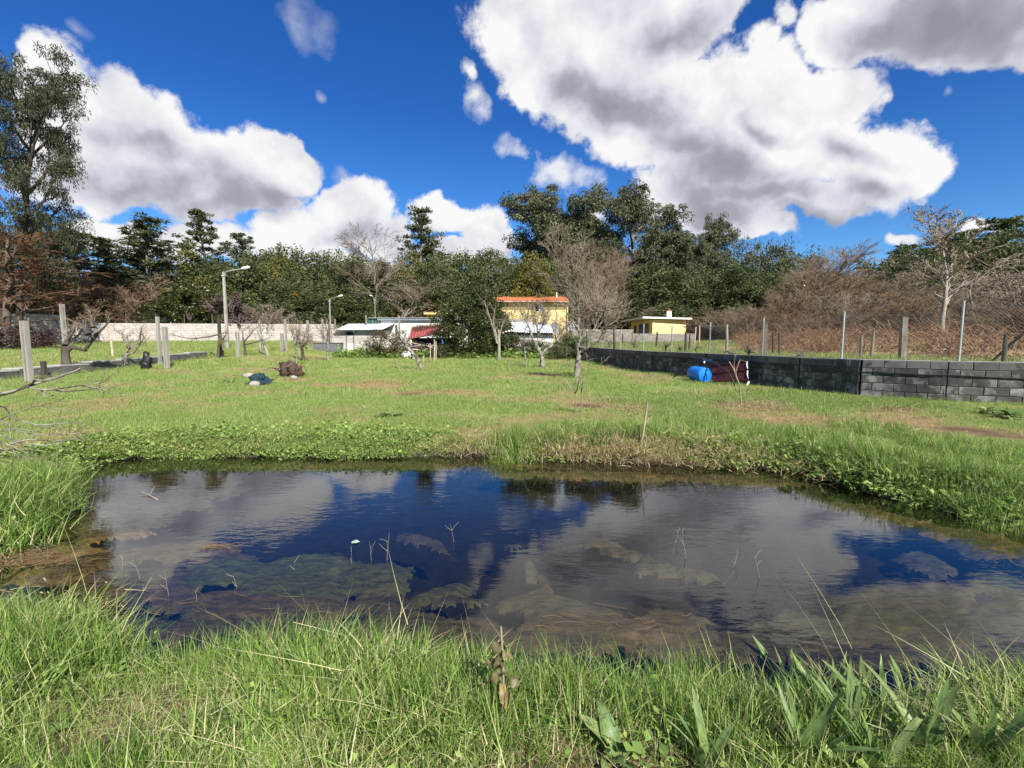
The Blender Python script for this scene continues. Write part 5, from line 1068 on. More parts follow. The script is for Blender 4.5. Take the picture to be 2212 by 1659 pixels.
Y = 53; hx0, hx1 = Xp(921, Y), Xp(990, Y); hb = empty('ochre_hut', (hx0, Y, 1.2), 'small ochre hut with a flat cream fascia partly behind the laurel', 'hut')
q = MB(); q.box(0, hx1 - hx0, 0, 4, -.6, Zp(679.5, Y) - 1.2); q.obj('walls', m_och, hb)
q = MB(); q.box(-.15, hx1 - hx0 + .1, -.5, 4.2, Zp(679.4, Y) - 1.2, Zp(675, Y) - 1.2); q.obj('fascia', mat('cream_fascia', (0.72, 0.55, 0.22), (0.6, 0.45, 0.18), rough=.8), hb)
q = MB(); q.box(-.18, hx1 - hx0 + .15, -.55, 4.3, Zp(674.9, Y) - 1.2, Zp(674.2, Y) - 1.2); q.obj('roof', m_tile, hb)
for a, b in ((937, 951), (955, 967)):
    q = MB(); q.box(Xp(a, Y) - hx0, Xp(b, Y) - hx0, -.03, -.004, Zp(692, Y) - 1.2, Zp(683.3, Y) - 1.2); w_ = q.obj('window', m_glass, hb)
    q = MB(); [q.box(Xp(x, Y) - hx0 - .04, Xp(x, Y) - hx0 + .04, -.06, -.032, Zp(692, Y) - 1.2, Zp(683, Y) - 1.2) for x in (a, (a + b) / 2, b)]; q.obj('frame', m_wpaint, w_)

# ================================================================ red-roofed wood shelter and firewood
Y = 40.0; ws_ = empty('wood_shelter', (Xp(925, Y), Y, zz(Xp(925, Y), Y)), 'lean-to wood shelter with a red corrugated roof overgrown by brambles', 'shelter'); wo_ = ws_.location.copy()
def wl(px, py, yy): return WP(px, py, yy) - wo_
corrug('roof', [wl(883, 732, 39.2), wl(969, 714, 39.2), wl(975, 700, 43.2), wl(890, 706, 43.2)], 14, .035, m_red, ws_)
for px, t in ((897, 728), (956, 718)):
    b = onY(px, 39.6) - wo_; q = MB(); q.tube([b - Vector((0, 0, .2)), wl(px, t, 39.6)], .06, 8); q.obj('post', m_wood, ws_)
for px, t in ((897, 716), (970, 710)):
    b = onY(px, 42.9) - wo_; q = MB(); q.tube([b - Vector((0, 0, .2)), wl(px, t, 42.9)], .06, 8); q.obj('post', m_wood, ws_)
q = MB(); q.tube([wl(884, 733, 39.4), wl(968, 716, 39.4)], .045, 8); q.obj('beam', m_woodd, ws_)
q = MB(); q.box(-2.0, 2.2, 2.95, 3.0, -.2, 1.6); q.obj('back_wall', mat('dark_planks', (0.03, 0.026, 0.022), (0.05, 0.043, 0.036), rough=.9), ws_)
rng = np.random.default_rng(12); cc_ = [np.array(WP(895 + 75 * t, 714 - 8 * t + rng.normal() * 1.2, 42.3 + rng.normal() * .5)) for t in rng.random(46)]
V, Fq, T_ = leaf_quads(rng, cc_, .42, 70, .13, .35, up=.2); V2, F2, T2 = leaf_quads(rng, cc_, .55, 14, .3, .1, up=.8)
V, Fq, T_ = cat_geo([(V, Fq, T_), (V2, F2, T2)]); tag(link('bramble_tangle', np_mesh('bramble_tangle', V, Fq, m_bram, T_)), 'tangle of brambles and dead leaves lying on the red roof', 'bramble')
clo = MB(); b = wl(956, 731, 39.4) + wo_; clo.tube([b + Vector((0, 0, .2)), b, b - Vector((.03, 0, .28)), b - Vector((0, 0, .45))], [.06, .13, .1, .14], 8); tag(clo.obj('blue_cloth', m_clothb), 'blue cloth tied round the right post of the wood shelter', 'cloth')
clo = MB(); b = b + Vector((-.03, -.05, .5)); clo.tube([b + Vector((0, 0, .25)), b, b - Vector((.05, 0, .25))], [.05, .13, .08], 8); tag(clo.obj('pink_cloth', m_clothp), 'faded pink cloth tied above the blue cloth', 'cloth')
for i in range(42):
    Y = rng.uniform(39.0, 40.6); px = rng.uniform(893, 948); py = 758 - 18 * rng.random() ** .8 * (1 - abs(px - 922) / 60); c = WP(px, py, Y); c.z = max(c.z, zz(c.x, Y) + .06); L = rng.uniform(1.0, 2.4); a = rng.normal() * .28 - .18; u = Vector((math.cos(a), rng.normal() * .25, math.sin(a) * .8)).normalized()
    q = MB(); r = rng.uniform(.035, .075); q.tube([-u * L / 2, Vector((0, 0, rng.normal() * .05)), u * L / 2], [r, r * .9, r * .6], 7)
    c.z = max(c.z, zz(c.x, Y) + abs(u.z) * L / 2 * .8 + .05); tag(q.obj('log', [m_woodp, m_wood, m_bark][i % 3], loc=c), 'cut branch in the heap of firewood under the red roof', 'log', 'firewood heaped under the red roof')
for px, top, Yb, lb in ((937, 733, 33, 'left stick of a close pair standing before the firewood'), (941, 737, 33.6, 'right stick of a close pair standing before the firewood'), (929, 741, 36, 'short stick leaning before the firewood'), (914, 768, 31, 'thin cane beside the leaning pruned tree')): post('stick', px, top, Yb, .07, m_woodp, lb, 'stick', rnd=True, lean=random.uniform(-.03, .03), sink=.05)
Y = 38.0; p = onY(877, Y); q = MB(); q.lump((0, 0, .28), (.5, .35, .34), 4, 12, 8, .2); q.lump((.35, -.1, .3), (.3, .3, .3), 5, 10, 7, .15); tag(q.obj('white_sack', m_wpaint, loc=p), 'crumpled white plastic sack at the left of the firewood', 'sack')
p = onY(893.5, 37.5); q = MB(); q.tube([(0, 0, 0), (0, 0, .34)], [.11, .14], 12); tag(q.obj('bucket', mat('grey_plastic', (0.45, 0.47, 0.46), rough=.5), loc=p), 'pale grey bucket beside the white sack', 'bucket')

# ================================================================ white-roofed shed, tiled house, lattice panel
Y = 44.0; ox = Xp(1140, Y); oz = .35; wsd = empty('white_roofed_shed', (ox, Y, oz), 'low white block shed with a bent white sheet roof in front of the tiled house', 'shed')
shed_blocks(wsd, ox, Y, oz, (Xp(1087, Y), Y), (Xp(1196, Y), Y), oz, Zp(724, Y), .7, .26, m_white)
q = MB(); q.box(Xp(1087, Y) - ox + .01, Xp(1196, Y) - ox - .01, .1, 4.5, -.4, Zp(724, Y) - oz); q.obj('body', m_white, wsd)
q = MB(); q.box(Xp(1088, Y) - ox, Xp(1195, Y) - ox, .05, .2, Zp(723.9, Y) - oz, Zp(717.5, Y) - oz); q.obj('beam', mat('grey_beam', (0.16, 0.155, 0.15), rough=.9), wsd)  # grey strip paints the shadow below the eave; no timber runs here
def wl2(px, py, yy): return WP(px, py, yy) - Vector((ox, Y, oz))
corrug('roof', [wl2(1087, 715.5, 43.4), wl2(1150, 718, 43.4), wl2(1150, 697, 48.5), wl2(1098, 695, 48.5)], 12, .03, m_wtin, wsd)
corrug('roof', [wl2(1150.5, 718.3, 43.4), wl2(1208, 719, 43.4), wl2(1190, 701, 48.0), wl2(1151, 701, 48.0)], 11, .03, m_tin, wsd)
q = MB(); yy = 49.0; q.box(Xp(1095, yy) - ox, Xp(1146, yy) - ox, yy - Y, yy - Y + 2.5, .3, Zp(689.5, yy) - oz); q.obj('lean_to', mat('grey_render', (0.30, 0.29, 0.27), (0.2, 0.19, 0.18), scale=2, rough=.9), wsd)
Y = 56.0; ox = Xp(1153, Y); oz = 1.2; th = empty('tiled_house', (ox, Y, oz), 'yellow two-storey house with an orange tiled roof and one small white window', 'house')
wx0, wx1 = Xp(1155.5, Y) - ox, Xp(1173, Y) - ox; wz0, wz1 = Zp(673.5, Y) - oz, Zp(656.5, Y) - oz; A, B = Xp(1077, Y) - ox, Xp(1226.5, Y) - ox; zt = Zp(654, Y) - oz
q = MB(); q.box(A, wx0, 0, .25, -1, zt); q.box(wx1, B, 0, .25, -1, zt); q.box(wx0, wx1, 0, .25, -1, wz0); q.box(wx0, wx1, 0, .25, wz1, zt); q.box(A, B, .25, 8, -1, zt - .01) if False else None
q.box(A, A + .25, .25, 8, -1, zt); q.box(B - .25, B, .25, 8, -1, zt); q.box(A, B, 8, 8.25, -1, zt); q.obj('walls', m_yel, th)
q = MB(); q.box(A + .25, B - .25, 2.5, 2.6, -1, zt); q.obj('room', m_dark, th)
wmid = Xp(1163.2, Y) - ox; q = MB(); w = .05
for x in (wx0, wmid, wx1 - w): q.box(x, x + w, .05, .12, wz0, wz1)
for z in (wz0, wz1 - w): q.box(wx0 + w, wx1 - w, .052, .118, z, z + w)
wn_ = q.obj('window', m_wpaint, th)
for i in range(4):
    q = MB(); zc = wz0 + (wz1 - wz0) * i / 3 - (.02 if i == 3 else 0); q.box(wmid + .07, wx1 + .02, -.06, -.02, zc - .03, zc + .03); q.obj('glazing_bar', m_wpaint, wn_)
for i in range(3):
    q = MB(); xc = wmid + .07 + (wx1 - wmid - .1) * i / 2; q.box(xc - .03, xc + .03, -.061, -.019, wz0, wz1); q.obj('glazing_bar', m_wpaint, wn_)
q = MB(); q.box(wmid + .08, wx1, -.045, -.035, wz0, wz1); q.obj('pane', m_glass, wn_)
q = MB(); q.tube([(A - .1, -.78, zt + .06), (B + .1, -.78, zt + .06)], .06, 8); q.tube([(B - .15, -.7, zt + .02), (B - .15, -.08, zt - .35), (B - .15, -.08, -1)], .04, 8); q.obj('gutter', m_brn, th)
for a_, b_, t_, u_ in ((1162, 1171, 697, 705), (1192, 1204, 697, 709)):
    q = MB(); q.box(Xp(a_, Y) - ox, Xp(b_, Y) - ox, -.025, -.003, Zp(u_, Y) - oz, Zp(t_, Y) - oz); w2_ = q.obj('window', m_glass, th)
    q = MB(); q.box(Xp(a_, Y) - ox - .05, Xp(b_, Y) - ox + .05, -.07, -.027, Zp(u_, Y) - oz - .08, Zp(u_, Y) - oz - .001); q.obj('sill', m_cap, w2_)
q = MB(); q.box(A - .2, B + .2, -.45, 8.5, zt + .002, zt + .09); q.obj('soffit', m_brn, th)
rx0, rx1 = Xp(1070.5, Y - .7) - ox, Xp(1231, Y - .7) - ox; nt_ = 44; tm = MB()
for t in range(1):
    R_ = (rx1 - rx0) / nt_ * .56
for i in range(nt_):
    for r_ in range(3):
        pts = []; x = rx0 + (rx1 - rx0) * (i + .5) / nt_; y0, z0 = -.7 + r_ * 1.9, zt + .12 + r_ * .32; y1, z1 = y0 + 2.05, z0 + .345
        if i == 0 and r_ == 0:
            mt = MB(); k = 7
            for yy, zz_, rr in ((0, 0, R_), (2.05, .345, R_ * .85)):
                for j in range(k): an = math.pi * j / (k - 1); mt.v.append((math.cos(an) * rr, yy, zz_ + math.sin(an) * rr))
            mt.f = [(j, j + 1, k + j + 1, k + j) for j in range(k - 1)] + [tuple(range(k))[::-1]]; mt.sm = [True] * (k - 1) + [False]; tile_me = mt.mesh('tile', m_tile)
        link('tile', tile_me, th, loc=(x, y0, z0 + random.uniform(0, .012)))
q = MB(); q.add([(rx0, -.68, zt + .1), (rx1, -.68, zt + .1), (rx1, 5.2, zt + 1.1), (rx0, 5.2, zt + 1.1), (rx0, 5.2, zt + .095), (rx1, 5.2, zt + .095)], [(0, 1, 2, 3), (0, 3, 4), (1, 5, 2), (3, 2, 5, 4)]); q.obj('roof_deck', m_tile, th)
q = MB(); q.box(Xp(1206, Y) - ox, Xp(1208, Y) - ox, 3, 3.1, zt + .6, zt + 1.5); q.obj('flue', m_wpaint, th)
Y = 52.0; o = empty('lattice_panel', (Xp(1233, Y), Y, zz(Xp(1233, Y), Y)), 'white gridded panel standing at the right corner of the tiled house', 'panel'); a, b = Xp(1225, Y) - o.location.x, Xp(1241.5, Y) - o.location.x; z0, z1 = Zp(714.5, Y) - o.location.z, Zp(695, Y) - o.location.z
for i in range(6): q = MB(); x = a + (b - a) * i / 5; q.box(x - .025, x + .025, 0, .05, z0, z1); q.obj('slat', m_wpaint, o)
for i in range(7): q = MB(); z = z0 + (z1 - z0) * i / 6; q.box(a, b, -.03, -.002, z - .03, z + .03); q.obj('slat', m_wpaint, o)
for x in (a, b): q = MB(); q.box(x - .04, x + .04, .055, .12, -.2, z1); q.obj('leg', m_wpaint, o)

# grey wall of the right plot and the flat-roofed house
gw = empty('grey_wall', (0, 0, 0), 'grey-brown block wall with a pale coping in front of the flat-roofed house', 'wall')
Yw = 47.0; block_wall(gw, [(Xp(1236, Yw), Yw), (Xp(1367, Yw), Yw)], 1.0, Zp(714.5, Yw), .5, .2, .2, m_gblk, None, m_wmort, limit=150, seed=6)
q = MB(); q.box(Xp(1236, Yw), Xp(1367, Yw), Yw - .13, Yw + .13, Zp(714.5, Yw) + .002, Zp(712, Yw)); q.obj('coping', m_cap, gw)
gw2 = empty('grey_wall', (0, 0, 0), 'lower grey-brown block wall directly below the flat-roofed yellow house', 'wall')
block_wall(gw2, [(Xp(1368, Yw), Yw + .3), (Xp(1503, Yw), Yw + .3)], 1.0, Zp(720.5, Yw), .5, .2, .2, m_gblk, None, m_wmort, limit=150, seed=7)
fh = empty('flat_roofed_house', (Xp(1409, 53), 53, 1.3), 'small yellow house with a thin overhanging flat roof and a white chimney', 'house'); fo = fh.location.copy()
c0, c1, c2 = WP(1409, 720, 53), WP(1481, 720, 55), WP(1363, 720, 60); c3 = c1 + c2 - c0; zt = WP(1409, 690, 53).z
def wall_q(p, q_, z0, z1, m, nm, par, th=.2):
    p, q_ = Vector(p), Vector(q_); L = (q_ - p).xy.length; an = math.atan2(q_.y - p.y, q_.x - p.x); mb = MB(); mb.box(0, L, 0, th, z0 - fo.z, z1 - fo.z); return mb.obj(nm, m, par, loc=(p.x - fo.x, p.y - fo.y, 0), rot=(0, 0, an))
wall_q(c0, c1, .8, zt, m_yel, 'front_wall', fh); wall_q(c1, c3, .8, zt, m_yel, 'side_wall', fh)
sw = wall_q(c2, c0, .8, zt, m_yel, 'side_wall', fh); Ls = (c0 - c2).xy.length; wall_q(c3, c2, .8, zt, m_yel, 'back_wall', fh)
q = MB(); q.box(Ls * .17, Ls * .27, -.03, -.003, 1.2 - fo.z, zt - fo.z - .55); q.obj('door', m_dark, sw)
q = MB(); q.box(Ls * .42, Ls * .84, -.03, -.003, 1.3 - fo.z, zt - fo.z - .4); gwn = q.obj('window', m_glass, sw)
for t in (.42, .56, .70, .84): q = MB(); q.box(Ls * t - .04, Ls * t + .04, -.06, -.032, 1.3 - fo.z, zt - fo.z - .4); q.obj('frame', m_wire, gwn)
d1 = (c1 - c0).xy.normalized(); d2 = (c2 - c0).xy.normalized(); P4 = [c0.xy - d1 * .9 - d2 * .7, c1.xy + d1 * .5 - d2 * .7, c3.xy + d1 * .5 + d2 * .6, c2.xy - d1 * 1.3 + d2 * .6]
P4[0] = c0.xy - d1 * 1.6 - d2 * .5
q = MB(); zs = [0.02, 0, 0, -.1]; q.add([(p.x - fo.x, p.y - fo.y, zt - fo.z + .06 + k) for p, k in zip(P4, zs)] + [(p.x - fo.x, p.y - fo.y, zt - fo.z + .24 + k) for p, k in zip(P4, zs)], [(3, 2, 1, 0), (4, 5, 6, 7), (0, 1, 5, 4), (1, 2, 6, 5), (2, 3, 7, 6), (3, 0, 4, 7)]); q.obj('roof', m_white, fh)
cpx = WP(1444.5, 683, 55.5); ch = MB(); ch.box(-.24, .24, -.24, .24, 0, .85); cho = ch.obj('chimney', m_white, fh, loc=(cpx.x - fo.x, cpx.y - fo.y, zt - fo.z + .2)); ch = MB(); ch.box(-.28, .28, -.28, .28, .852, .93); ch.tube([(0, 0, .93), (0, 0, 1.06)], .12, 10); ch.obj('chimney_cap', m_tile, cho)

# ================================================================ fruit trees drawn limb by limb
def limb_tree(name, Y, limbs, label, cat='tree', bark=m_lich, tw=m_twig, tl=.5, nt=26, r0=.1, seed=1, base=None, depth=.5, sub=3, tr=.008, up=.35):
    rng = np.random.default_rng(seed); px0, py0 = limbs[0][0]; b = base or Vector((WP(px0, py0, Y).x, Y, zz(WP(px0, py0, Y).x, Y))); o = empty(name, b, label, cat)
    P, Rr, S0, S1, Q0, Q1 = [], [], [], [], [], []; sc = Y / F
    for li, L in enumerate(limbs):
        off = rng.normal() * depth * (0 if li == 0 else 1); pts = []
        for i, (x, y) in enumerate(L): p = WP(x, y, Y) - b; p.y = off * i / max(1, len(L) - 1) if li else 0.0; pts.append(np.array(p))
        if li == 0: pts[0][2] = -.12
        r = r0 if li == 0 else r0 * .62 * rng.uniform(.75, 1.1); re = r * (.72 if li == 0 else .22); P.append(pts); Rr.append(list(np.linspace(r, re, len(pts))))
        n = (2 if li == 0 else nt)
        for k in range(n):
            t = (.55 if li == 0 else .25) + (.45 if li == 0 else .75) * rng.random(); j = min(t * (len(pts) - 1), len(pts) - 1.001); q = pts[int(j)] * (1 - j % 1) + pts[int(j) + 1] * (j % 1)
            d = pts[int(j) + 1] - pts[int(j)]; d = d / (np.linalg.norm(d) + 1e-6) * .5 + rng.normal(size=3) * .75; d[2] += up; u, dd = limb_path(rng, q, d, tl * rng.uniform(.5, 1.3), 4, .22, .06); rr = np.linspace(tr * 2, tr, 5)
            for s in range(4): S0.append(u[s]); S1.append(u[s + 1]); Q0.append(rr[s]); Q1.append(rr[s + 1])
            for _ in range(sub):
                v, _ = limb_path(rng, u[rng.integers(1, 5)], dd + rng.normal(size=3) * .7, tl * rng.uniform(.25, .6), 3, .2, .05)
                for s in range(3): S0.append(v[s]); S1.append(v[s + 1]); Q0.append(tr * .9); Q1.append(tr * .5)
    tubes(P, Rr, 8).obj('trunk', bark, o); V, Fq = segs_mesh(S0, S1, Q0, Q1, 3); 
    if len(V): tag(link('twigs', np_mesh('twigs', V, Fq, tw, None, True), o), kind='stuff')
    return o
limb_tree('fruit_tree', 18.0, [[(1245, 820), (1247, 795), (1250, 767)], [(1250, 767), (1246, 751), (1254, 731), (1248, 707), (1232, 692), (1222, 670)], [(1250, 762), (1262, 755), (1282, 743), (1298, 733), (1300, 711), (1314, 703), (1351, 676)],
    [(1254, 731), (1262, 712), (1270, 690), (1268, 660)], [(1298, 733), (1306, 705), (1300, 680), (1303, 655)], [(1248, 707), (1250, 680), (1243, 650)], [(1314, 703), (1330, 680), (1332, 655)], [(1262, 712), (1285, 690), (1284, 660)]],
    'leafless lichened fruit tree standing on the meadow left of the blue barrel', nt=24, tl=.75, r0=.13, seed=3, sub=4)
limb_tree('fruit_tree', 25.0, [[(1173, 797), (1171, 780), (1170, 766)], [(1170, 768), (1158, 744), (1151, 733), (1145, 712), (1134, 688), (1122, 670)], [(1158, 744), (1164, 736), (1163, 717), (1159, 687), (1152, 660)], [(1170, 766), (1179, 755), (1194, 745), (1203, 738), (1198, 717), (1194, 703), (1206, 685), (1200, 662)],
    [(1203, 738), (1207, 725), (1212, 716)], [(1163, 717), (1175, 700), (1180, 672)]], 'leafless fruit tree with three spreading limbs in front of the white-roofed shed', nt=20, tl=.8, r0=.15, seed=4)
limb_tree('fruit_tree', 25.5, [[(1137, 800), (1135, 775), (1133, 752)], [(1133, 755), (1142, 736), (1150, 722)], [(1134, 765), (1126, 748), (1124, 725)], [(1133, 752), (1132, 728), (1137, 705)]], 'slender young leafless tree left of the three-limbed fruit tree', nt=7, tl=.5, r0=.05, seed=5)
limb_tree('pollard_tree', 34.0, [[(1078, 768), (1078, 740), (1077, 712)], [(1074, 742), (1070, 726), (1061, 696), (1052, 668), (1045, 650)], [(1078, 735), (1084, 705), (1095, 680)], [(1073, 730), (1066, 700), (1068, 670)]], 'young tree with a pale sawn-off trunk beside the dark laurel', bark=m_bark_w, nt=14, tl=.8, r0=.12, seed=6)
limb_tree('pruned_tree', 24.0, [[(913, 803), (906, 786), (899, 770), (891, 763), (882, 752), (874, 744)], [(874, 744), (878, 735), (883, 731)], [(876, 745), (868, 730), (867, 712)], [(868, 741), (860, 738), (861, 731), (853, 724)], [(875, 741), (873, 726), (874, 714)]],
          'pruned tree leaning hard to the left with pale cut limbs', bark=m_lich, nt=3, tl=.45, r0=.1, seed=7, tr=.006)
limb_tree('fruit_tree', 27.5, [[(641, 796), (640, 772), (639, 751), (635, 729), (630, 706)], [(639, 748), (646, 730), (655, 718)], [(637, 735), (628, 722), (626, 708)], [(639, 752), (643, 725), (640, 700)]], 'thin leafless tree rising behind the heap of roots', nt=12, tl=.6, r0=.07, seed=8)
limb_tree('fruit_tree', 33.0, [[(709, 780), (708, 760), (708, 739)], [(708, 741), (702, 722), (700, 702)], [(708, 739), (713, 718), (712, 700)], [(708, 735), (718, 722), (727, 715)], [(708, 738), (695, 725), (690, 712)]], 'leafless tree beside the left corner of the block shed', nt=14, tl=.7, r0=.09, seed=9)
limb_tree('grapevine', 32.0, [[(655, 758), (652, 751), (650, 745)], [(650, 747), (640, 735), (632, 722)], [(652, 747), (655, 730), (660, 712)], [(653, 749), (664, 738), (672, 722)], [(650, 745), (644, 725), (645, 706)], [(654, 748), (668, 742), (680, 735)]], 'bushy unpruned vine between two grooved concrete posts', 'vine', bark=m_bark_d, nt=16, tl=.7, r0=.11, seed=10)
limb_tree('grapevine', 20.2, [[(145, 803), (143, 780), (141, 765), (141, 747)], [(141, 760), (151, 750), (171, 757), (191, 722), (201, 707), (213, 686)], [(141, 747), (136, 735), (140, 715), (137, 698)], [(201, 707), (195, 692), (197, 680)], [(191, 722), (180, 705), (176, 690)], [(143, 755), (130, 742), (122, 728)]], 'big gnarled black vine with one limb swung out to the right', 'vine', bark=m_bark_d, nt=13, tl=.45, r0=.19, seed=11)
limb_tree('grapevine', 23.0, [[(270, 807), (271, 785), (271, 767)], [(271, 768), (277, 752), (268, 740), (262, 722)], [(271, 767), (286, 762), (301, 740), (312, 722)], [(277, 752), (274, 730), (250, 712)], [(301, 740), (308, 715)]], 'vine with a whitewashed trunk left of the black bag', 'vine', bark=m_lich, nt=12, tl=.5, r0=.14, seed=12)
limb_tree('grapevine', 29.0, [[(470, 768), (473, 745), (476, 722)], [(476, 722), (450, 728), (420, 732), (380, 724)], [(476, 722), (490, 718), (478, 735)], [(474, 735), (485, 730), (484, 745)]], 'vine trained along a wire left of the tall lamp post', 'vine', bark=m_bark_d, nt=18, tl=.35, r0=.09, seed=13, up=-.2)
limb_tree('grapevine', 31.0, [[(530, 762), (528, 745), (525, 730)], [(525, 730), (520, 716), (530, 706)], [(527, 738), (540, 722), (548, 710)], [(528, 745), (545, 738), (558, 730)]], 'tangled vine right of the tall lamp post', 'vine', bark=m_bark_d, nt=14, tl=.5, r0=.08, seed=14)
limb_tree('sapling', 10.7, [[(1602, 878), (1599, 835), (1592, 818), (1584, 796), (1575, 781)]], 'thin bent sapling arching in front of the maroon sheet', 'sapling', bark=m_twig_t, nt=0, r0=.016, seed=15)
for px, bpy_, top, lb in ((1243, 893, 840, 'short dead shoot on the bare soil patch'), (1256, 893, 818, 'thin planted whip on the bare soil patch'), (1300, 800, 772, 'thin whip close to the foot of the dark wall'), (1268, 798, 770, 'young whip just right of the lichened fruit tree'), (597, 792, 770, 'slim whip right of the root heap'), (790, 790, 765, 'thin cane in front of the block shed'), (1098, 800, 770, 'wooden cane left of the young slender tree')):
    g = G(px, bpy_); limb_tree('sapling', g.y, [[(px, bpy_), (px + 1, (bpy_ + top) / 2), (px - 1, top)]], lb, 'sapling', bark=m_twig, nt=0, r0=.014, seed=px)

# ================================================================ heap of roots, tarpaulin bundle, black bag
p = at(630, 815); o = empty('root_heap', p, 'heap of dug-up brown roots and twigs on the meadow', 'root heap'); rng = np.random.default_rng(21)
q = MB(); q.lump((0, 0, .22), (.42, .36, .36), 9, 14, 9, .35); q.lump((-.2, 0, .3), (.3, .25, .3), 10, 12, 8, .4); q.obj('soil', mat('root_soil', (0.045, 0.028, 0.02), (0.09, 0.06, 0.042), scale=8, rough=1, bump=1.0), o)
for i in range(30):
    u = rng.normal(size=3); u[2] = abs(u[2]) * .6; u /= np.linalg.norm(u); st_ = np.array((rng.normal() * .25, rng.normal() * .15 - .08, .2 + rng.random() * .25)); pts, _ = limb_path(rng, st_, u, rng.uniform(.3, .75), 5, .35, 0); q = MB(); q.tube(pts, list(np.linspace(rng.uniform(.014, .034), .006, 6)), 6); q.obj('root', m_wood if i % 2 else mat('red_root', (0.12, 0.06, 0.035), (0.06, 0.03, 0.02), rough=.9), o)
q = MB(); q.lump((0, 0, .06), (.15, .1, .1), 3, 8, 6, .2); tag(q.obj('stone', m_stone, loc=at(635, 820)), 'pale stone lying at the foot of the root heap', 'stone')
p = at(560, 832); q = MB(); nu, nv = 26, 14; vs = []
for i in range(nv + 1):
    for j in range(nu):
        th_ = math.pi * i / nv * .62; ph = 2 * math.pi * j / nu; k = 1 + .18 * math.sin(ph * 5 + i * .9) + .12 * math.sin(ph * 9 - i * 1.7) + .07 * math.sin(i * 2.3 + j); vs.append((math.sin(th_) * math.cos(ph) * .34 * k + (.12 * math.sin(i)), math.sin(th_) * math.sin(ph) * .24 * k, math.cos(th_) * .33 * k - .03 + (.05 * math.sin(ph * 2))))
q.add(vs, [(i * nu + j, (i + 1) * nu + j, (i + 1) * nu + (j + 1) % nu, i * nu + (j + 1) % nu) for i in range(nv) for j in range(nu)], True); tag(q.obj('tarpaulin', m_teal, loc=p), 'crumpled blue-green tarpaulin bundle on the meadow', 'tarpaulin')
for px, py, r, lb in ((537, 818, .2, 'pale stone behind the left end of the tarpaulin'), (550, 835, .16, 'white stone tucked in front of the tarpaulin')):
    q = MB(); q.lump((0, 0, r * .45), (r * 1.2, r * .8, r * .7), px, 9, 6, .2); tag(q.obj('stone', m_stone, loc=at(px, py)), lb, 'stone')
p = onY(314, 22.5); q = MB(); q.lump((0, 0, .38), (.18, .16, .42), 5, 14, 10, .3); q.lump((-.1, 0, .2), (.22, .2, .24), 6, 12, 8, .3); tag(q.obj('black_bag', m_blk_p, loc=p), 'black plastic bag hung on a stub by the left row', 'bag')
q = MB(); q.box(0, 2.4, 0, .6, -.2, .55); q.box(-.05, 2.45, -.05, .65, .552, .6); tag(q.obj('water_trough', mat('trough_grey', (0.14, 0.145, 0.15), (0.09, 0.095, 0.1), rough=.8), loc=onY(676, 41)), 'grey concrete trough left of the block shed', 'trough')

# ================================================================ blue barrel, maroon sheet, black pipe
def barrel():
    c = WP(1523, 810.5, 16.3); d = Vector((.10, -.99, -.03)).normalized(); o = empty('barrel', c, 'blue plastic barrel lying on its side against the dark wall', 'barrel'); R = .265
    prof = [(0, .0), (0, R * .80), (.015, R * .93), (.05, R), (.09, R * 1.0), (.10, R * .97), (.13, R * .97), (.145, R * .99), (.30, R * 1.02), (.31, R * 1.0), (.33, R * 1.0), (.34, R * 1.02), (.55, R * 1.02), (.76, R * .99), (.86, R * .9), (.87, 0)]
    q = MB(); k = 32; a = Vector((0, 0, 1)); b = d.cross(a).normalized(); a = b.cross(d).normalized(); vs = []
    for s, r in prof: vs += [-d * s + (a * math.cos(2 * math.pi * j / k) + b * math.sin(2 * math.pi * j / k)) * max(r, .001) for j in range(k)]
    q.add(vs, [(i * k + j, i * k + (j + 1) % k, (i + 1) * k + (j + 1) % k, (i + 1) * k + j) for i in range(len(prof) - 1) for j in range(k)], True); q.obj('body', m_blue, o)
    def pt(u, v, s=.012): return d * s + b * u + a * v
    q = MB(); rim = [pt(math.cos(t) * R * .86, math.sin(t) * R * .86, .008) for t in np.linspace(0, 6.283, 33)]; q.tube(rim, .012, 6, cap=False); q.obj('rim', m_blue, o)
    q = MB(); q.tube([pt(-.06, -.2), pt(-.055, .03), pt(-.02, .05), pt(.13, -.14)], .012, 6); q.obj('handle', mat('dark_blue_plastic', (0.004, 0.08, 0.32), rough=.4), o)
    q = MB(); q.tube([-d * .42 + a * R * .98, -d * .42 + a * (R * 1.13)], [.06, .055], 14); q.obj('cap', m_blk_p, o)
barrel()
A4 = [WP(1537, 791, 16.7), WP(1614, 779, 15.6), WP(1616.5, 822, 15.2), WP(1539, 825, 16.2)]
for k_ in (2, 3): A4[k_].z = max(A4[k_].z, zz(A4[k_].x, A4[k_].y) + .01)
sp = empty('metal_sheet', A4[3], 'dark maroon ribbed sheet leaning on the dark wall beside the barrel', 'sheet'); B4 = [p - A4[3] for p in A4]; nrm = (B4[1] - B4[0]).cross(B4[3] - B4[0]).normalized(); nrm = nrm if nrm.y < 0 else -nrm
q = MB(); q.add([p for p in B4] + [p - nrm * .012 for p in B4], [(0, 1, 2, 3), (7, 6, 5, 4), (0, 4, 5, 1), (1, 5, 6, 2), (2, 6, 7, 3), (3, 7, 4, 0)]); q.obj('sheet_face', m_mar, sp)
for t in (.02, .5, .97):
    a, b = B4[0].lerp(B4[3], t), B4[1].lerp(B4[2], t); q = MB(); w = Vector((0, 0, .028)); q.add([a - w + nrm * .002, b - w + nrm * .002, b + nrm * .045, a + nrm * .045, a + w + nrm * .002, b + w + nrm * .002], [(0, 1, 2, 3), (3, 2, 5, 4)]); q.obj('rib', m_marl, sp)
q = MB(); 
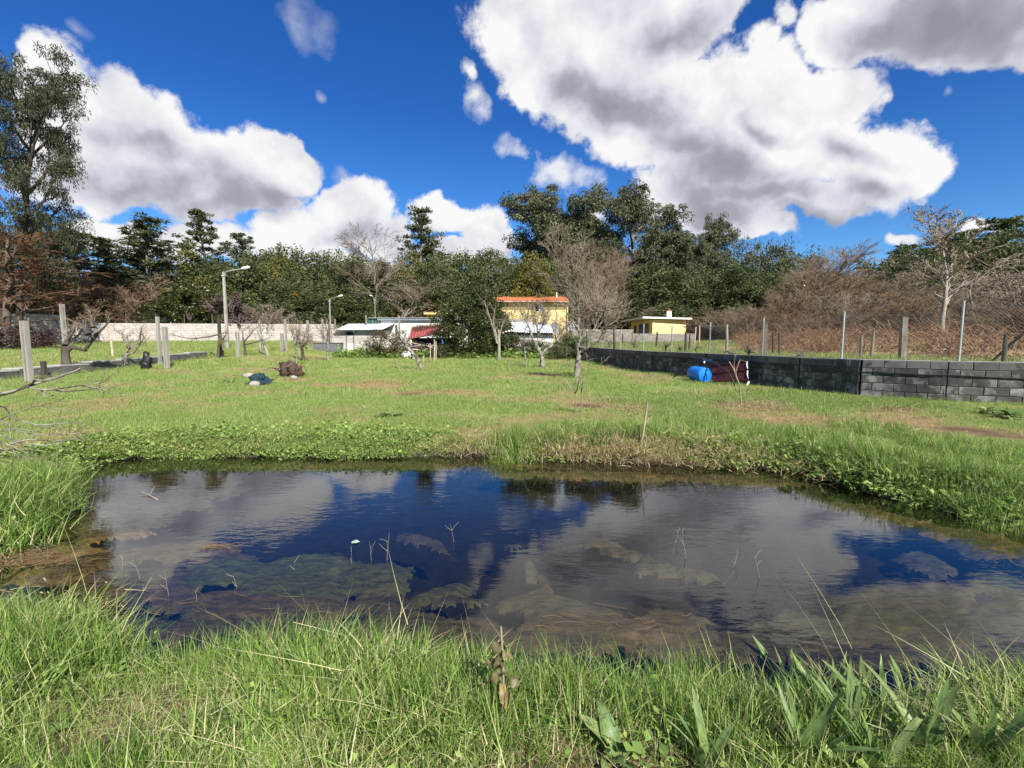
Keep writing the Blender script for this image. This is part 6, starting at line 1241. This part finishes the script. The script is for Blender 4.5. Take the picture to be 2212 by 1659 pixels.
for t0, t1 in ((.06, .42), (.53, .92)): q.tube([B4[1].lerp(B4[2], t0) + nrm * .01, B4[1].lerp(B4[2], (t0 + t1) / 2) + nrm * .02 - Vector((.015, 0, 0)), B4[1].lerp(B4[2], t1) + nrm * .01], .018, 6)
q.obj('white_edge', m_wpaint, sp)
q = MB(); pts = [WP(1454, 809, 18.2), WP(1483, 789, 17.5), WP(1509, 778, 16.9), WP(1520, 776.3, 16.6), WP(1536, 779, 16.2), WP(1557, 793, 15.7), WP(1575, 807, 15.3), WP(1588, 826, 15.0)]; pts[0].z = min(pts[0].z, zz(pts[0].x, pts[0].y) + .01); pts[-1].z = min(pts[-1].z, zz(pts[-1].x, pts[-1].y) + .01)
def smooth_path(P, n=4):
    P = [Vector(p) for p in P]; out = []
    for i in range(len(P) - 1):
        p0, p1, p2, p3 = P[max(i - 1, 0)], P[i], P[i + 1], P[min(i + 2, len(P) - 1)]
        for j in range(n): t = j / n; out.append(0.5 * ((2 * p1) + (p2 - p0) * t + (2 * p0 - 5 * p1 + 4 * p2 - p3) * t * t + (3 * p1 - p0 - 3 * p2 + p3) * t ** 3))
    return out + [P[-1]]
q.tube(smooth_path(pts), .028, 8); pp_ = q.obj('pipe', m_blk_p); tag(pp_, 'thick black water pipe arched over the blue barrel and the maroon sheet', 'pipe')
q = MB(); q.tube([pts[3], (pts[3] + pts[4]) / 2, pts[4]], .032, 8); q.obj('pipe_joint', m_blue, pp_)
q = MB(); c = WP(1521, 780, 16.7); q.tube([c, c - Vector((0, 0, .07))], [.035, .03], 10); tag(q.obj('cup', m_wpaint), 'small white cup hanging below the pipe joint', 'cup')
q = MB(); c = at(1614, 833); q.tube([c - Vector((.03, 0, .02)), c + Vector((.05, 0, .14))], [.03, .04], 8); tag(q.obj('offcut', m_wpaint), 'white offcut stuck in the grass at the foot of the maroon sheet', 'offcut')

# ================================================================ bank stick, near stalks, reaching branches
a, b = at(1382, 964), G(1382, 964); t_ = WP(1399, 870, a.y - .05); q = MB(); q.tube([a - Vector((0, 0, .15)), a.lerp(t_, .5) + Vector((.012, 0, 0)), t_], [.016, .014, .01], 7); tag(q.obj('stick', m_woodp), 'bare grey stick leaning right on the far bank', 'stick')
q = MB(); a = at(1378, 958); q.tube([a - Vector((0, 0, .05)), a + Vector((.01, 0, .28))], [.03, .012], 7); tag(q.obj('stump', m_woodd), 'short dark stump beside the leaning stick', 'stump')
rb = empty('bare_shrub', (-7.2, 5.6, -.05), 'leafless shrub reaching its thin branches in from the left', 'shrub'); ro_ = rb.location.copy(); rng = np.random.default_rng(31); D_ = 5.2
BR = [[(0, 851), (46, 839), (84, 827), (159, 803), (173, 795)], [(0, 854), (62, 832), (77, 820), (95, 823), (138, 812)], [(66, 838), (101, 842), (174, 833), (223, 826)], [(178, 833), (207, 839), (234, 842)], [(-20, 915), (9, 902), (66, 881), (116, 870)],
      [(5, 911), (27, 928), (106, 941)], [(0, 953), (61, 979), (135, 997)], [(35, 907), (86, 919), (130, 928)], [(76, 919), (110, 917), (155, 913)], [(121, 937), (150, 938), (179, 934)], [(-10, 930), (30, 926), (90, 934)], [(0, 968), (50, 985), (110, 1003)], [(101, 842), (150, 845), (200, 840), (232, 832)],
      [(10, 880), (20, 930), (32, 985)], [(0, 940), (40, 955), (95, 962), (140, 955)], [(20, 960), (60, 950), (120, 952), (190, 945)], [(90, 843), (98, 858)], [(0, 1000), (60, 1010), (130, 1004)]]
P, Rr = [], []; S0, S1 = [], []
for i, L in enumerate(BR):
    thick = .022 if i < 2 else .010; pts = [np.array(WP(x, y, D_ + .25 * math.sin(i * 2.1 + j * .4)) - ro_) for j, (x, y) in enumerate(L)]
    if L[0][0] <= 10: pts = [np.array([0, 0, .3 + .12 * (i % 5)]), (pts[0] + np.array([0, 0, .6])) / 2 + np.array([0, 0, .1])] + pts
    pts = [np.array(p) for p in smooth_path([tuple(p) for p in pts], 3)]; P.append(pts); Rr.append(list(np.linspace(thick, thick * .35, len(pts))))
    for k in range(5 if L[0][0] > 10 or True else 0):
        b = pts[rng.integers(len(pts) // 2, len(pts))]; u, _ = limb_path(rng, b, (1, rng.normal() * .4, rng.normal() * .6), rng.uniform(.1, .38), 3, .22, 0)
        for s in range(3): S0.append(u[s]); S1.append(u[s + 1])
P.append([np.array([0, 0, -.2]), np.array([.02, 0, .5]), np.array([.1, 0, 1.1])]); Rr.append([.05, .04, .02])
tubes(P, Rr, 6).obj('branches', m_lich, rb); V, Fq = segs_mesh(S0, S1, [.0035] * len(S0), [.002] * len(S0), 3); tag(link('twigs', np_mesh('twigs', V, Fq, m_twig), rb), kind='stuff')
def stalk(px, py, h, lb, seed, lean=0.0, m=m_twig_t, forks=2):
    rng = np.random.default_rng(seed); b = at(px, py) if py < 5000 else None; b.z = max(b.z, WZ - .05); P = [limb_path(rng, (0, 0, -.03), (lean, rng.normal() * .15, 1), h, 4, .08, 0)[0]]; Rr = [list(np.linspace(.0022, .001, 5))]
    for _ in range(forks):
        u, _d = limb_path(rng, P[0][rng.integers(2, 5)], (rng.normal() * .8, rng.normal() * .4, 1), h * rng.uniform(.15, .35), 2, .1, 0); P.append(u); Rr.append([.0016, .0014, .001])
    tag(tubes(P, Rr, 5).obj('dead_stalk', m, loc=b), lb, 'stalk')
for i, (px, py, h, ln, lb) in enumerate([(105, 1265, .22, .3, 'left dead stalk of a crossing pair at the left end of the pond'), (118, 1262, .24, -.2, 'right dead stalk of a crossing pair at the left end of the pond'), (277, 1335, .22, .05, 'tall dead stalk at the gap in the near grass'), (313, 1340, .24, 0, 'straight dead stalk right of the gap in the near grass'), (372, 1355, .28, .08, 'dead stalk with a hooked tip over the near grass'), (296, 1350, .2, .5, 'dead stalk slanting over the gap in the near grass'),
    (765, 1350, .2, .02, 'thin stalk rising against the green algae mat'), (805, 1345, .26, 0, 'pale seed stalk right of the thin one against the algae mat'), (838, 1345, .3, .03, 'forked seed stalk before the algae mat'), (980, 1290, .28, .05, 'slender forked stalk standing in open water'), (1450, 1300, .22, .3, 'short stalk with a tilted tip in the right-hand water'), (1480, 1340, .26, -.2, 'branched stalk left of the grass tuft at the water'), (1575, 1360, .2, .4, 'stalk slanting right over the tuft at the water'),
    (1635, 1390, .24, -.15, 'dead stalk in front of the right algae mat'), (430, 1375, .15, .1, 'short stalk behind the near grass, left'), (520, 1380, .16, -.2, 'short stalk leaning left behind the near grass'), (640, 1360, .2, .2, 'thin stalk tip over the near grass below the reflected cloud')]):
    stalk(px, py, h, lb, 300 + i, ln)
q = MB(); c = G(490, 1205, WZ); q = MB(); q.tube([G(436, 1186, WZ) + Vector((0, 0, .03)), G(462, 1193, WZ) + Vector((0, 0, .01)), G(490, 1208, WZ) + Vector((0, 0, .0))], [.004, .006, .009], 6); q.tube([G(462, 1193, WZ) + Vector((0, 0, .01)), G(470, 1172, WZ) + Vector((0, 0, .05))], [.005, .003], 6)
for ob in [q.obj('forked_twig', m_twig_t)]: ob.location = (G(330, 1070, WZ) - G(470, 1190, WZ)); tag(ob, 'pale forked twig floating in the left part of the pond', 'twig')
# ================================================================ broad-leaved plants near the camera (each leaf its own piece)
def leaf_mesh(seed, L, W, bend, fold=.25, m=g_dock, tint=.5, wav=.1):
    rng = random.Random(seed); n = 8; vs, ts = [], []; ph = rng.random() * 6
    for i in range(n + 1):
        t = i / n; w = W * (math.sin(math.pi * min(1, t * .92 + .08)) ** .75) * (1 - .25 * t) * .5 * (.25 if t < .12 else 1); y = L * (t - .18 * bend * t * t); z = -L * .5 * bend * t * t; wv = W * wav * math.sin(t * 9 + ph)
        vs += [(-w, y, z + w * fold + wv), (0, y, z - .0), (w, y, z + w * fold - wv)]; ts += [tint + .08 * math.sin(t * 3), tint + .22, tint + .08 * math.sin(t * 3)]
    V = np.array(vs); Fq = [(i * 3 + j, i * 3 + j + 1, i * 3 + j + 4, i * 3 + j + 3) for i in range(n) for j in (0, 1)]; return np_mesh('leaf', V, Fq, m, ts, True)
LV = [leaf_mesh(i, .29, .022 + .009 * (i % 3), .15 + .25 * (i % 4), tint=.35 + .1 * (i % 3)) for i in range(8)]
LVD = [leaf_mesh(40 + i, .22, .10 - .01 * i, .5 + .2 * i, tint=.3 + .12 * i, fold=.35) for i in range(4)]
def dock(px, py, n, sc, label, seed, kinds=LV, tilt=(8, 38), name='dock_plant', cat='plant', z0=0.0, base=None):
    rng = random.Random(seed); p = base or at(px, py); o = empty(name, p, label, cat)
    for i in range(n):
        a = i * 2.4 + rng.random(); t = math.radians(rng.uniform(*tilt)); l = link('leaf', rng.choice(kinds), o, loc=(math.cos(a) * .012, math.sin(a) * .012, z0), scale=sc * rng.uniform(.65, 1.15))
        l.rotation_euler = (Matrix.Rotation(a, 4, 'Z') @ Matrix.Rotation(math.pi / 2 - t, 4, 'X')).to_euler()
    return o
for i, (px, py, n, sc, lb) in enumerate([(1700, 1510, 9, 1.05, 'dock plant with the tallest pale pointed leaf, at the water edge'), (1650, 1490, 6, .8, 'small dock plant left of the tallest-leaved one'), (1800, 1520, 9, .95, 'upright dock plant right of the tallest-leaved one'), (1760, 1560, 8, 1.0, 'dock plant with a broad folded leaf just in front of the tallest'), (1860, 1530, 8, .85, 'slim dock plant with narrow leaves before the right algae mat'),
    (1900, 1580, 9, .95, 'dense dock plant in the middle of the right-hand group'), (1830, 1610, 8, 1.0, 'dock plant with dark crossing leaves in the right-hand group'), (1960, 1560, 7, .9, 'dock plant at the right end of the group by the water'), (1990, 1640, 7, 1.1, 'dock plant with a long dark leaf leaning right'), (2120, 1650, 6, 1.15, 'dock plant with one long dark leaf near the right corner'), (1730, 1650, 7, 1.0, 'dock plant with grey-green leaves at the lower edge of the view, right of centre'),
    (2020, 1520, 5, .75, 'small pale dock leaf cluster in the right-hand grass'), (1560, 1470, 5, .6, 'low dock plant half hidden in the grass right of centre'), (1520, 1670, 5, .9, 'dock plant with a very dark upright leaf at the lower edge'), (1900, 1680, 8, 1.0, 'dock plant cut by the lower edge below the dense group'), (590, 1570, 4, .6, 'two or three dock leaves standing in the long grass on the left')]):
    dock(px, py, n + 3, sc * 1.0, lb, 400 + i, tilt=(4, 36))
dock(1320, 1640, 5, .8, 'broad notched bright leaf at the lower edge, right of centre', 430, LVD, (20, 60), 'broad_leaf_plant')
dock(70, 1600, 4, .9, 'limp yellowing broad leaves in the lower left corner', 431, LVD, (50, 85), 'broad_leaf_plant')
dock(500, 830, 16, 1.9, 'arching strap-leaved clump left of the tarpaulin', 432, LV, (25, 75), 'strap_leaf_plant')
dock(845, 900, 16, 1.5, 'dark low clump of broad leaves on the meadow', 433, LVD, (50, 85), 'broad_leaf_plant')
m_grey_l = grass_mat('withered_leaves', (0.10, 0.085, 0.035), (0.22, 0.20, 0.085), (0.36, 0.26, 0.11)); LW = [leaf_mesh(60 + i, .09, .034, .5 + .25 * i, m=m_grey_l, tint=.15 + .17 * i, wav=.5) for i in range(4)]
p = at(1085, 1560); mu = empty('mullein', p, 'withered stalk with wilted brown and yellow leaves in the near grass', 'plant'); q = MB(); q.tube([(0, 0, -.03), (.005, 0, .2), (-.004, 0, .40)], [.006, .005, .004], 7); q.obj('stem', m_twig_t, mu); rng_ = random.Random(9)
for i in range(15):
    z = .1 + .26 * i / 15; a = i * 2.4; l = link('leaf', rng_.choice(LW), mu, loc=(0, 0, z), scale=rng_.uniform(.6, 1.15)); l.rotation_euler = (Matrix.Rotation(a, 4, 'Z') @ Matrix.Rotation(math.radians(rng_.uniform(-35, 25)), 4, 'X')).to_euler()
# bank plants on the right
for i, (px, py, n, sc, lb) in enumerate([(1790, 1010, 14, .8, 'leafy clump at the left end of the right-hand bank'), (1870, 1040, 14, .9, 'leafy clump hanging over the water, middle of the right-hand bank'), (1960, 1060, 13, .8, 'pale-leaved clump over the water on the right-hand bank'), (2030, 1075, 13, .8, 'leafy clump beside the pale-leaved one on the right-hand bank'), (2180, 905, 18, 1.3, 'dark leafy bramble clump at the foot of the dark wall, right edge'), (2130, 895, 14, 1.1, 'smaller dark leafy clump left of the bramble clump at the wall foot')]):
    dock(px, py, n, sc, lb, 450 + i, LVD, (30, 85), 'broad_leaf_plant', z0=.05)

# ================================================================ algae mats in the pond
def algae():
    B = [(560, 1235, 170, 48, 5, .75), (660, 1215, 120, 30, 0, .8), (470, 1195, 80, 16, -5, .2), (470, 1180, 60, 7, -5, .0), (310, 1060, 150, 42, 0, .35), (330, 1190, 200, 22, -6, .25), (250, 1150, 90, 8, -8, .05), (120, 1190, 110, 16, -10, .0), (560, 1300, 250, 42, 3, .3),
         (815, 1240, 78, 46, 0, .7), (820, 1310, 90, 40, 0, .4), (905, 1158, 46, 11, 8, .4), (945, 1172, 26, 15, 20, .4), (965, 1280, 72, 20, -12, .6), (1000, 1300, 60, 14, 0, .5), (1150, 1225, 20, 24, 25, .4), (1172, 1255, 16, 26, 0, .4), (1150, 1285, 45, 14, -15, .4),
         (1230, 1310, 170, 36, 8, .35), (1330, 1345, 220, 34, 8, .25), (1450, 1330, 110, 20, 5, .3), (1112, 1174, 22, 7, 0, .4), (1340, 1185, 46, 12, 10, .4), (1395, 1210, 22, 22, 45, .4), (1290, 1165, 50, 12, 0, .35), (1440, 1220, 40, 12, 5, .4), (1510, 1235, 40, 12, 10, .45),
         (1740, 1345, 130, 42, 5, .45), (1900, 1330, 150, 48, 5, .5), (2080, 1350, 160, 50, 6, .45), (1750, 1400, 260, 40, 5, .35), (2060, 1265, 66, 20, 10, .5), (1990, 1205, 70, 22, 8, .45), (2160, 1255, 90, 26, 12, .65), (2160, 1180, 130, 18, 8, .3), (1560, 1380, 150, 26, 4, .3), (960, 1350, 240, 30, 3, .3), (2170, 1320, 80, 40, 0, .55), (430, 1345, 200, 26, 2, .35), (1200, 1375, 200, 24, 2, .32), (1600, 1400, 260, 26, 2, .35), (2000, 1400, 260, 30, 2, .4), (230, 1120, 130, 40, -5, .33), (400, 1040, 130, 30, 0, .35), (300, 1250, 160, 40, 0, .33), (130, 1235, 120, 26, 0, .1), (1960, 1290, 180, 30, 3, .45), (620, 1260, 140, 40, 5, .7),
         (760, 1000, 260, 7, 0, .3), (1300, 1022, 260, 9, 1, .25), (1600, 1032, 150, 9, 3, .25), (1120, 1000, 60, 5, 0, .2), (1900, 1105, 170, 14, 12, .2), (2100, 1150, 130, 14, 8, .2)]
    st = .024; gx = np.arange(-5.2, 6.4, st); gy = np.arange(1.9, 8.4, st); X, Y_ = np.meshgrid(gx, gy); x, y = X.ravel(), Y_.ravel(); M = np.full(x.shape, -9.); Tn = np.full(x.shape, .3)
    wx = x + .22 * (fbm(x, y, 3.0, 91) - .5) + .08 * (fbm(x, y, 11, 92, 3) - .5); wy = y + .22 * (fbm(x, y, 3.0, 93) - .5) + .08 * (fbm(x, y, 11, 94, 3) - .5)
    for px, py, rx, ry, rot, tn in B:
        c = G(px, py, WZ); r = math.radians(rot); a = G(px + rx * math.cos(r), py + rx * math.sin(r), WZ) - c; b = G(px - ry * math.sin(r), py + ry * math.cos(r), WZ) - c; la, lb_ = max(a.length, .05), max(b.length, .05); a.normalize(); b.normalize()
        det = a.x * b.y - a.y * b.x; u = ((wx - c.x) * b.y - (wy - c.y) * b.x) / det / la; v = (-(wx - c.x) * a.y + (wy - c.y) * a.x) / det / lb_; q = 1 - np.hypot(u, v); Tn = np.where(q > M, tn, Tn); M = np.maximum(M, q)
    n1 = fbm(x, y, 5.5, 95, 6); M2 = M + (n1 - .5) * .7 + .04 + (fbm(x, y * 1.6, 17, 94, 3) - .5) * .35; dpt = np.clip(1 - M2 * 3.2, 0, 1); rel = fbm(x, y, 16, 97, 4); ridge = 1 - np.abs(fbm(x * 1.0, y * 2.2, 9, 98, 4) - .5) * 5
    rel2 = fbm(x, y, 30, 96, 3)
    z = WZ - .014 - .05 * np.clip(1 - (M + (n1 - .5) * .35) * 3.0, 0, 1) + .03 * (rel - .5) + .012 * (rel2 - .5) + .008 * np.clip(ridge, 0, 1); z = np.minimum(z, WZ - .004 + .002 * rel2); ok = (M2 > 0)
    nxg, nyg = len(gx), len(gy); i0 = (np.arange(nyg - 1)[:, None] * nxg + np.arange(nxg - 1)[None]).ravel(); sd = pond_sd(x, y); ok &= sd < .05
    keep = ok[i0] & ok[i0 + 1] & ok[i0 + nxg] & ok[i0 + nxg + 1]; Fq = np.stack([i0, i0 + 1, i0 + nxg + 1, i0 + nxg], 1)[keep]; used = np.unique(Fq); rm = np.full(len(x), -1); rm[used] = np.arange(len(used)); Vq = np.stack([x, y, z], 1)[used]; T_ = np.clip(Tn[used] + (fbm(x, y, 6, 99)[used] - .5) * .5, 0, 1)
    m = bpy.data.materials.new('algae'); m.use_nodes = True; t = m.node_tree; n = t.nodes; l = t.links; b = n['Principled BSDF']; b.inputs['Roughness'].default_value = .85; b.inputs['Specular IOR Level'].default_value = .15
    a = n.new('ShaderNodeAttribute'); a.attribute_name = 'tint'; r = n.new('ShaderNodeValToRGB'); cr = r.color_ramp; cr.elements[0].color = (0.40, 0.27, 0.12, 1); cr.elements[0].position = 0.02; cr.elements[1].color = (0.135, 0.165, 0.045, 1); cr.elements[1].position = .9
    for p_, c_ in ((.18, (0.18, 0.13, 0.072)), (.4, (0.14, 0.118, 0.076)), (.6, (0.135, 0.132, 0.062))): e = cr.elements.new(p_); e.color = (*c_, 1)
    tcn = n.new('ShaderNodeTexCoord'); nz = n.new('ShaderNodeTexNoise'); nz.inputs['Scale'].default_value = 17; nz.inputs['Detail'].default_value = 10; nz.inputs['Roughness'].default_value = .8; mp = n.new('ShaderNodeMapping'); mp.inputs['Scale'].default_value = (.5, 1.6, 1); l.new(tcn.outputs['Object'], mp.inputs[0]); l.new(mp.outputs[0], nz.inputs['Vector'])
    mr = n.new('ShaderNodeMapRange'); mr.inputs[1].default_value = .36; mr.inputs[2].default_value = .66; mr.inputs[3].default_value = .25; mr.inputs[4].default_value = 2.1; l.new(nz.outputs[0], mr.inputs[0]); hv = n.new('ShaderNodeHueSaturation'); l.new(a.outputs['Fac'], r.inputs[0]); l.new(r.outputs[0], hv.inputs['Color']); l.new(mr.outputs[0], hv.inputs['Value']); l.new(hv.outputs[0], b.inputs['Base Color'])
    bp = n.new('ShaderNodeBump'); bp.inputs['Distance'].default_value = .015; bp.inputs['Strength'].default_value = .8; l.new(nz.outputs[0], bp.inputs['Height']); l.new(bp.outputs[0], b.inputs['Normal'])
    tag(link('algae_mats', np_mesh('algae_mats', Vq, rm[Fq], m, T_, True)), 'brown and green algae mats floating just under the water', None, None, 'stuff')
algae()
# floating reed strands on the algae
def strands():
    rng = np.random.default_rng(55); S0, S1 = [], []
    for (px, py, rx, ry, n) in ((90, 1205, 100, 20, 160), (470, 1182, 60, 5, 20), (1350, 1340, 200, 26, 14), (480, 1310, 230, 30, 12)):
        for _ in range(n):
            c = G(px + rng.normal() * rx * .5, py + rng.normal() * ry * .5, WZ); L = rng.uniform(.05, .22); a = rng.normal() * .45 + (.15 if px < 400 else -.1); d = np.array([math.cos(a), math.sin(a), 0]); p = np.array(c); p[2] = WZ + .004 + rng.random() * .01; k = rng.normal() * .02
            S0 += [p - d * L / 2, p + [0, k, .002]]; S1 += [p + [0, k, .002], p + d * L / 2]
    V, Fq = segs_mesh(S0, S1, [.0016] * len(S0), [.0014] * len(S0), 3); tag(link('floating_straw', np_mesh('floating_straw', V, Fq, mat('wet_straw', (0.22, 0.14, 0.07), (0.11, 0.075, 0.04), scale=2, rough=.7))), 'thin dead reed strands floating on the pond', None, None, 'stuff')
strands()
q = MB(); c = G(768, 1172, WZ); q.add([c + Vector(v) for v in ((-.03, -.02, .004), (.02, -.03, .012), (.035, .01, .004), (0, .03, .014), (-.035, .012, .006))], [(0, 1, 2, 3, 4)]); q.v += [tuple(Vector(v) - Vector((0, 0, .002))) for v in q.v[:5]]; q.f += [(9, 8, 7, 6, 5)]; q.sm += [False]
tag(q.obj('pale_leaf', mat('pale_green_leaf', (0.40, 0.52, 0.42), rough=.6)), 'pale green leaf floating on the open water', 'leaf')
